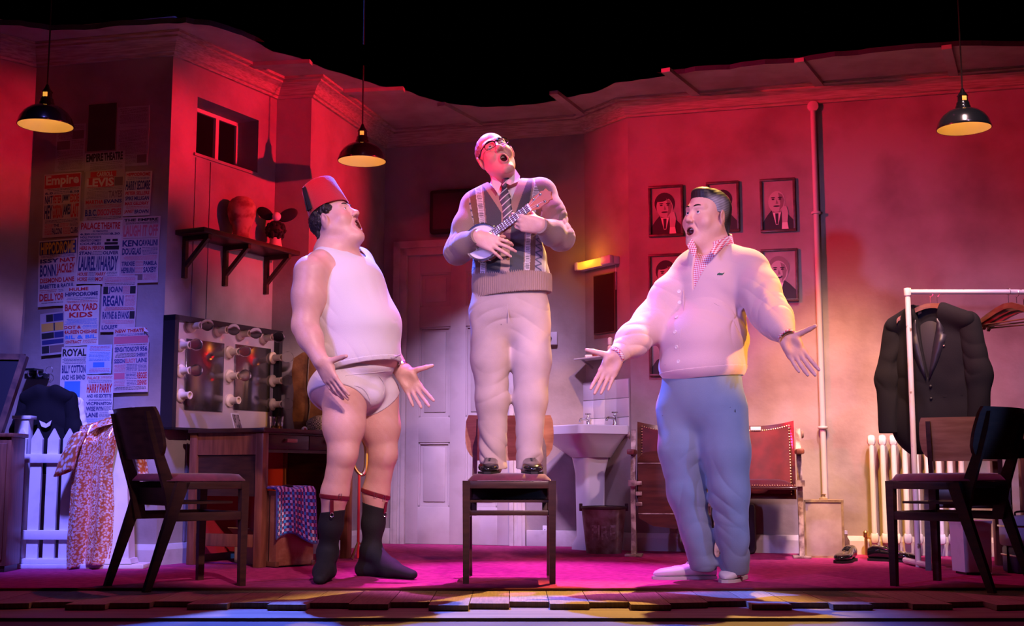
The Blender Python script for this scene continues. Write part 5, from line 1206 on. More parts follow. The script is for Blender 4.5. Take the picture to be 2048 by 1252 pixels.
playbill((174, 750, 229, 848), 'lowest playbill for a sextette above the robe', [(.7, [T('PALACE', 'p', 1), T('~', 'p', 1)]), (.5, [T('~', 'b')]), (1.7, [T('HARRY', 'r', 1), T('PARRY', 'r', 1)]), (.8, [T('AND HIS SEXTETTE', 'b')]), (.5, [T('~', 'b')]), (.7, [T('VIC', 'b', .7), T('PIN', 'b', .6), T('AETON', 'b', 1)]), (1, [T('WISE', 'b', 1), T('WYN', 'b', .8), T('~', 'b', .8)]), (1, [T('LANE', 'b', 1), T('~', 'b', 1)]), (.7, [T('~', 'l')])], 'cream')

# ================================================================== bodies and clothes: smooth blended fields turned into meshes
f32 = np.float32
def A3(v): return np.array(v, dtype=f32)
def smin(a, b, k):
    if k <= 0: return np.minimum(a, b)
    h = np.clip(.5 + .5 * (b - a) / k, 0, 1); return b + (a - b) * h - k * h * (1 - h)
def smax(a, b, k): return -smin(-a, -b, k)
def s_cap(P, a, b, ra, rb):
    a = A3(a); ba = A3(b) - a; L2 = float(ba @ ba) + 1e-12
    pa = P - a; h = np.clip((pa @ ba) / L2, 0, 1); q = pa - h[..., None] * ba
    return np.sqrt((q * q).sum(-1)) - (ra + (rb - ra) * h)
def s_capf(P, a, b, ra, rb, n, s):
    """capsule whose section is squashed along n by s (<1) """
    a = A3(a); ba = A3(b) - a; L2 = float(ba @ ba) + 1e-12; n = A3(n); n = n / np.linalg.norm(n)
    pa = P - a; h = np.clip((pa @ ba) / L2, 0, 1); q = pa - h[..., None] * ba
    qn = q @ n; q = q + (qn * (1 / s - 1))[..., None] * n
    return (np.sqrt((q * q).sum(-1)) - (ra + (rb - ra) * h)) * min(1, s)
def s_ell(P, c, r, R=None):
    p = P - A3(c)
    if R is not None: p = p @ np.asarray(R, dtype=f32)
    r = A3(r); k0 = np.sqrt(((p / r) ** 2).sum(-1)); k1 = np.sqrt(((p / (r * r)) ** 2).sum(-1)) + 1e-9
    return k0 * (k0 - 1) / k1
def s_plane(P, q, n):
    n = A3(n); n = n / np.linalg.norm(n); return (P - A3(q)) @ n
class Field:
    def __init__(s): s.ops = []
    def op(s, kind, fn, k=0.0, c=None, R=None): s.ops.append((kind, fn, k, None if c is None else A3(c), R)); return s
    def cap(s, a, b, ra, rb, k=.02, kind='u'):
        a = A3(a); b = A3(b); return s.op(kind, lambda P: s_cap(P, a, b, ra, rb), k, (a + b) / 2, float(np.linalg.norm(b - a)) / 2 + max(ra, rb))
    def capf(s, a, b, ra, rb, n, sq, k=.02, kind='u'):
        a = A3(a); b = A3(b); return s.op(kind, lambda P: s_capf(P, a, b, ra, rb, n, sq), k, (a + b) / 2, float(np.linalg.norm(b - a)) / 2 + max(ra, rb) * max(1, sq))
    def ell(s, c, r, R=None, k=.03, kind='u'): return s.op(kind, lambda P: s_ell(P, c, r, R), k, c, max(r))
    def cut(s, q, n, k=.0):
        """remove the side the normal points to"""
        return s.op('i', lambda P: s_plane(P, q, n), k)
    def chain(s, pts, rad, k=.02):
        for i in range(len(pts) - 1): s.cap(pts[i], pts[i + 1], rad[i], rad[i + 1], k if i else k)
        return s
    def eval(s, C, P, ext):
        D = np.full(P.shape[:-1], .3, dtype=f32)
        for kind, fn, k, c, R in s.ops:
            if c is None: idx = slice(None)
            else:
                idx = np.nonzero(((C - c) ** 2).sum(-1) < (R + ext + k + .02) ** 2)[0]
                if not len(idx): continue
            d = fn(P[idx]).astype(f32)
            if kind == 'u': D[idx] = smin(D[idx], d, k)
            elif kind == 's': D[idx] = smax(D[idx], -d, k)
            elif kind == 'i': D[idx] = smax(D[idx], d, k)
            elif kind == 'd': D[idx] += d
            elif kind == 'shell': D[idx] = np.maximum(D[idx], -(D[idx] + k))
        return D
    def bounds(s):
        lo = np.full(3, 1e9); hi = -lo
        for kind, fn, k, c, R in s.ops:
            if kind == 'u' and c is not None: lo = np.minimum(lo, c - R); hi = np.maximum(hi, c + R)
        return lo - .03, hi + .03
    def mesh(s, name, h, lo=None, hi=None):
        l, u = s.bounds(); lo = l if lo is None else lo; hi = u if hi is None else hi
        B = 8; nb = np.ceil((hi - lo) / (B * h)).astype(int)
        g = np.stack(np.meshgrid(*[np.arange(n) for n in nb], indexing='ij'), -1).reshape(-1, 3)
        cen = (lo + (g + .5) * B * h).astype(f32); half = .5 * math.sqrt(3) * B * h
        keep = []
        for i in range(0, len(g), 60000):
            d = s.eval(cen[i:i + 60000], cen[i:i + 60000, None, :], half * .2)[:, 0]; keep.append(np.abs(d) < half * 1.5 + .014)
        g = g[np.concatenate(keep)]
        off = np.stack(np.meshgrid(*[np.arange(B + 1)] * 3, indexing='ij'), -1).reshape(-1, 3)
        vals = np.empty((len(g), (B + 1) ** 3), dtype=f32)
        for i in range(0, len(g), 1500):
            gg = g[i:i + 1500]; P = (lo + (gg[:, None, :] * B + off[None]) * h).astype(f32)
            vals[i:i + 1500] = s.eval((lo + (gg + .5) * B * h).astype(f32), P, half)
        Vv = vals.reshape(-1, B + 1, B + 1, B + 1); ins = Vv < 0
        corners = [(i, j, k) for i in (0, 1) for j in (0, 1) for k in (0, 1)]
        cnt = sum(ins[:, i:i + B, j:j + B, k:k + B].astype(np.int8) for i, j, k in corners)
        act = (cnt > 0) & (cnt < 8); bi, ci, cj, ck = np.nonzero(act)
        cv = np.stack([Vv[bi, ci + i, cj + j, ck + k] for i, j, k in corners], -1)
        pos = np.zeros((len(bi), 3), dtype=f32); w = np.zeros(len(bi), dtype=f32)
        for a in range(8):
            for b in range(a + 1, 8):
                da = np.array(corners[b]) - np.array(corners[a])
                if np.abs(da).sum() != 1: continue
                m = (cv[:, a] < 0) != (cv[:, b] < 0); t = np.where(m, cv[:, a] / np.where(m, cv[:, a] - cv[:, b], 1), 0)
                pos += np.where(m[:, None], np.array(corners[a], dtype=f32) + t[:, None] * da.astype(f32), 0); w += m
        pos /= w[:, None]
        G = g[bi] * B + np.stack([ci, cj, ck], -1); dims = nb * B + 2
        key = (G[:, 0] * dims[1] + G[:, 1]) * dims[2] + G[:, 2]; order = np.argsort(key); key = key[order]
        verts = (lo + (G + pos) * h)[order]
        faces = []
        for ax in range(3):
            sl = [slice(0, B)] * 3; sl2 = list(sl); sl2[ax] = slice(1, B + 1)
            a_ = ins[(slice(None), *sl)]; b_ = ins[(slice(None), *sl2)]
            bb, i, j, k = np.nonzero(a_ != b_); base = g[bb] * B + np.stack([i, j, k], -1)
            flip = a_[bb, i, j, k]
            o1, o2 = [x for x in range(3) if x != ax]; q = []
            for d1, d2 in ((0, 0), (-1, 0), (-1, -1), (0, -1)):
                c_ = base.copy(); c_[:, o1] += d1; c_[:, o2] += d2
                kk = (c_[:, 0] * dims[1] + c_[:, 1]) * dims[2] + c_[:, 2]; p_ = np.searchsorted(key, kk); p_ = np.minimum(p_, len(key) - 1)
                q.append(np.where(key[p_] == kk, p_, -1))
            q = np.stack(q, -1); ok = (q >= 0).all(-1); q = q[ok]; flip = flip[ok]
            if ax == 1: flip = ~flip
            q[~flip] = q[~flip][:, ::-1]; faces.append(q)
        faces = np.concatenate(faces)[:, ::-1]
        me = bpy.data.meshes.new(name); me.vertices.add(len(verts)); me.vertices.foreach_set('co', verts.astype(f32).ravel())
        me.loops.add(len(faces) * 4); me.loops.foreach_set('vertex_index', faces.astype(np.int32).ravel())
        me.polygons.add(len(faces)); me.polygons.foreach_set('loop_start', np.arange(0, len(faces) * 4, 4, dtype=np.int32)); me.polygons.foreach_set('loop_total', np.full(len(faces), 4, dtype=np.int32))
        me.polygons.foreach_set('use_smooth', np.ones(len(faces), dtype=bool)); me.update(calc_edges=True); me.validate()
        return me, verts
def vcolor(me, cols, name='Col'):
    a = me.attributes.new(name, 'FLOAT_COLOR', 'POINT'); c = np.ones((len(me.vertices), 4), dtype=f32); c[:, :3] = cols[:len(me.vertices)]; a.data.foreach_set('color', c.ravel())
def vnoise(P, sc, seed=0):
    """cheap smooth noise from summed sines"""
    r = np.random.default_rng(seed); out = 0
    for k in range(6):
        d = r.normal(size=3); d = d / np.linalg.norm(d) * sc * r.uniform(.6, 1.5); out = out + np.sin(P @ d.astype(f32) + r.uniform(0, 6.28))
    return out / 6
def basis(fwd, up=(0, 0, 1)):
    """columns: left, forward, up"""
    f = Vector(fwd).normalized(); u = Vector(up); l = u.cross(f).normalized(); u = f.cross(l).normalized(); return np.array([[l.x, f.x, u.x], [l.y, f.y, u.y], [l.z, f.z, u.z]], dtype=f32)
def mat4(o, R, s=1.0):
    m = Matrix.Identity(4)
    for i in range(3):
        for j in range(3): m[i][j] = float(R[i][j]) * s
        m[i][3] = float(o[i])
    return m
# ------------------------------------------------------------------ head
def head_field(F, o, R, s=1.0, jd=.02, mw=.024, mh=.020, fat=.0, nose=1.0, eye=1.0, earR=None):
    o = A3(o); R = np.asarray(R, dtype=f32)
    def fn(P):
        p = ((P - o) @ R) / s; q = np.abs(p) * A3((1, 0, 0)) + p * A3((0, 1, 1))   # mirrored in x
        d = s_ell(p, (0, -.016, .042), (.077 + fat * .3, .098, .082))
        d = smin(d, s_ell(p, (0, .028, -.034), (.063 + fat, .063, .088)), .035)
        d = smin(d, s_cap(q, (.050 + fat, -.004, -.056), (.012, .062 , -.108 - jd), .024 + fat * .5, .022), .03)
        d = smin(d, s_ell(p, (0, .070, -.106 - jd), (.022, .019, .018)), .02)
        d = smin(d, s_ell(q, (.040, .056, -.036), (.026 + fat, .024, .030)), .03)
        if fat > 0: d = smin(d, s_ell(p, (0, .020, -.112 - jd * .7), (.056, .052, .036)), .03)
        d = smin(d, s_cap(q, (.010, .084, .026), (.046, .068, .028), .010, .010), .018)
        d = smax(d, -s_ell(q, (.033, .101, .004), (.021, .020, .014)), .012)
        d = smin(d, s_ell(q, (.032, .0735, .003), (.0158, .0150, .0142)), .004)
        d = smax(d, -s_ell(q, (.032, .093, .002), (.0130, .017, .0062 * eye)), .0015)
        d = smin(d, s_cap(p, (0, .084, .016), (0, .108 * (1 + .05 * (nose - 1)), -.030), .0075, .0115 * nose), .014)
        d = smin(d, s_ell(p, (0, .110, -.034), (.0135 * nose, .013 * nose, .012 * nose)), .008)
        d = smin(d, s_ell(q, (.0135 * nose, .098, -.039), (.0085 * nose, .011, .0085)), .005)
        d = smax(d, -s_ell(q, (.0068, .1065, -.0475), (.0042, .006, .006)), .003)
        zc = -.076 - jd * .45
        # nasolabial fold
        d = smax(d, -s_cap(q, (.020, .094, -.042), (.036, .076, -.078), .003, .002), .006)
        ys = .091 - 9 * p[..., 0] ** 2 - (p[..., 2] - zc) * -.10
        l = np.sqrt((p[..., 0] / mw) ** 2 + ((p[..., 2] - zc) / mh) ** 2) + 1e-6
        inpl = (l - 1) * (mw * mh) / np.sqrt((mh * p[..., 0] / mw / l) ** 2 + (mw * (p[..., 2] - zc) / mh / l) ** 2 + 1e-9)
        inpl = np.clip(inpl, -.05, .05)
        d = smin(d, np.sqrt(inpl ** 2 + (p[..., 1] - ys) ** 2) - .0068, .008)
        d = smax(d, -s_ell(p, (0, .086, zc), (mw * .90, .050, mh * .90)), .003)
        # ears
        e = s_ell((q - A3((.085 + fat * .9, -.010, -.010))) @ A3([[.90, .43, 0], [-.43, .90, .16], [0, -.16, .99]]), (0, 0, 0), (.0095, .022, .035))
        e = smax(e, -s_ell(q, (.0965 + fat * .9, -.003, -.006), (.0065, .010, .018)), .004)
        d = smin(d, e, .006)
        return d * s
    F.op('u', fn, .03, o + R @ A3((0, .01, -.02)) * s, .175 * s)
    return dict(o=o, R=R, s=s, zc=-.076 - jd * .45, mw=mw, mh=mh, fat=fat, jd=jd)
def head_colors(V, cols, H, skin, lip=(.50, .16, .15)):
    p = ((V - H['o']) @ H['R']) / H['s']; near = (np.abs(p) < A3((.11, .15, .17))).all(-1)
    l = np.sqrt((p[:, 0] / H['mw']) ** 2 + ((p[:, 2] - H['zc']) / H['mh']) ** 2)
    def mix(m, c): 
        cols[:] = cols * (1 - m[:, None]) + A3(c) * m[:, None]
    front = near & (p[:, 1] > .03)
    ch = np.exp(-(((np.abs(p[:, 0]) - .045) / .022) ** 2 + ((p[:, 2] + .035) / .024) ** 2)) * front * .45; mix(ch, (skin[0] * .95, skin[1] * .62, skin[2] * .58))
    ns = np.exp(-((p[:, 0] / .018) ** 2 + ((p[:, 2] + .036) / .018) ** 2)) * (front & (p[:, 1] > .095)) * .4; mix(ns, (skin[0] * .95, skin[1] * .62, skin[2] * .58))
    lipm = np.clip(1 - np.abs(l - 1.0) / .34, 0, 1) ** .5 * (front & (p[:, 1] > .07)) * .85; mix(lipm, lip)
    inm = ((l < .93) & near & (p[:, 1] < .091) & (p[:, 1] > .03)).astype(f32); mix(inm, (.10, .012, .014))
    ear = np.exp(-((np.abs(p[:, 0]) - .09) / .012) ** 2 - ((p[:, 1] + .005) / .02) ** 2 - ((p[:, 2] + .008) / .026) ** 2) * near * .5; mix(ear, (skin[0] * .9, skin[1] * .5, skin[2] * .48))
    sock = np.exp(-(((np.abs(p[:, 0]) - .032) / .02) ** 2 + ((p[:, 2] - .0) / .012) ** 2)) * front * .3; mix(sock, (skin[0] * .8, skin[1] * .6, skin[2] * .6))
def face_parts(H, parent, base, brow=(.03, .02, .015), iris=(.12, .16, .22), browup=.0, teeth=True, gaze=(0, 0)):
    m = Matrix.Translation(-Vector(base)) @ mat4(H['o'], H['R'], H['s'])
    for sx in (-1, 1):
        e = MB().ball((sx * .032, .0735, .003), .0128, 16, 12).xform(m).build('eye', M('eye_white', (.72, .66, .64), .15), parent)
        g = Vector((gaze[0], 1, gaze[1])).normalized(); c = Vector((sx * .032, .0735, .003)) + g * .0082
        MB().ball(c, .0068, 14, 10, (1, .8, 1)).xform(m).build('iris', M('iris_%.2f' % iris[2], iris, .1), e)
        c2 = Vector((sx * .032, .0735, .003)) + g * .0118; MB().ball(c2, .0030, 8, 6).xform(m).build('pupil', M('pupil', (.005, .005, .005), .1), e)
        pts = [(sx * .014, .0935, .026 + browup), (sx * .026, .0915, .031 + browup), (sx * .038, .084, .032 + browup), (sx * .050, .072, .026 + browup)]
        cp = cat_pts(pts, 4); n_ = len(cp); MB().tube(cp, [.0014 + .0019 * math.sin(PI * min(1, (i + 2) / n_)) for i in range(n_)], 7).xform(m).build('eyebrow', M('brow_%.2f' % brow[0], brow, .8), parent)
    if teeth:
        zc, mw_, mh_ = H['zc'], H['mw'], H['mh']
        mb = MB()
        for k in range(-3, 4):
            x = k * .0058; y = .083 - 10 * x * x; mb.box(x - .0027, x + .0027, y - .006, y, zc + mh_ * .55 - abs(k) * .0006, zc + mh_ * 1.0, .0015)
        o = mb.xform(m).build('teeth', M('teeth', (.68, .60, .52), .25), parent); o['kind'] = 'stuff'
        mb = MB(); mb.ball((0, .052, zc - mh_ * .62), 1, 16, 10, (mw_ * .62, .03, .007)); mb.xform(m).build('tongue', M('tongue', (.36, .09, .09), .35), parent)
# ------------------------------------------------------------------ hand
def hand_field(F, w, d, n, side, curl=(.25, .25, .25, .25), spread=.0, thumb=(.55, .75, .25), tcurl=.15, s=1.0, wr=(.027, .019), base_bend=None, fore=None):
    """w wrist, d towards the fingers, n palm normal, side = thumb side sign along (d x n)"""
    d = Vector(d).normalized(); n = Vector(n); n = (n - d * n.dot(d)).normalized(); t = d.cross(n) * side; w = Vector(w)
    def L(a, b, c): return w + (d * a + t * b + n * c) * s
    tips = {}
    kn = [(.093, .031), (.097, .0105), (.091, -.0105), (.082, -.030)]
    for i, (a, b) in enumerate(kn):
        F.capf(L(.008, b * .62, 0), L(a, b, -.001), .0175 * s, .0125 * s, n, .82, .012)
    F.capf(L(.0, .006, .0), L(.05, .0, .004), wr[0] * s, .026 * s, n, .62, .02)
    F.ell(L(.040, .024, .010), (.019 * s, .019 * s, .028 * s), basis(n, d), .014)
    F.ell(L(.042, -.022, .008), (.014 * s, .014 * s, .028 * s), basis(n, d), .012)
    F.op('s', (lambda c0: (lambda P: s_ell(P, c0, (.030 * s, .030 * s, .030 * s))))(A3(L(.058, -.002, .0452))), .020, L(.058, 0, .0452), .04 * s)
    lens = [(.046, .027, .023), (.050, .031, .024), (.046, .029, .024), (.037, .022, .021)]
    rads = [(.0097, .0088, .0082, .0066), (.0099, .009, .0083, .0067), (.0096, .0086, .008, .0064), (.0084, .0075, .007, .0058)]
    for i, (a, b) in enumerate(kn):
        sp = spread * (1.5 - i) / 1.5; dirv = (d * math.cos(sp) + t * math.sin(sp)).normalized(); p = L(a, b, -.001)
        c = curl[i]; cs = c if isinstance(c, (tuple, list)) else (c * .7, c, c * .7); ang = 0
        for j in range(3):
            ang += cs[j]; dj = dirv * math.cos(ang) + n * math.sin(ang); q = p + dj * lens[i][j] * s
            F.cap(p, q, rads[i][j] * s, rads[i][j + 1] * s, .0035 if j else .006); p = q
        tips[i] = p
    # thumb leaves the side of the palm near its base
    td = (d * thumb[0] + t * thumb[1] + n * thumb[2]).normalized(); p = L(.018, .020, .006); ax = td.cross(n).normalized()
    for j, (ln, r0, r1) in enumerate(((.046, .0165, .0125), (.036, .0122, .0108), (.029, .0108, .0078))):
        dj = td.copy()
        if j: dj = (td * math.cos(tcurl * j) + (n if tcurl > 0 else -n) * math.sin(abs(tcurl) * j)).normalized()
        q = p + dj * ln * s; F.cap(p, q, r0 * s, r1 * s, .010 if j == 0 else .004); p = q
    tips['t'] = p
    return tips
MSKINM = M('skin', (.7, .45, .36), .44, vcol='Col', spec=.4, bump=.10, bscale=140)

def wrinkle(F, a, b, R, amp, freq, seed=0, h0=.5, hw=.35):
    """irregular creases across a limb, fading away from h0"""
    a = A3(a); ba = A3(b) - a; L2 = float(ba @ ba); e1 = np.cross(ba, A3((.3, .5, .8))); e1 /= np.linalg.norm(e1); e2 = np.cross(ba, e1); e2 /= np.linalg.norm(e2)
    ph = seed * 1.7; lim = math.sqrt(L2)
    def fn(P):
        pa = P - a; h = (pa @ ba) / L2; x = pa @ e1; y = pa @ e2; th = np.arctan2(y, x)
        w_ = np.exp(-((h - h0) / hw) ** 2) * np.clip(1.6 - np.sqrt(x * x + y * y) / R, 0, 1)
        n1 = vnoise(P, 16, int(seed * 7) + 1); n2 = vnoise(P, 24, int(seed * 7) + 2)
        s1 = np.sin(6.283 * freq * h + 2.4 * np.sin(th + ph) + ph + 4 * n1); s2 = np.sin(6.283 * freq * .6 * h - 3.0 * np.sin(th * 1 + ph + 2) + 5 * n2)
        ridge = 1 - 2 * np.abs(s1) ** .7
        return amp * w_ * (.55 * ridge * np.clip(.6 + 1.6 * n2, 0, 1.2) - .6 * s2 * np.clip(.7 + n1, 0, 1.3))
    F.op('d', fn, 0, (a + a + ba) / 2, math.sqrt(L2) / 2 + R)
def folds(F, sc, amp, seed, c=None, R=None): F.op('d', lambda P: amp * vnoise(P, sc, seed), 0, c, R)
def on_surface(F, u, v, Y0, Y1, n=700):
    """where the sight line through (u,v) first meets the field, and the outward normal there"""
    d = ray(u, v); ts = np.linspace(Y0 / d.y, Y1 / d.y, n); P = (np.array([0, 0, CAMH]) + ts[:, None] * np.array(d[:])).astype(f32)
    D = F.eval(P, P[:, None, :], .1)[:, 0]; i = np.nonzero(D < 0)[0]
    if not len(i): return None, None
    p = P[i[0]]; e = .003; Q = np.array([p + e * A3(k) for k in ((1, 0, 0), (-1, 0, 0), (0, 1, 0), (0, -1, 0), (0, 0, 1), (0, 0, -1))], dtype=f32)
    g = F.eval(Q, Q[:, None, :], .1)[:, 0]; nrm = Vector((g[0] - g[1], g[2] - g[3], g[4] - g[5])); return Vector(p.tolist()), nrm.normalized()
def put(F, name, parent, base, mat, h, colfn=None, attr=None):
    me, V = F.mesh(name, h)
    if colfn is not None: vcolor(me, colfn(V))
    me.transform(Matrix.Translation(-Vector(base))); me.materials.append(mat)
    return link_mesh(name, me, None, parent)
def V3(u, v, Y): return np.array(at(u, v, Y)[:], dtype=f32)
def lerp(a, b, t): return a + (b - a) * t
def skin_base(V, c, seed=1, amt=.085):
    n = (vnoise(V, 60, seed) + .8 * vnoise(V, 190, seed + 9))[:, None] * amt; cols = np.tile(A3(c), (len(V), 1)) * (1 + n * A3((.5, 1, 1))); return cols
def disc_on(F, u, v, Y0, Y1, r, th, base, inset=.3):
    p, n = on_surface(F, u, v, Y0, Y1)
    if p is None: return None
    mb = MB().lathe([(r * .5, 0), (r, .001), (r, th * .8), (r * .85, th), (r * .6, th * .75), (r * .001, th * .75)], p - Vector(base) - n * .001, n, 16, False); return mb

# ================================================================== man in vest and fez (left)
f = Vector((.891, -.454, 0)); TB = basis(f); lf = Vector(TB[:, 0].tolist())
base = Vector((at(705, 760, 5.80).x, 5.82, .007))
PA = thing('person', 'man in white vest, briefs and red fez shouting up to the right', 'person', base)
SK = (.64, .39, .32)
F = Field()
def torso_a(F, e=0.0):
    F.ell(V3(696, 590, 5.81), (.192 + e, .168 + e, .205 + e), TB, .05)
    F.ell(V3(717, 655, 5.79), (.190 + e, .198 + e, .165 + e), TB, .08)
torso_a(F)
F.ell(V3(724, 715, 5.79), (.172, .168, .095), TB, .04)
F.cap(V3(640, 532, 5.70), V3(712, 535, 5.95), .075, .072, .05)
F.ell(V3(703, 768, 5.81), (.175, .150, .115), TB, .05)
F.ell(V3(672, 780, 5.83), (.155, .105, .105), TB, .04)
# legs
RH, RK, RC, RA = V3(690, 790, 5.73), V3(686, 905, 5.71), V3(670, 985, 5.76), V3(655, 1105, 5.85)
LH, LK, LC, LA = V3(752, 790, 5.89), V3(766, 908, 5.90), V3(752, 985, 5.95), V3(742, 1100, 5.98)
def leg_pts(H, K, C, A): return [H, lerp(H, K, .55), K, C, lerp(C, A, .55), A]
for (H, K, Cc, A_) in ((RH, RK, RC, RA), (LH, LK, LC, LA)):
    F.chain(leg_pts(H, K, Cc, A_), [.108, .093, .064, .060, .047, .037], .03)
    kf = K + A3((.018, -.030, .0)); F.ell(kf, (.026, .028, .040), None, .04)
def foot_pts(A_, toe, z0=.007):
    heel = A3((A_[0] - .2 * (toe[0] - A_[0]), A_[1] - .2 * (toe[1] - A_[1]), z0 + .030)); mid_ = lerp(A3((A_[0], A_[1], z0 + .05)), A3((toe[0], toe[1], z0 + .035)), .5); return heel, mid_, A3((toe[0], toe[1], z0 + .022))
RT = atz(640, 1168, 0.007); RT = A3((RT.x, RT.y - .02, 0)); LT = atz(822, 1160, .007); LT = A3((LT.x, LT.y + .02, 0))
def foot(F, A_, toe, e=0):
    h_, m_, t_ = foot_pts(A_, toe)
    F.cap(A_, h_, .040 + e, .030 + e, .02); F.cap(A_, m_, .040 + e, .036 + e, .03); F.capf(m_, t_, .040 + e, .024 + e, (0, 0, 1), .8, .03); F.cap(h_, m_, .029 + e, .033 + e, .02)
foot(F, RA, RT); foot(F, LA, LT)
# arms
RS, RE, RW = V3(622, 545, 5.63), V3(610, 652, 5.60), V3(641, 722, 5.53)
LS, LE, LW = V3(712, 548, 6.00), V3(748, 660, 6.04), V3(806, 744, 5.86)
for S, E_, W_ in ((RS, RE, RW), (LS, LE, LW)):
    F.chain([S, lerp(S, E_, .45), E_, lerp(E_, W_, .35), W_], [.080, .073, .056, .054, .034], .03)
hand_field(F, RW, (.50, .0, -.87), (.55, .75, .25), 1, curl=(.10, .14, .16, .22), spread=.08, thumb=(.25, .95, .25), tcurl=-.15, s=1.04, wr=(.033, .02))
hand_field(F, LW, (.52, -.15, -.80), (-.05, -1, .15), -1, curl=(.05, .12, .15, .12), spread=.16, thumb=(.30, .95, .15), tcurl=-.10, s=1.05, wr=(.033, .02))
# head, thrown back
pit = math.radians(30); yaw = .40
HR = basis((math.cos(pit) * math.cos(yaw), -math.cos(pit) * math.sin(yaw), math.sin(pit)))
sH = 1.0
ear = V3(650, 440, 5.715); ho = ear - HR @ A3((-.088, -.010, -.010)) * sH
HA = head_field(F, ho, HR, sH, jd=.028, mw=.026, mh=.027, fat=.008, nose=1.12)
F.cap(V3(664, 515, 5.82), ho + HR @ A3((0, -.025, -.05)), .080, .070, .05)
F.ell(V3(672, 500, 5.80), (.10, .09, .05), TB, .05)
F.cap(V3(684, 500, 5.79), ho + HR @ A3((0, .020, -.105)), .05, .040, .04)
BODY_A = F
def colA(V):
    c = skin_base(V, SK, 3); head_colors(V, c, HA, SK); return c
put(F, 'body', PA, base, MSKINM, .0042, colA)
face_parts(HA, PA, base, brow=(.05, .03, .02), iris=(.035, .055, .085), gaze=(0, .2))
# hair below the fez
G = Field(); 
def hfn(P):
    p = ((P - HA['o']) @ HA['R']) / sH
    d = s_ell(p, (0, -.030, .028), (.086, .096, .086)); d = np.minimum(d, s_ell(p, (0, -.085, -.045), (.062, .034, .072)))
    d = smin(d, s_ell(np.abs(p) * A3((1, 0, 0)) + p * A3((0, 1, 1)), (.070, .008, .035), (.018, .03, .05)), .02)
    d = np.maximum(d, p[..., 1] - .030 - .35 * np.clip(p[..., 2], -.02, .1))
    d = np.maximum(d, np.minimum(p[..., 1] + .026, -(p[..., 2] - .020)))      # behind the ear only, above it in front
    d = np.maximum(d, -(p[..., 2] + .115)); d = np.maximum(d, p[..., 2] - .075)
    return d * sH
G.op('u', hfn, .0, HA['o'], .18); folds(G, 260, .007, 11); folds(G, 140, .007, 12)
put(G, 'hair', PA, base, M('hair_dark', (.016, .010, .010), .38, spec=.6, bump=.6, bscale=180), .0032)
# fez with tassel
fz = MB(); mF = Matrix.Translation(-base) @ mat4(HA['o'], HA['R'], sH) @ Matrix.Translation((0, -.006, .068)) @ Matrix.Rotation(-.06, 4, 'X')
fz.lathe([(.098, -.008), (.100, 0), (.083, .132), (.079, .139), (.001, .141)], n=40, cap=False); fz.lathe([(.092, -.006), (.001, -.002)], n=40, cap=False)
fz.xform(mF); fe = fz.build('fez', M('fez_felt', (.50, .012, .022), .85, sheen=.5, bump=.2, bscale=150), PA)
ts = MB(); ts.tube(cat_pts([(0, 0, .137), (-.03, -.012, .143), (-.068, -.026, .140), (-.082, -.032, .122)], 5), .0016, 5); ts.xform(mF); ts.build('tassel_cord', M('tassel', (.010, .012, .02), .7), fe)
ts = MB()
for k in range(22):
    a = random.uniform(-.6, .6); ts.tube([(-.084 + .004 * math.sin(k), -.033 + .007 * math.cos(k * 2), .124), (-.095 + .005 * math.sin(k), -.038 + .010 * math.cos(k * 2), .06), (-.105 + .006 * math.sin(k), -.042 + .013 * math.cos(k * 2), .0)], .0024, 5)
ts.xform(mF); o = ts.build('tassel', M('tassel', ()), fe); o['kind'] = 'stuff'
# vest
G = Field(); torso_a(G, .008)
G.ell(V3(716, 712, 5.79), (.194, .203, .15), TB, .05)
G.cap(V3(655, 522, 5.745), V3(715, 525, 5.90), .078, .078, .05)
wrinkle(G, V3(655, 700, 5.7), V3(800, 640, 5.7), .35, .0030, 3.2, 2, .35, .6); folds(G, 22, .0022, 4)
G.op('shell', lambda P: np.zeros(P.shape[:-1], dtype=f32), .007)
Pf, Pb = Vector(at(810, 716, 5.70)), Vector(at(645, 764, 5.90)); hem_n = (Pf - Pb).cross(lf).normalized()
if hem_n.z > 0: hem_n = -hem_n
G.cut(Pf, hem_n)
for S, E_ in ((RS, RE), (LS, LE)):
    out_ = A3(lf[:]) * (-1 if S is RS else 1); G.cap(S + out_ * .02 - A3((0, 0, .06)), S + out_ * .02 + A3((0, 0, .10)), .075, .082, .01, 's')
nk = V3(668, 478, 5.80); G.cap(nk - A3(f[:]) * .02, V3(704, 508, 5.76) + A3((.03, 0, .04)), .080, .058, .012, 's')
VEST = G
MV = M('vest_cotton', (.66, .64, .66), .8, sheen=.2, bump=.12, bscale=300)
ve = put(G, 'vest', PA, base, MV, .0036)
# hem band
G2 = Field(); torso_a(G2, .0105); G2.ell(V3(716, 712, 5.79), (.1965, .2055, .1525), TB, .05); wrinkle(G2, V3(655, 700, 5.7), V3(800, 640, 5.7), .35, .0030, 3.2, 2, .35, .6); folds(G2, 22, .0022, 4)
G2.op('shell', lambda P: np.zeros(P.shape[:-1], dtype=f32), .008); G2.cut(Pf, hem_n); G2.cut(Pf - hem_n * .022, -hem_n)
put(G2, 'hem_band', PA, base, MV, .0036)
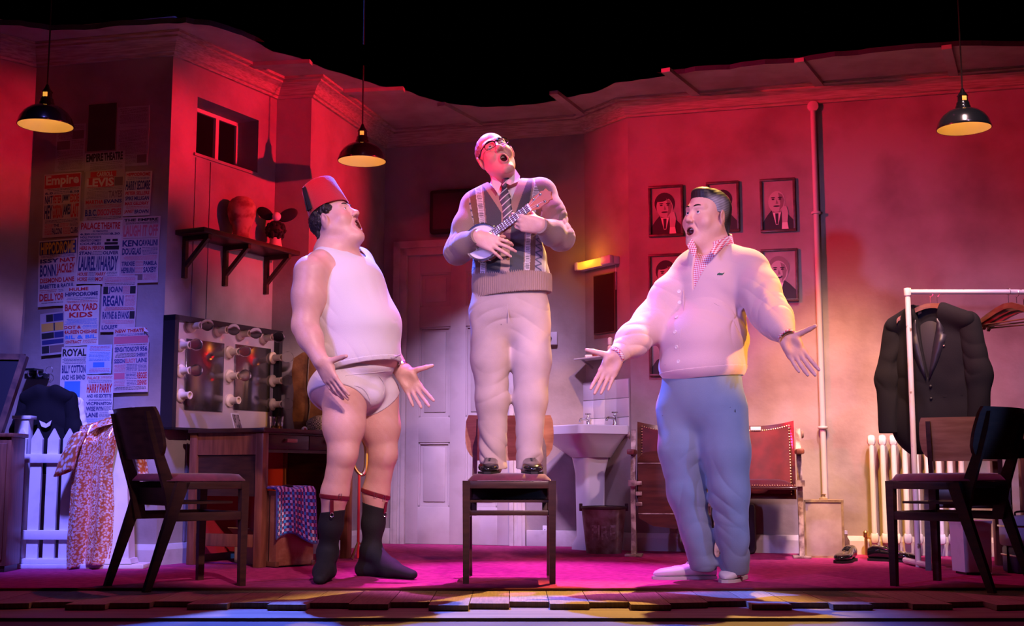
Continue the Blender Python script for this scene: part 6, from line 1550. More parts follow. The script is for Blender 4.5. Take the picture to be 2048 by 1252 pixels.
# briefs
G = Field(); G.ell(V3(703, 768, 5.81), (.183, .158, .122), TB, .05); G.ell(V3(718, 735, 5.80), (.172, .160, .08), TB, .03); G.ell(V3(672, 780, 5.83), (.162, .112, .112), TB, .04)
for (H, K) in ((RH, RK), (LH, LK)): G.chain([H, lerp(H, K, .5)], [.113, .097], .03)
G.ell(V3(746, 790, 5.745), (.055, .050, .055), TB, .04)
folds(G, 40, .0016, 9)
top_f, top_b = Vector(at(790, 727, 5.72)), Vector(at(632, 742, 5.90)); tn = (top_f - top_b).cross(lf).normalized()
if tn.z < 0: tn = -tn
G.cut(top_f, tn)
cr = Vector(at(728, 818, 5.80))
for sgn in (-1, 1):
    n_ = lf * sgn * .60 + Vector((0, 0, -.80)) + f * .10; G.cut(cr + n_.normalized() * .034, n_)
BRF = G
put(G, 'briefs', PA, base, M('brief_cotton', (.66, .64, .67), .8, bump=.15, bscale=300), .0036)
def seam(F, pts, w_, mat, name, off=.0008):
    P = []
    for u, v in pts:
        p, n_ = on_surface(F, u, v, 5.2, 6.1)
        if p is not None: P.append(p + n_ * off - base)
    if len(P) > 1: MB().tube(cat_pts(P, 4), w_ / 2, 6).build(name, mat, PA)
MSEAM = M('cotton_seam', (.55, .53, .57), .85)
seam(BRF, [(690, 752), (715, 748), (740, 746), (765, 743), (780, 742)], .0035, MSEAM, 'waistband_seam')
seam(BRF, [(758, 752), (768, 770), (766, 788), (752, 803)], .003, MSEAM, 'fly_seam'); seam(BRF, [(690, 772), (712, 772), (728, 780), (738, 796), (741, 808)], .0045, MSEAM, 'leg_hem')
seam(VEST, [(665, 742), (700, 735), (740, 725), (780, 715), (800, 709)], .003, MSEAM, 'hem_stitch', .003)
# socks
for side, (C_, A_, T_) in enumerate(((RC, RA, RT), (LC, LA, LT))):
    G = Field(); G.chain([C_, lerp(C_, A_, .55), A_], [.0645, .0515, .0415], .03); foot(G, A_, T_, .0045)
    zt_ = V3(660, (1022, 1012)[side], C_[1])[2]; G.cut((C_[0], C_[1], zt_), (-.12 if side == 0 else .30, .0, 1)); folds(G, 55, .0012, 5 + side)
    G.cut((0, 0, .0085), (0, 0, -1))
    put(G, 'sock', PA, base, M('black_sock', (.010, .011, .014), .8, sheen=.0, bump=.2, bscale=400), .0036)
# sock suspenders
MGAR = M('garter', (.16, .012, .025), .5)
for side, (H_, K_, C_, A_) in enumerate(((RH, RK, RC, RA), (LH, LK, LC, LA))):
    def legf(e):
        G = Field(); G.chain(leg_pts(H_, K_, C_, A_)[1:], [.093 + e, .064 + e, .060 + e, .047 + e, .037 + e], .03); return G
    vv = (994, 988)[side]; c = V3(668 if side == 0 else 752, vv, C_[1]); nb_ = Vector((.10, 0, 1)) if side == 0 else Vector((.30, 0, 1)); nb_.normalize()
    G = legf(.0045); G.cut(Vector(c.tolist()) + nb_ * .010, nb_); G.cut(Vector(c.tolist()) - nb_ * .010, -nb_)
    g_ = put(G, 'sock_suspender', PA, base, MGAR, .003)
    LF = legf(.0045); us, v0_, v1_ = ((664, 1000, 1026), (772, 1004, 1026))[side]
    pA, nA = on_surface(LF, us, v0_, 5.3, 6.2); pB, nB = on_surface(LF, us - (0 if side == 0 else 4), v1_, 5.3, 6.2)
    if pA is not None and pB is not None:
        MB().bar(pA - base + nA * .002, pB - base + nB * .004, .016, .003, up=nA).build('strap', MGAR, g_)
        q_ = pB - base + nB * .007; mb = MB(); mb.tube([q_ + Vector((.007 * math.cos(t_), 0, .010 * math.sin(t_) - .006)) for t_ in np.linspace(0, 6.28, 14)[:-1]], .0018, 5, closed=True); mb.build('clip', MSTEEL, g_)
    for ub_, vb_ in (((680, 992),) if side == 0 else ((751, 990), (768, 996))):
        pC, nC = on_surface(LF, ub_, vb_, 5.3, 6.2)
        if pC is not None:
            e1 = Vector((0, 0, 1)).cross(nC).normalized(); e2 = nC.cross(e1); mb = MB(); mb.tube([pC - base + nC * .002 + e1 * x + e2 * z for x, z in ((-.006, -.011), (.006, -.011), (.006, .011), (-.006, .011))], .0014, 5, closed=True); mb.build('buckle', MSTEEL, g_)
# wrist watch on the far arm
ax = Vector((LW - LE).tolist()).normalized(); c = Vector(lerp(LE, LW, .93).tolist()); e1 = ax.orthogonal().normalized(); e2 = ax.cross(e1)
n_ = 22
wt = None
for k in range(n_):
    a = 2 * PI * k / n_; d_ = e1 * math.cos(a) + e2 * math.sin(a); p = c + d_ * .040 - base
    mb = MB().bar(p - ax * .008, p + ax * .008, .0105, .004, up=d_)
    o = mb.build('watch_link' if k else 'watch_strap', MSTEEL if k % 2 else M('gold_link', (.65, .50, .25), .3, 1), PA if k == 0 else wt)
    if k == 0: wt = o

# ================================================================== man on the chair with the banjo ukulele (centre)
f = Vector((.06, -1, 0)).normalized(); TB = basis(f)
SEAT = .4875
base = Vector((at(1016, 950, 5.80).x, 5.80, SEAT))
PB = thing('person', 'man in glasses and patterned cardigan singing on the centre chair', 'person', base)
SK = (.62, .36, .29)
NB = V3(1014, 372, 5.885)
RS, RE, RW = V3(948, 416, 5.87), V3(915, 503, 5.80), V3(955, 474, 5.625)
LS, LE, LW = V3(1086, 388, 5.88), V3(1122, 476, 5.80), V3(1081, 452, 5.615)
def torso_b(F, e=0.0, k=.05):
    F.ell(V3(1014, 432, 5.88), (.168 + e, .108 + e, .165 + e), TB, k)
    F.ell(V3(1020, 520, 5.87), (.160 + e, .120 + e, .150 + e), TB, k)
    F.cap(V3(955, 410, 5.89), V3(1078, 386, 5.89), .058 + e, .058 + e, k)
def legs_b(F, e=0.0):
    F.ell(V3(1019, 600, 5.87), (.164 + e, .116 + e, .20 + e), TB, .04)
F = Field(); torso_b(F)
legs_b(F, -.008)
RL = [V3(980, 630, 5.86), V3(981, 720, 5.85), V3(983, 800, 5.83), V3(988, 935, 5.83)]
LL = [V3(1060, 630, 5.86), V3(1063, 720, 5.85), V3(1062, 800, 5.83), V3(1057, 935, 5.83)]
for Lg in (RL, LL): F.chain(Lg, [.085, .072, .052, .038], .03)
for S, E_, W_ in ((RS, RE, RW), (LS, LE, LW)): F.chain([S, lerp(S, E_, .45), E_, lerp(E_, W_, .4), W_], [.058, .052, .042, .040, .027], .03)
hand_field(F, RW, (.84, -.22, -.40), (.15, 1, -.15), 1, curl=(.55, .30, .22, .35), spread=.22, thumb=(.75, .45, .35), tcurl=.25, s=.96)
hand_field(F, LW, (-.72, -.12, .10), (-.25, .85, .30), -1, curl=((.65, .75, .5), (.65, .75, .5), (.7, .75, .5), (.75, .75, .5)), spread=-.05, thumb=(.55, .55, .65), tcurl=.2, s=.96)
pit = math.radians(20); yaw = .07
fw = Vector((math.sin(yaw) * math.cos(pit), -math.cos(yaw) * math.cos(pit), math.sin(pit)))
HR = basis(fw, (-.40, .0, .92)); sH = .95
br = V3(990, 286, 5.735); ho = br - HR @ A3((0, .088, .012)) * sH
HB = head_field(F, ho, HR, sH, jd=.030, mw=.0185, mh=.021, fat=.0, nose=1.08, eye=.75)
F.cap(NB, ho + HR @ A3((0, -.025, -.05)), .060, .056, .04); F.cap(V3(1012, 362, 5.83), ho + HR @ A3((0, .02, -.09)), .045, .04, .035)
def colB(V):
    c = skin_base(V, SK, 5); head_colors(V, c, HB, SK, lip=(.48, .18, .17)); return c
put(F, 'body', PB, base, MSKINM, .0038, colB)
face_parts(HB, PB, base, brow=(.12, .085, .065), iris=(.035, .055, .085), gaze=(.1, .2))
# thinning grey hair round the sides
G = Field()
def hfn(P):
    p = ((P - HB['o']) @ HB['R']) / sH
    d = s_ell(p, (0, -.024, .036), (.0845, .1015, .0895))
    hl = .048 - .42 * np.clip(p[..., 2] - .03, 0, .1) + .0 * p[..., 0]      # receding line
    d = np.maximum(d, p[..., 1] - hl); d = np.maximum(d, -(p[..., 2] + .075)); d = np.maximum(d, np.minimum(p[..., 1] + .02, -(p[..., 2] - .022)))
    return d * sH
G.op('u', hfn, 0, HB['o'], .17); folds(G, 320, .0025, 21)
put(G, 'hair', PB, base, M('hair_grey_brown', (.13, .10, .085), .5, var=(.28, .24, .22), vscale=90, bump=.6, bscale=200), .0032)
# spectacles
mG = Matrix.Translation(-base) @ mat4(HB['o'], HB['R'], sH)
def lens_pts(sx, e=0):
    P = []
    for k in range(24):
        a = 2 * PI * k / 24; c_, s_ = math.cos(a), math.sin(a)
        x = .0265 * (abs(c_) ** .55) * (1 if c_ > 0 else -1); z = .0185 * (abs(s_) ** .6) * (1 if s_ > 0 else -1); P.append((sx * .034 + x * (1 + e), .1065 - 4.5 * (sx * .034 + x) ** 2 + .002 + .01 * (-z), -.001 + z * (1 + e)))
    return P
MSP = M('spectacle_frame', (.006, .006, .008), .2)
sp = None
for sx in (-1, 1):
    P = lens_pts(sx); mb = MB(); mb.tube(P, [.0030 if p[2] > .004 else .0016 for p in P], 6, closed=True); mb.xform(mG)
    o = mb.build('spectacles' if sx < 0 else 'rim', MSP, PB if sx < 0 else sp)
    if sx < 0: sp = o
    mb = MB(); mb.tube([(sx * .060, .0935, .012), (sx * .074, .070, .010), (sx * .083, .02, .004), (sx * .086, -.012, .0), (sx * .084, -.03, -.018)], [.0032, .003, .0024, .0022, .002], 6); mb.xform(mG); mb.build('temple', MSP, sp)
mb = MB(); mb.tube([(-.009, .1075, .006), (0, .111, .009), (.009, .1075, .006)], .0028, 6); mb.xform(mG); mb.build('bridge', MSP, sp)
# shirt, collar and tie
G = Field(); torso_b(G, .006); G.cap(V3(1014, 385, 5.885), V3(1010, 352, 5.865), .068, .066, .02)
G.cut(V3(1014, 352, 5.86), (-.2, -.35, 1)); G.cut(V3(1014, 520, 5.8), (0, 0, -1))
SHIRT = G
put(G, 'shirt', PB, base, M('white_shirt', (.74, .71, .74), .7), .0042)
def patch(pts, name, mat, parent, th=.004):
    n_ = len(pts); nr = Vector((0, -1, 0)); V = [Vector(p) - base for p in pts]; V2 = [v + Vector((0, .006, 0)) for v in V]
    MB().add(V + V2, [tuple(range(n_)), tuple(range(2 * n_ - 1, n_ - 1, -1))] + [(i, (i + 1) % n_, n_ + (i + 1) % n_, n_ + i) for i in range(n_)]).build(name, mat, parent, smooth=False)
MSH = M('white_shirt', ())
def sp_(u, v, off=.004, fld=None):
    p, n_ = on_surface(fld or SHIRT, u, v, 5.4, 6.1)
    return None if p is None else p + n_ * off
patch([at(984, 350, 5.80), at(1003, 367, 5.76), at(995, 386, 5.745), at(984, 371, 5.765)], 'collar_point', MSH, PB)
patch([at(1012, 366, 5.755), at(1030, 337, 5.80), at(1040, 352, 5.79), at(1038, 362, 5.77), at(1020, 370, 5.745)], 'collar_point', MSH, PB)
def tie_mat():
    m = bpy.data.materials.new('striped_tie'); m.use_nodes = True; N = m.node_tree.nodes; L = m.node_tree.links; b = N['Principled BSDF']
    tc = N.new('ShaderNodeTexCoord'); mp = N.new('ShaderNodeMapping'); mp.inputs['Rotation'].default_value = (0, .75, 0); wv = N.new('ShaderNodeTexWave'); wv.inputs['Scale'].default_value = 13; wv.bands_direction = 'Z'
    cr = N.new('ShaderNodeValToRGB'); cr.color_ramp.interpolation = 'CONSTANT'; cr.color_ramp.elements[0].color = (.05, .05, .075, 1); cr.color_ramp.elements[1].color = (.55, .53, .56, 1); cr.color_ramp.elements[1].position = .90
    L.new(tc.outputs['Object'], mp.inputs[0]); L.new(mp.outputs[0], wv.inputs[0]); L.new(wv.outputs['Fac'], cr.inputs[0]); L.new(cr.outputs[0], b.inputs['Base Color']); b.inputs['Roughness'].default_value = .5; return m
MTIE = tie_mat()
G = Field(); G.capf(V3(1012, 353, 5.775), V3(1009, 372, 5.765), .019, .013, (0, 1, 0), .7, .01); put(G, 'tie_knot', PB, base, MTIE, .0035)
G = Field(); G.capf(V3(1009, 370, 5.775), V3(1010, 396, 5.762), .011, .022, (0, 1, 0), .35, .01); G.capf(V3(1010, 396, 5.762), V3(1018, 440, 5.755), .022, .028, (0, 1, 0), .35, .01); put(G, 'tie', PB, base, MTIE, .0035)
# cardigan
def sleeves_b(F, e=0.0):
    for S, E_, W_ in ((RS, RE, RW), (LS, LE, LW)):
        F.chain([S, lerp(S, E_, .45), E_, lerp(E_, W_, .45), lerp(E_, W_, .86)], [.064 + e, .064 + e, .058 + e, .054 + e, .042 + e], .035)
        wrinkle(F, S, E_, .11, .0030, 4, 2, .8, .35); wrinkle(F, E_, W_, .10, .0034, 4, 5, .3, .4)
        F.cut(lerp(E_, W_, .90), A3(W_ - E_)) if False else None
G = Field(); torso_b(G, .017); G.ell(V3(1022, 548, 5.87), (.186, .146, .085), TB, .03)
sleeves_b(G); folds(G, 30, .0025, 31)
G.cut(V3(1020, 556, 5.87) , (0, 0, -1))
# neck V
vt, vl, vr = V3(1016, 418, 5.74), V3(986, 372, 5.76), V3(1037, 358, 5.76)
def vcut(P):
    x, z = P[..., 0], P[..., 2]
    zl = vt[2]; hw_l = (vt[0] - vl[0]) / (vl[2] - vt[2]); hw_r = (vr[0] - vt[0]) / (vr[2] - vt[2])
    a = (x - vt[0]); t_ = (z - zl); d_ = np.where(a < 0, -a - t_ * hw_l, a - t_ * hw_r); d_ = np.maximum(d_ * .85, P[..., 1] - 5.90); return d_
G.op('s', vcut, .003)
G.cap(V3(1014, 385, 5.885), V3(1011, 340, 5.87), .073, .073, .004, 's')
CARD = G
def col_card(V):
    c = np.tile(A3((.215, .155, .125)), (len(V), 1))           # taupe sleeves
    arm = np.minimum.reduce([s_cap(V, S, E_, .072, .064) for S, E_ in ((RS, RE), (LS, LE))] + [s_cap(V, E_, W_, .06, .05) for E_, W_ in ((RE, RW), (LE, LW))])
    tor = np.minimum(s_ell(V, V3(1014, 432, 5.88), (.19, .128, .185), TB), s_ell(V, V3(1022, 530, 5.87), (.186, .146, .15), TB))
    tt = tor < arm + .022
    front = V[:, 1] < 5.90
    z = V[:, 2]; ztop = V3(1014, 400, 5.75)[2]
    xc = V3(1011, 500, 5.74)[0] + (z - V3(1011, 500, 5.74)[2]) * .03
    a = np.abs(V[:, 0] - xc); up = np.clip((z - V3(0, 470, 5.75)[2]) / .25, 0, 1); a = a / (1 + .35 * up)
    m = tt & front
    def st(a0, a1, col, extra=None):
        k = m & (a >= a0) & (a < a1)
        if extra is not None: k = k & extra
        c[k] = A3(col)
    st(0, .088, (.055, .06, .075))
    st(.086, .092, (.25, .18, .15)); st(.092, .116, (.55, .52, .55)); st(.095, .113, (.12, .11, .13), (np.floor(z / .0042) % 2 == 0))
    st(.116, .140, (.13, .07, .045))
    tri = np.abs(((z / .034) % 1) - .5) * 2
    st(.140, .172, (.30, .28, .32)); st(.140, .172, (.05, .055, .10), (np.abs((a - .140) / .032 - tri) < .22)); st(.172, .186, (.36, .32, .33)); st(.186, .191, (.62, .56, .56)); st(.191, .23, (.27, .20, .18))
    st(0, .021, (.36, .25, .20), z < vt[2] + .0)                 # button band
    ex = V[:, 0] - vt[0]; t_ = z - vt[2]; hl = (vt[0] - vl[0]) / (vl[2] - vt[2]); hr = (vr[0] - vt[0]) / (vr[2] - vt[2])
    dv = np.where(ex < 0, -ex - t_ * hl, ex - t_ * hr) * .85; k = m & (dv < .034) & (z > vt[2] - .035); c[k] = A3((.33, .23, .18))
    return c
MKN = M('cardigan_knit', (.3, .2, .2), .9, vcol='Col', sheen=.3, bump=.25, bscale=350)
put(G, 'cardigan', PB, base, MKN, .0030, col_card)
# ribbed hem and cuffs
G = Field(); G.ell(V3(1024, 570, 5.87), (.190, .148, .30), TB, .03); G.cut(V3(1024, 549, 5.87), (0, 0, 1)); hz = V3(1024, 584, 5.74); G.cut(hz, (.10, 0, -1)); c0 = V3(1024, 560, 5.87)
G.op('d', lambda P: .0022 * np.sin(np.arctan2(P[..., 1] - c0[1], P[..., 0] - c0[0]) * 100), 0)
put(G, 'hem_rib', PB, base, M('rib_knit', (.26, .18, .145), .9), .0026)
for S, E_, W_ in ((RS, RE, RW), (LS, LE, LW)):
    a_, b_ = lerp(E_, W_, .78), lerp(E_, W_, 1.04); G = Field(); G.cap(a_, b_, .041, .038, .01); ax = A3(b_ - a_); ax /= np.linalg.norm(ax); e1 = np.cross(ax, A3((0, 0, 1))); e1 /= np.linalg.norm(e1); e2 = np.cross(ax, e1)
    G.op('d', lambda P, a_=a_, e1=e1, e2=e2: .0018 * np.sin(np.arctan2((P - a_) @ e2, (P - a_) @ e1) * 34), 0); G.cut(b_, ax); G.cut(a_ - ax * .01, -ax)
    put(G, 'cuff', PB, base, M('rib_knit', ()), .0024)
MBT = M('brown_button', (.22, .12, .06), .3)
for (u, v) in ((1018, 413), (1019, 455), (1017, 483), (1016, 517), (1014, 553)):
    mb = disc_on(CARD, u, v, 5.4, 6.0, .0085, .004, base)
    if mb: mb.build('button', MBT, PB)
mb = disc_on(CARD, 1014, 548, 5.4, 6.0, .0085, .004, base)
# trousers
G = Field(); legs_b(G, .014)
rr = [.098, .088, .071, .058]
for Lg, sx in ((RL, -1), (LL, 1)):
    G.chain([Lg[0], Lg[1], Lg[2], lerp(Lg[2], Lg[3], 1.05)], rr, .035)
    wrinkle(G, Lg[0], Lg[2], .15, .005, 2.5, 2 + sx, .15, .3); wrinkle(G, Lg[2], Lg[3], .12, .008, 2.2, 4 + sx, .8, .35); wrinkle(G, Lg[1], Lg[3], .12, .004, 3, 7 + sx, .35, .3)
folds(G, 26, .003, 41)
zc_ = V3(1020, 938, 5.76)[2]; G.cut((0, 5.80, zc_), (.0, .12, -1)); G.cut(V3(1020, 556, 5.87), (0, 0, 1))
put(G, 'trousers', PB, base, M('khaki_cotton', (.42, .33, .29), .85, var=(.36, .28, .24), vscale=7, bump=.1, bscale=300), .0038)
G = Field(); p_ = V3(1018, 600, 5.72)
MB().bar(sp_(1015, 590, .002, None) - base if False else Vector(V3(1014, 588, 5.742).tolist()) - base, Vector(V3(1017, 640, 5.742).tolist()) - base, .004, .003).build('fly_seam', M('khaki_dark', (.38, .30, .26), .9), PB)
# shoes
for sx, (u, rz_) in ((-1, (983, -.06)), (1, (1058, .08))):
    p = at(u, 940, 5.83); M4 = Matrix.Translation((p.x - base.x, .060, -.006)) @ Matrix.Rotation(rz_, 4, 'Z')
    mb = MB(); leather_shoe(mb, .26); mb.xform(M4); o = mb.build('shoe', M('black_leather', (.012, .010, .010), .18, coat=.6), PB, angle=60)
    mb = MB(); shoe_sole(mb, .25); mb.xform(M4); mb.build('sole', M('shoe_sole', ()), o)
    mb = MB()
    for j in range(4): mb.tube([(-.020, -.085 - j * .020, .074 - j * .006), (0, -.087 - j * .020, .079 - j * .006), (.020, -.085 - j * .020, .074 - j * .006)], .0024, 5)
    mb.xform(M4); q = mb.build('laces', MCLOTHBLK, o); q['kind'] = 'stuff'
# ------------------------------------------------------------------ banjo ukulele
pc = Vector(at(964, 484, 5.660)); nt_ = Vector(at(1060, 415, 5.585)); ax = (nt_ - pc).normalized(); nn = Vector((.05, -1, .25)); nn = (nn - ax * nn.dot(ax)).normalized(); sd = ax.cross(nn)
ML4 = Matrix(((ax.x, sd.x, nn.x, pc.x), (ax.y, sd.y, nn.y, pc.y), (ax.z, sd.z, nn.z, pc.z), (0, 0, 0, 1)))
UK = thing('banjo_ukulele', 'small banjo ukulele with orange headstock held by the singer', 'banjo ukulele', pc)
def ub(mb, name, mat, parent=None, **k): mb.xform(Matrix.Translation(-pc) @ ML4); return mb.build(name, mat, parent or UK, **k)
LN = (nt_ - pc).length
pot = ub(MB().lathe([(.080, -.05), (.084, -.048), (.084, -.004), (.080, -.002), (.001, -.002)], n=40), 'pot', M('banjo_wood', (.20, .06, .03), .3, coat=.5))
ub(MB().lathe([(.001, .0), (.078, .0), (.080, -.004)], n=40, cap=False), 'drum_head', M('banjo_skin', (.70, .66, .62), .5), pot)
ub(MB().lathe([(.079, -.008), (.088, -.008), (.088, .002), (.084, .004), (.079, .002), (.079, -.008)], n=40, cap=False), 'tension_hoop', MSTEEL, pot)
for k in range(12):
    a = 2 * PI * k / 12 + .2
    if abs(a - 2 * PI) < .2: continue
    mb = MB(); mb.tube([(.088 * math.cos(a), .088 * math.sin(a), .003), (.092 * math.cos(a), .092 * math.sin(a), -.005), (.090 * math.cos(a), .090 * math.sin(a), -.035)], .0022, 5); ub(mb, 'tension_hook', MSTEEL, pot)
mb = MB(); mb.add([(.05, -.019, -.016), (LN, -.0165, -.012), (LN, .0165, -.012), (.05, .019, -.016), (.05, -.019, .006), (LN, -.0165, .006), (LN, .0165, .006), (.05, .019, .006)], [(3, 2, 1, 0), (4, 5, 6, 7), (0, 1, 5, 4), (1, 2, 6, 5), (2, 3, 7, 6), (3, 0, 4, 7)])
ub(mb, 'neck', M('banjo_wood', ()))
mb = MB(); mb.box(.045, LN, -.018, .018, .006, .009); ub(mb, 'fretboard', M('rosewood', (.09, .04, .03), .4))
for k in range(15):
    x = LN * (1 - (1 - .5 ** (k / 12)) * 1.03) - .004 if k else LN - .002
    x = .058 + (LN - .062) * (.5 ** (k / 9.0) - .5 ** (15 / 9)) / (1 - .5 ** (15 / 9))
    mb = MB(); mb.box(x - .0009, x + .0009, -.0178, .0178, .009, .0104); ub(mb, 'fret', MSTEEL)
ub(MB().box(LN - .003, LN + .003, -.018, .018, .006, .0125), 'nut', M('bone', (.75, .68, .58), .4))
hs = [(LN + .003, -.017), (LN + .03, -.028), (LN + .085, -.031), (LN + .092, -.026), (LN + .108, -.030), (LN + .112, -.012), (LN + .122, 0), (LN + .112, .012), (LN + .108, .030), (LN + .092, .026), (LN + .085, .031), (LN + .03, .028), (LN + .003, .017)]
hd = ub(MB().prism(hs, -.008, .006, 'xy'), 'headstock', M('orange_maple', (.55, .13, .018), .4, coat=.15), smooth=False)
for (x, y) in ((.036, -.018), (.036, .018), (.074, -.020), (.074, .020)):
    pg = ub(MB().lathe([(.0065, .006), (.0065, .008), (.003, .009), (.003, .02), (.001, .021)], (LN + x, y, 0), n=10), 'tuning_post', MSTEEL, hd)
    ub(MB().lathe([(.003, -.022), (.003, -.008)], (LN + x, y, 0), n=8).ball((LN + x, y, -.026), .007, 10, 6, (1, .6, 1)), 'tuning_knob', MSTEEL, hd)
for k, y in enumerate((-.0115, -.004, .004, .0115)):
    tgt = ((.036, -.018), (.074, -.020), (.074, .020), (.036, .018))[k]
    mb = MB(); mb.tube([(-.035, y * 1.3, .011), (LN, y, .0132), (LN + tgt[0], tgt[1], .012)], .0006, 4); ub(mb, 'string', M('nylon_string', (.75, .70, .70), .3))
ub(MB().box(-.039, -.033, -.022, .022, .0, .0115), 'bridge_piece', M('bone', ()))

# ================================================================== man in the pink cardigan (right)
f = Vector((-.66, -.75, 0)).normalized(); TB = basis(f); lf = Vector(TB[:, 0].tolist())
base = Vector((at(1420, 1150, 5.74).x, 5.74, .007))
PC = thing('person', 'grey haired man in pale pink cardigan with both arms spread', 'person', base)
SK = (.64, .36, .29)
RS, RE, RW = V3(1378, 545, 5.84), V3(1300, 648, 5.76), V3(1233, 710, 5.60)
LS, LE, LW = V3(1506, 545, 5.63), V3(1536, 622, 5.53), V3(1572, 672, 5.42)
def torso_c(F, e=0.0, k=.05):
    F.ell(V3(1428, 572, 5.755), (.185 + e, .140 + e, .20 + e), TB, k)
    F.ell(V3(1406, 682, 5.735), (.198 + e, .168 + e, .170 + e), TB, .07)
    F.cap(V3(1392, 535, 5.85), V3(1492, 535, 5.66), .070 + e, .072 + e, k)
def hips_c(F, e=0.0): F.ell(V3(1404, 775, 5.745), (.180 + e, .146 + e, .22 + e), TB, .05)
RL = [V3(1362, 820, 5.80), V3(1364, 900, 5.77), V3(1374, 985, 5.76), V3(1404, 1118, 5.76)]
LL = [V3(1445, 820, 5.70), V3(1452, 900, 5.67), V3(1459, 985, 5.67), V3(1470, 1122, 5.70)]
F = Field(); torso_c(F); hips_c(F, -.01)
for Lg in (RL, LL): F.chain(Lg, [.095, .080, .058, .040], .03)
for S, E_, W_ in ((RS, RE, RW), (LS, LE, LW)): F.chain([S, lerp(S, E_, .45), E_, lerp(E_, W_, .4), W_], [.062, .056, .046, .043, .029], .03)
hand_field(F, RW, (-.45, -.10, -.88), (.16, -1, .20), 1, curl=(.10, .12, .15, .18), spread=.05, thumb=(.22, .96, .10), tcurl=-.12, s=1.03, wr=(.030, .02))
hand_field(F, LW, (.46, -.14, -.86), (-.15, -1, .20), -1, curl=(.12, .16, .20, .25), spread=.09, thumb=(.12, .85, .50), tcurl=.10, s=1.06, wr=(.030, .02))
yaw = .92; pit = math.radians(4)
fw = Vector((-math.sin(yaw) * math.cos(pit), -math.cos(yaw) * math.cos(pit), math.sin(pit)))
HR = basis(fw, (.10, .0, 1)); sH = 1.03
ear = V3(1444, 435, 5.665); ho = ear - HR @ A3((.092, -.010, -.010)) * sH
HCc = head_field(F, ho, HR, sH, jd=.020, mw=.026, mh=.021, fat=.011, nose=1.0, eye=1.1)
F.cap(V3(1434, 505, 5.76), ho + HR @ A3((0, -.025, -.05)), .076, .070, .04); F.cap(V3(1408, 490, 5.73), ho + HR @ A3((0, .025, -.10)), .05, .045, .04)
def colC(V):
    c = skin_base(V, SK, 7); head_colors(V, c, HCc, SK, lip=(.52, .20, .18)); return c
put(F, 'body', PC, base, MSKINM, .0038, colC)
face_parts(HCc, PC, base, brow=(.02, .014, .012), iris=(.035, .055, .085), browup=.004, gaze=(.15, .1))
# swept back hair, dark on top and grey at the sides
G = Field()
def hfn(P):
    p = ((P - HCc['o']) @ HCc['R']) / sH; ax_ = np.abs(p[..., 0])
    d = s_ell(p, (0, -.026, .044), (.090, .105, .092)); d = smin(d, s_ell(p, (0, -.085, -.035), (.066, .038, .075)), .03)
    d = smin(d, s_ell(p, (0, .040, .106), (.050, .035, .022)), .03)
    hl = .078 - 8.0 * ax_ * ax_ - .30 * np.clip(.09 - p[..., 2], 0, .2)
    d = np.maximum(d, p[..., 1] - hl); d = np.maximum(d, np.minimum(p[..., 1] + .030, -(p[..., 2] - .016))); d = np.maximum(d, -(p[..., 2] + .105))
    # comb lines
    d = d + .0003 * np.sin(480 * (p[..., 2] + .35 * p[..., 1]) + 60 * ax_ + 4 * vnoise(p, 50, 3)) * (ax_ > .03) + .0004 * np.sin(450 * p[..., 0] + 3 * vnoise(p, 50, 4)) * (ax_ <= .05)
    return d * sH
G.op('u', hfn, 0, HCc['o'], .18)
def colH(V):
    p = ((V - HCc['o']) @ HCc['R']) / sH; ax_ = np.abs(p[:, 0])
    g = np.clip((ax_ - .045) / .025, 0, 1) * np.clip((p[:, 1] + .07) / .05, 0, 1) * np.clip((.10 - p[:, 2]) / .03, 0, 1)
    st = .5 + .5 * np.sin(560 * (p[:, 2] + .45 * p[:, 1]) + 9 * vnoise(p, 45, 2)); g = np.clip(g * (.55 + .45 * st + .35 * vnoise(p, 120, 5)), 0, 1)[:, None]
    return A3((.014, .012, .014)) * (1 - g) + A3((.34, .33, .36)) * g
put(G, 'hair', PC, base, M('hair_combed', (.05, .05, .05), .5, vcol='Col', spec=.4), .0028, colH)
# gingham shirt
def gingham():
    m = bpy.data.materials.new('gingham'); m.use_nodes = True; N = m.node_tree.nodes; L = m.node_tree.links; b = N['Principled BSDF']; b.inputs['Roughness'].default_value = .8
    tc = N.new('ShaderNodeTexCoord'); mp = N.new('ShaderNodeMapping'); mp.inputs['Rotation'].default_value = (0, 0, .72); L.new(tc.outputs['Object'], mp.inputs[0]); sx = N.new('ShaderNodeSeparateXYZ'); L.new(mp.outputs[0], sx.inputs[0])
    outs = []
    for ax in ('X', 'Z'):
        mu = N.new('ShaderNodeMath'); mu.operation = 'MULTIPLY'; mu.inputs[1].default_value = 105; L.new(sx.outputs[ax], mu.inputs[0]); fr = N.new('ShaderNodeMath'); fr.operation = 'FRACT'; L.new(mu.outputs[0], fr.inputs[0]); gt = N.new('ShaderNodeMath'); gt.operation = 'GREATER_THAN'; gt.inputs[1].default_value = .5; L.new(fr.outputs[0], gt.inputs[0]); outs.append(gt)
    ad = N.new('ShaderNodeMath'); ad.operation = 'ADD'; L.new(outs[0].outputs[0], ad.inputs[0]); L.new(outs[1].outputs[0], ad.inputs[1]); dv = N.new('ShaderNodeMath'); dv.operation = 'MULTIPLY'; dv.inputs[1].default_value = .5; L.new(ad.outputs[0], dv.inputs[0])
    cr = N.new('ShaderNodeValToRGB'); cr.color_ramp.elements[0].color = (.75, .70, .72, 1); cr.color_ramp.elements[1].color = (.58, .02, .06, 1); L.new(dv.outputs[0], cr.inputs[0]); L.new(cr.outputs[0], b.inputs['Base Color']); return m
MGI = gingham()
G = Field(); torso_c(G, .006); G.cap(V3(1432, 508, 5.76), V3(1425, 468, 5.745), .090, .088, .02)
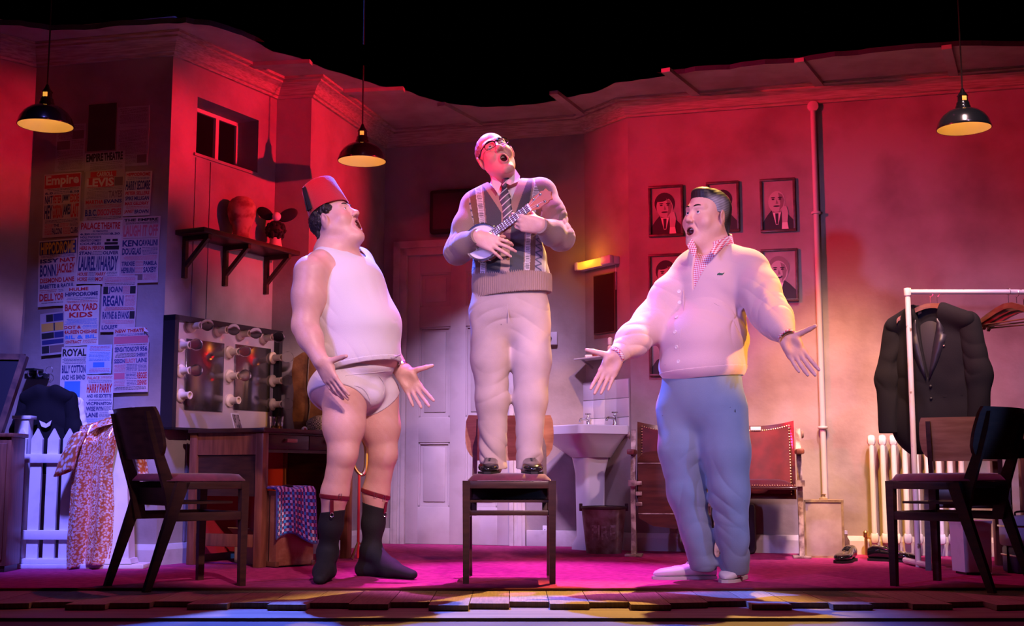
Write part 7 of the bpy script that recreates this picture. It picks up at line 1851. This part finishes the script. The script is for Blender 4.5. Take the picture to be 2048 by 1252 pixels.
CT = V3(1424, 478, 5.75); G.cut(CT, (-.28, -.30, 1)); G.cut(V3(1420, 640, 5.7), (0, 0, -1))
# open throat
tv = V3(1393, 518, 5.62); tl, tr = V3(1384, 478, 5.65), V3(1428, 482, 5.60)
G.cap(V3(1432, 500, 5.77), V3(1420, 455, 5.74), .079, .079, .003, 's'); G.ell(V3(1402, 490, 5.635), (.050, .07, .048), TB, .006, 's')
SHC = G
put(G, 'shirt', PC, base, MGI, .0036)
def flat_patch(P, name, mat, parent, th=.005, nrm=None):
    P = [Vector(p) for p in P]; n_ = len(P); nr = nrm or (P[1] - P[0]).cross(P[2] - P[0]).normalized(); V = [p - base for p in P] + [p - base - nr * th for p in P]
    MB().add(V, [tuple(range(n_)), tuple(range(2 * n_ - 1, n_ - 1, -1))] + [(i, (i + 1) % n_, n_ + (i + 1) % n_, n_ + i) for i in range(n_)]).build(name, mat, parent, smooth=False)
flat_patch([at(1385, 476, 5.665), at(1374, 490, 5.645), at(1381, 508, 5.625), at(1391, 515, 5.60), at(1393, 498, 5.615)], 'collar_point', MGI, PC, nrm=Vector((-.6, -.8, .1)))
flat_patch([at(1455, 470, 5.655), at(1461, 478, 5.64), at(1430, 510, 5.555), at(1420, 503, 5.56), at(1432, 488, 5.585)], 'collar_point', MGI, PC, nrm=Vector((-.1, -1, .2)))
# cardigan
def sleeves_c(F, e=0.0):
    for S, E_, W_, sd_ in ((RS, RE, RW, 1), (LS, LE, LW, 2)):
        F.chain([S, lerp(S, E_, .45), E_, lerp(E_, W_, .5), lerp(E_, W_, .80)], [.080 + e, .086 + e, .078 + e, .070 + e, .050 + e], .045)
        wrinkle(F, S, E_, .13, .0045, 1.6, sd_, .75, .4); wrinkle(F, E_, W_, .12, .0065, 1.8, sd_ + 3, .45, .45)
G = Field(); torso_c(G, .016); G.ell(V3(1404, 735, 5.735), (.208, .182, .10), TB, .05)
sleeves_c(G); folds(G, 20, .0045, 61); wrinkle(G, V3(1500, 600, 5.6), V3(1400, 720, 5.55), .30, .0045, 3.2, 3, .25, .4)
hF, hB = Vector(at(1318, 756, 5.60)), Vector(at(1500, 778, 5.72)); hem_n = Vector((.08, 0, -1)).normalized()
G.cut(Vector(at(1400, 752, 5.56)), hem_n)
vb = V3(1364, 577, 5.58); vL = V3(1376, 500, 5.64); vR = V3(1452, 478, 5.62)
def vcut(P):
    # V in the plane seen from the wearer's front
    q = P - vb; x = q @ A3(lf[:]); z = q[..., 2]; rx_ = (vR - vb) @ A3(lf[:]); rz_ = (vR - vb)[2]; lx_ = (vL - vb) @ A3(lf[:]); lz_ = (vL - vb)[2]
    d_ = np.maximum(x - z * rx_ / rz_, -(x - z * lx_ / lz_)); d_ = np.maximum(d_ * .8, -(q @ A3(f[:])) - .26); return d_
G.op('s', vcut, .004); G.cap(V3(1434, 510, 5.77), V3(1426, 460, 5.745), .094, .094, .006, 's')
CARC = G
MPK = M('pink_knit', (.62, .41, .40), .88, sheen=.4, bump=.15, bscale=350)
put(G, 'cardigan', PC, base, MPK, .0034)
# hem band, cuffs, buttons, pocket and the little green emblem
G2 = Field(); G2.ell(V3(1404, 735, 5.735), (.211, .185, .103), TB, .05); G2.ell(V3(1406, 682, 5.735), (.214, .184, .186), TB, .05); G2.cut(Vector(at(1400, 754, 5.56)), hem_n); G2.cut(Vector(at(1400, 734, 5.56)), -hem_n); G2.op('shell', lambda P: np.zeros(P.shape[:-1], dtype=f32), .012)
put(G2, 'hem_band', PC, base, MPK, .0036)
for S, E_, W_ in ((RS, RE, RW), (LS, LE, LW)):
    a_, b_ = lerp(E_, W_, .70), lerp(E_, W_, 1.0); G2 = Field(); G2.cap(a_, b_, .050, .043, .01); ax = A3(b_ - a_); ax /= np.linalg.norm(ax); G2.cut(b_, ax); G2.cut(a_, -ax); folds(G2, 60, .0015, 6); put(G2, 'cuff', PC, base, MPK, .0034)
    a2, b2 = lerp(E_, W_, .97), lerp(E_, W_, 1.05); G2 = Field(); G2.cap(a2, b2, .0405, .040, .01); G2.cut(b2, ax); G2.cut(a2, -ax); put(G2, 'shirt_cuff', PC, base, MGI, .0034)
MPB = M('pearl_button', (.72, .60, .55), .3)
for (u, v) in ((1358, 583), (1359, 605), (1353, 634), (1350, 664), (1353, 694), (1357, 723)):
    mb = disc_on(CARC, u, v, 5.2, 6.0, .009, .004, base)
    if mb: mb.build('button', MPB, PC)
# button band edge line
def strip(F, pts, w_, mat, name, parent, off=.002, th=.003):
    P = []
    for u, v in pts:
        p, n_ = on_surface(F, u, v, 5.2, 6.0)
        if p is not None: P.append(p + n_ * off - base)
    if len(P) > 1: return MB().tube(cat_pts(P, 4), w_ / 2, 6).build(name, mat, parent)
MPK2 = M('pink_seam', (.60, .42, .40), .9)
strip(CARC, [(1366, 580), (1368, 620), (1362, 660), (1360, 700), (1364, 745)], .003, MPK2, 'band_seam', PC, .0005)
strip(CARC, [(1428, 606), (1440, 612), (1452, 611)], .003, MPK2, 'pocket_edge', PC, .0005)
# emblem: small green reptile seen from the side
p, n_ = on_surface(CARC, 1441, 549, 5.2, 6.0)
if p is not None:
    e1 = Vector((0, 0, 1)).cross(n_).normalized(); e2 = n_.cross(e1)
    out = [(-.016, .000), (-.013, .005), (-.008, .006), (-.006, .009), (-.003, .006), (.003, .006), (.008, .004), (.014, .006), (.018, .009), (.016, .003), (.010, -.001), (.008, -.005), (.006, -.002), (.0, -.001), (-.002, -.005), (-.005, -.002), (-.010, -.001), (-.015, -.003)]
    V = [p + n_ * .0035 + e1 * (x * .95) + e2 * z - base for x, z in out]; V2 = [v - n_ * .003 for v in V]; k = len(out)
    MB().add(V + V2, [tuple(range(k)), tuple(range(2 * k - 1, k - 1, -1))] + [(i, (i + 1) % k, k + (i + 1) % k, k + i) for i in range(k)]).build('emblem', M('emblem_green', (.02, .09, .05), .7), PC, smooth=False)
# trousers
G = Field(); hips_c(G, .014)
for Lg, sx in ((RL, -1), (LL, 1)):
    G.chain([Lg[0], Lg[1], Lg[2], lerp(Lg[2], Lg[3], 1.08)], [.118, .103, .083, .062], .04)
    wrinkle(G, Lg[1], Lg[3], .14, .006, 1.8, 2 + sx, .35, .4); wrinkle(G, Lg[2], Lg[3], .13, .011, 2.2, 5 + sx, .9, .35)
folds(G, 20, .004, 71); G.cut((0, 5.70, .045), (.0, .18, -1)); G.cut(V3(1400, 745, 5.74), (0, 0, 1))
put(G, 'trousers', PC, base, M('blue_grey_cloth', (.18, .225, .285), .75, var=(.15, .19, .245), vscale=5, sheen=.2, bump=.1, bscale=300), .0038)
# white loafers
MLO = M('white_leather', (.62, .60, .62), .4)
def loafer(heel, rz_, nm):
    M4 = Matrix.Translation((heel[0] - base.x, heel[1] - base.y, 0)) @ Matrix.Rotation(rz_, 4, 'Z')
    mb = MB(); leather_shoe(mb, .285); mb.xform(M4); o = mb.build('loafer', MLO, PC, angle=60)
    mb = MB(); shoe_sole(mb, .285); mb.xform(M4); mb.build('sole', M('pale_sole', (.5, .47, .45), .7), o)
    mb = MB(); mb.tube(cat_pts([(-.036, -.10, .056), (-.026, -.165, .057), (-.012, -.200, .053), (.012, -.200, .053), (.026, -.165, .057), (.036, -.10, .056)], 4), .003, 6); mb.xform(M4); mb.build('apron_seam', MLO, o)
    mb = MB(); mb.tube([(-.030, -.125, .068), (0, -.127, .076), (.030, -.125, .068)], .0045, 6); mb.xform(M4); mb.build('strap', MLO, o)
    mb = MB(); mb.tube(cat_pts([(-.022, -.126, .078), (-.008, -.131, .083), (.008, -.131, .083), (.022, -.126, .078)], 3), .0026, 6); mb.xform(M4); mb.build('snaffle', M('dark_metal', (.08, .07, .06), .3, 1), o)
hr_ = atz(1432, 1158, .007); loafer((hr_.x, hr_.y + .02), -PI / 2 + .12, 'r')
hl_ = atz(1487, 1158, .007); loafer((hl_.x, hl_.y + .06), -.42, 'l')
# watch band on the near wrist
ax = Vector((LW - LE).tolist()).normalized(); c = Vector(lerp(LE, LW, 1.09).tolist()); e1 = ax.orthogonal().normalized(); e2 = ax.cross(e1)
wt = None
for k in range(20):
    a = 2 * PI * k / 20; d_ = e1 * math.cos(a) + e2 * math.sin(a); p = c + d_ * .0345 - base; mb = MB().bar(p - ax * .005, p + ax * .005, .010, .004, up=d_)
    o = mb.build('bracelet_link' if k else 'bracelet', M('gold_link', ()), PC if k == 0 else wt)
    if k == 0: wt = o

# ================================================================== hanging clothes
def jacket(t, o, ax, s, mat, lap=None, length=.74, open_v=True):
    """jacket hung from o along the horizontal axis ax; parts are children of t"""
    ax = Vector(ax).normalized(); nr = Vector((0, 0, 1)).cross(ax).normalized()      # back
    nr = -nr if nr.y < 0 else nr
    R = np.array([[ax.x, nr.x, 0], [ax.y, nr.y, 0], [0, 0, 1]], dtype=f32); o = Vector(o)
    def L(x, y, z): return A3((o + ax * (x * s) + nr * (y * s) + Vector((0, 0, z * s)))[:])
    F = Field()
    F.capf(L(-.075, -.03, -.042), L(-.185, -.022, -.090), .046 * s, .045 * s, nr, .8, .03); F.capf(L(.075, -.03, -.042), L(.185, -.022, -.090), .046 * s, .045 * s, nr, .8, .03)
    F.ell(L(0, 0, -.24), (.20 * s, .066 * s, .22 * s), R, .05); F.ell(L(0, .0, -.50), (.205 * s, .064 * s, .27 * s), R, .06); F.ell(L(0, 0, -length + .12), (.215 * s, .060 * s, .14 * s), R, .06)
    F.cut(L(0, 0, -length), (0, 0, -1))
    wrinkle(F, L(0, 0, -.2), L(0, 0, -.8), .3, .004, 1.2, 3, .5, .6); folds(F, 14, .005, 81)
    if open_v:
        def v(P):
            q = (P - L(0, 0, -.38)) @ R; x = np.abs(q[..., 0]); z = q[..., 2]; return np.maximum((x - .17 * z) * .9, q[..., 1] + .02 * s)
        F.op('s', v, .004)
    body = F
    ob = put(F, 'jacket_body', t, Vector(t.location), mat, .0055)
    for sg in (-1, 1):
        G = Field(); G.capf(L(sg * .185, 0, -.105), L(sg * .235, -.015, -.36), .062 * s, .058 * s, nr, .75, .03); G.capf(L(sg * .235, -.015, -.36), L(sg * .225, -.04, -.635), .058 * s, .050 * s, nr, .75, .03)
        wrinkle(G, L(sg * .185, 0, -.10), L(sg * .225, -.04, -.63), .09, .004, 3, 2, .5, .4); G.cut(L(sg * .225, -.04, -.635), (0, 0, -1)); put(G, 'sleeve', t, Vector(t.location), mat, .0055)
    if lap:
        # inner dark waistcoat and satin lapels
        G = Field(); G.ell(L(0, .012, -.25), (.12 * s, .06 * s, .2 * s), R, .02); put(G, 'lining', t, Vector(t.location), M('dark_lining', (.016, .012, .016), .7), .006)
        tl = Vector(t.location)
        def front(x, z, off=.004):
            Q = np.array([L(x, y, z) for y in np.linspace(-.2, .1, 160)], dtype=f32); D = body.eval(Q, Q[:, None, :], .1)[:, 0]; i = np.nonzero(D < .0)[0]
            q = Q[i[0]] if len(i) else L(x, -.06, z); return Vector(q.tolist()) - nr * off - tl
        for sg in (-1, 1):
            rows_ = [(-.075, .052, .058), (-.10, .052, .072), (-.135, .050, .088), (-.150, .048, .080), (-.160, .046, .098), (-.20, .038, .088), (-.26, .026, .066), (-.32, .014, .040), (-.375, .006, .012)]
            V = [front(sg * b_, z) for z, a_, b_ in rows_] + [front(sg * a_, z, .008) for z, a_, b_ in rows_]; k = len(rows_)
            mb = MB().add(V, [(i, i + 1, k + i + 1, k + i) for i in range(k - 1)]); o_ = mb.build('lapel', lap, t); sm = o_.modifiers.new('thick', 'SOLIDIFY'); sm.thickness = .004
        for z in (-.41, -.47): MB().ball(front(.012, z, .002), .008, 10, 6).build('button', M('black_plastic', ()), t)
        MB().ball(front(.085, -.215, .002), .0065, 10, 8).build('pin', MSTEEL, t)
        MB().bar(front(.07, -.46, .001), front(.16, -.455, .001), .012, .004, up=nr).build('pocket_flap', mat, t)
    return L
MBK = M('tailcoat_wool', (.006, .0055, .008), .85, spec=.2, bump=.1, bscale=300)
hp = Vector((JX, RYY, ztop_r))
t = thing('black_jacket', 'black dinner jacket with satin lapels hanging on the white rail', 'jacket', hp)
jacket(t, hp + Vector((0.01, .035, .012)), (.76, -.65, 0), 1.06, MBK, M('satin_lapel', (.012, .010, .016), .45))
# dark jacket and white shirt on the coat rack behind the fence
cj = at(98, 772, 6.66)
t = thing('dark_jacket', 'dark jacket on a brown hanger behind the white picket fence', 'jacket', cj)
jacket(t, cj, (.98, -.12, 0), .66, MBK, None, .70, False)
hanger((cj.x, cj.y, cj.z - .012), -.12, 'brown hanger in the dark jacket behind the fence', bar=False, grp='hangers on the coat rack', sc=.62)
MB().prism([(-.035, .018), (-.005, .006), (.0, .0), (.03, .02), (.022, -.008), (-.0, -.02), (-.022, -.012)], -.07, -.064, 'xz').xform(Matrix.Translation((.018, 0, -.205))).build('white_bow', M('white_shirt', (.74, .71, .74), .7), t, smooth=False)
cs = at(122, 786, 6.745)
t = thing('white_shirt', 'white shirt hanging behind the dark jacket on the rack', 'shirt', cs)
jacket(t, cs, (.98, -.20, 0), .56, M('white_shirt', ()), None, .78, False)
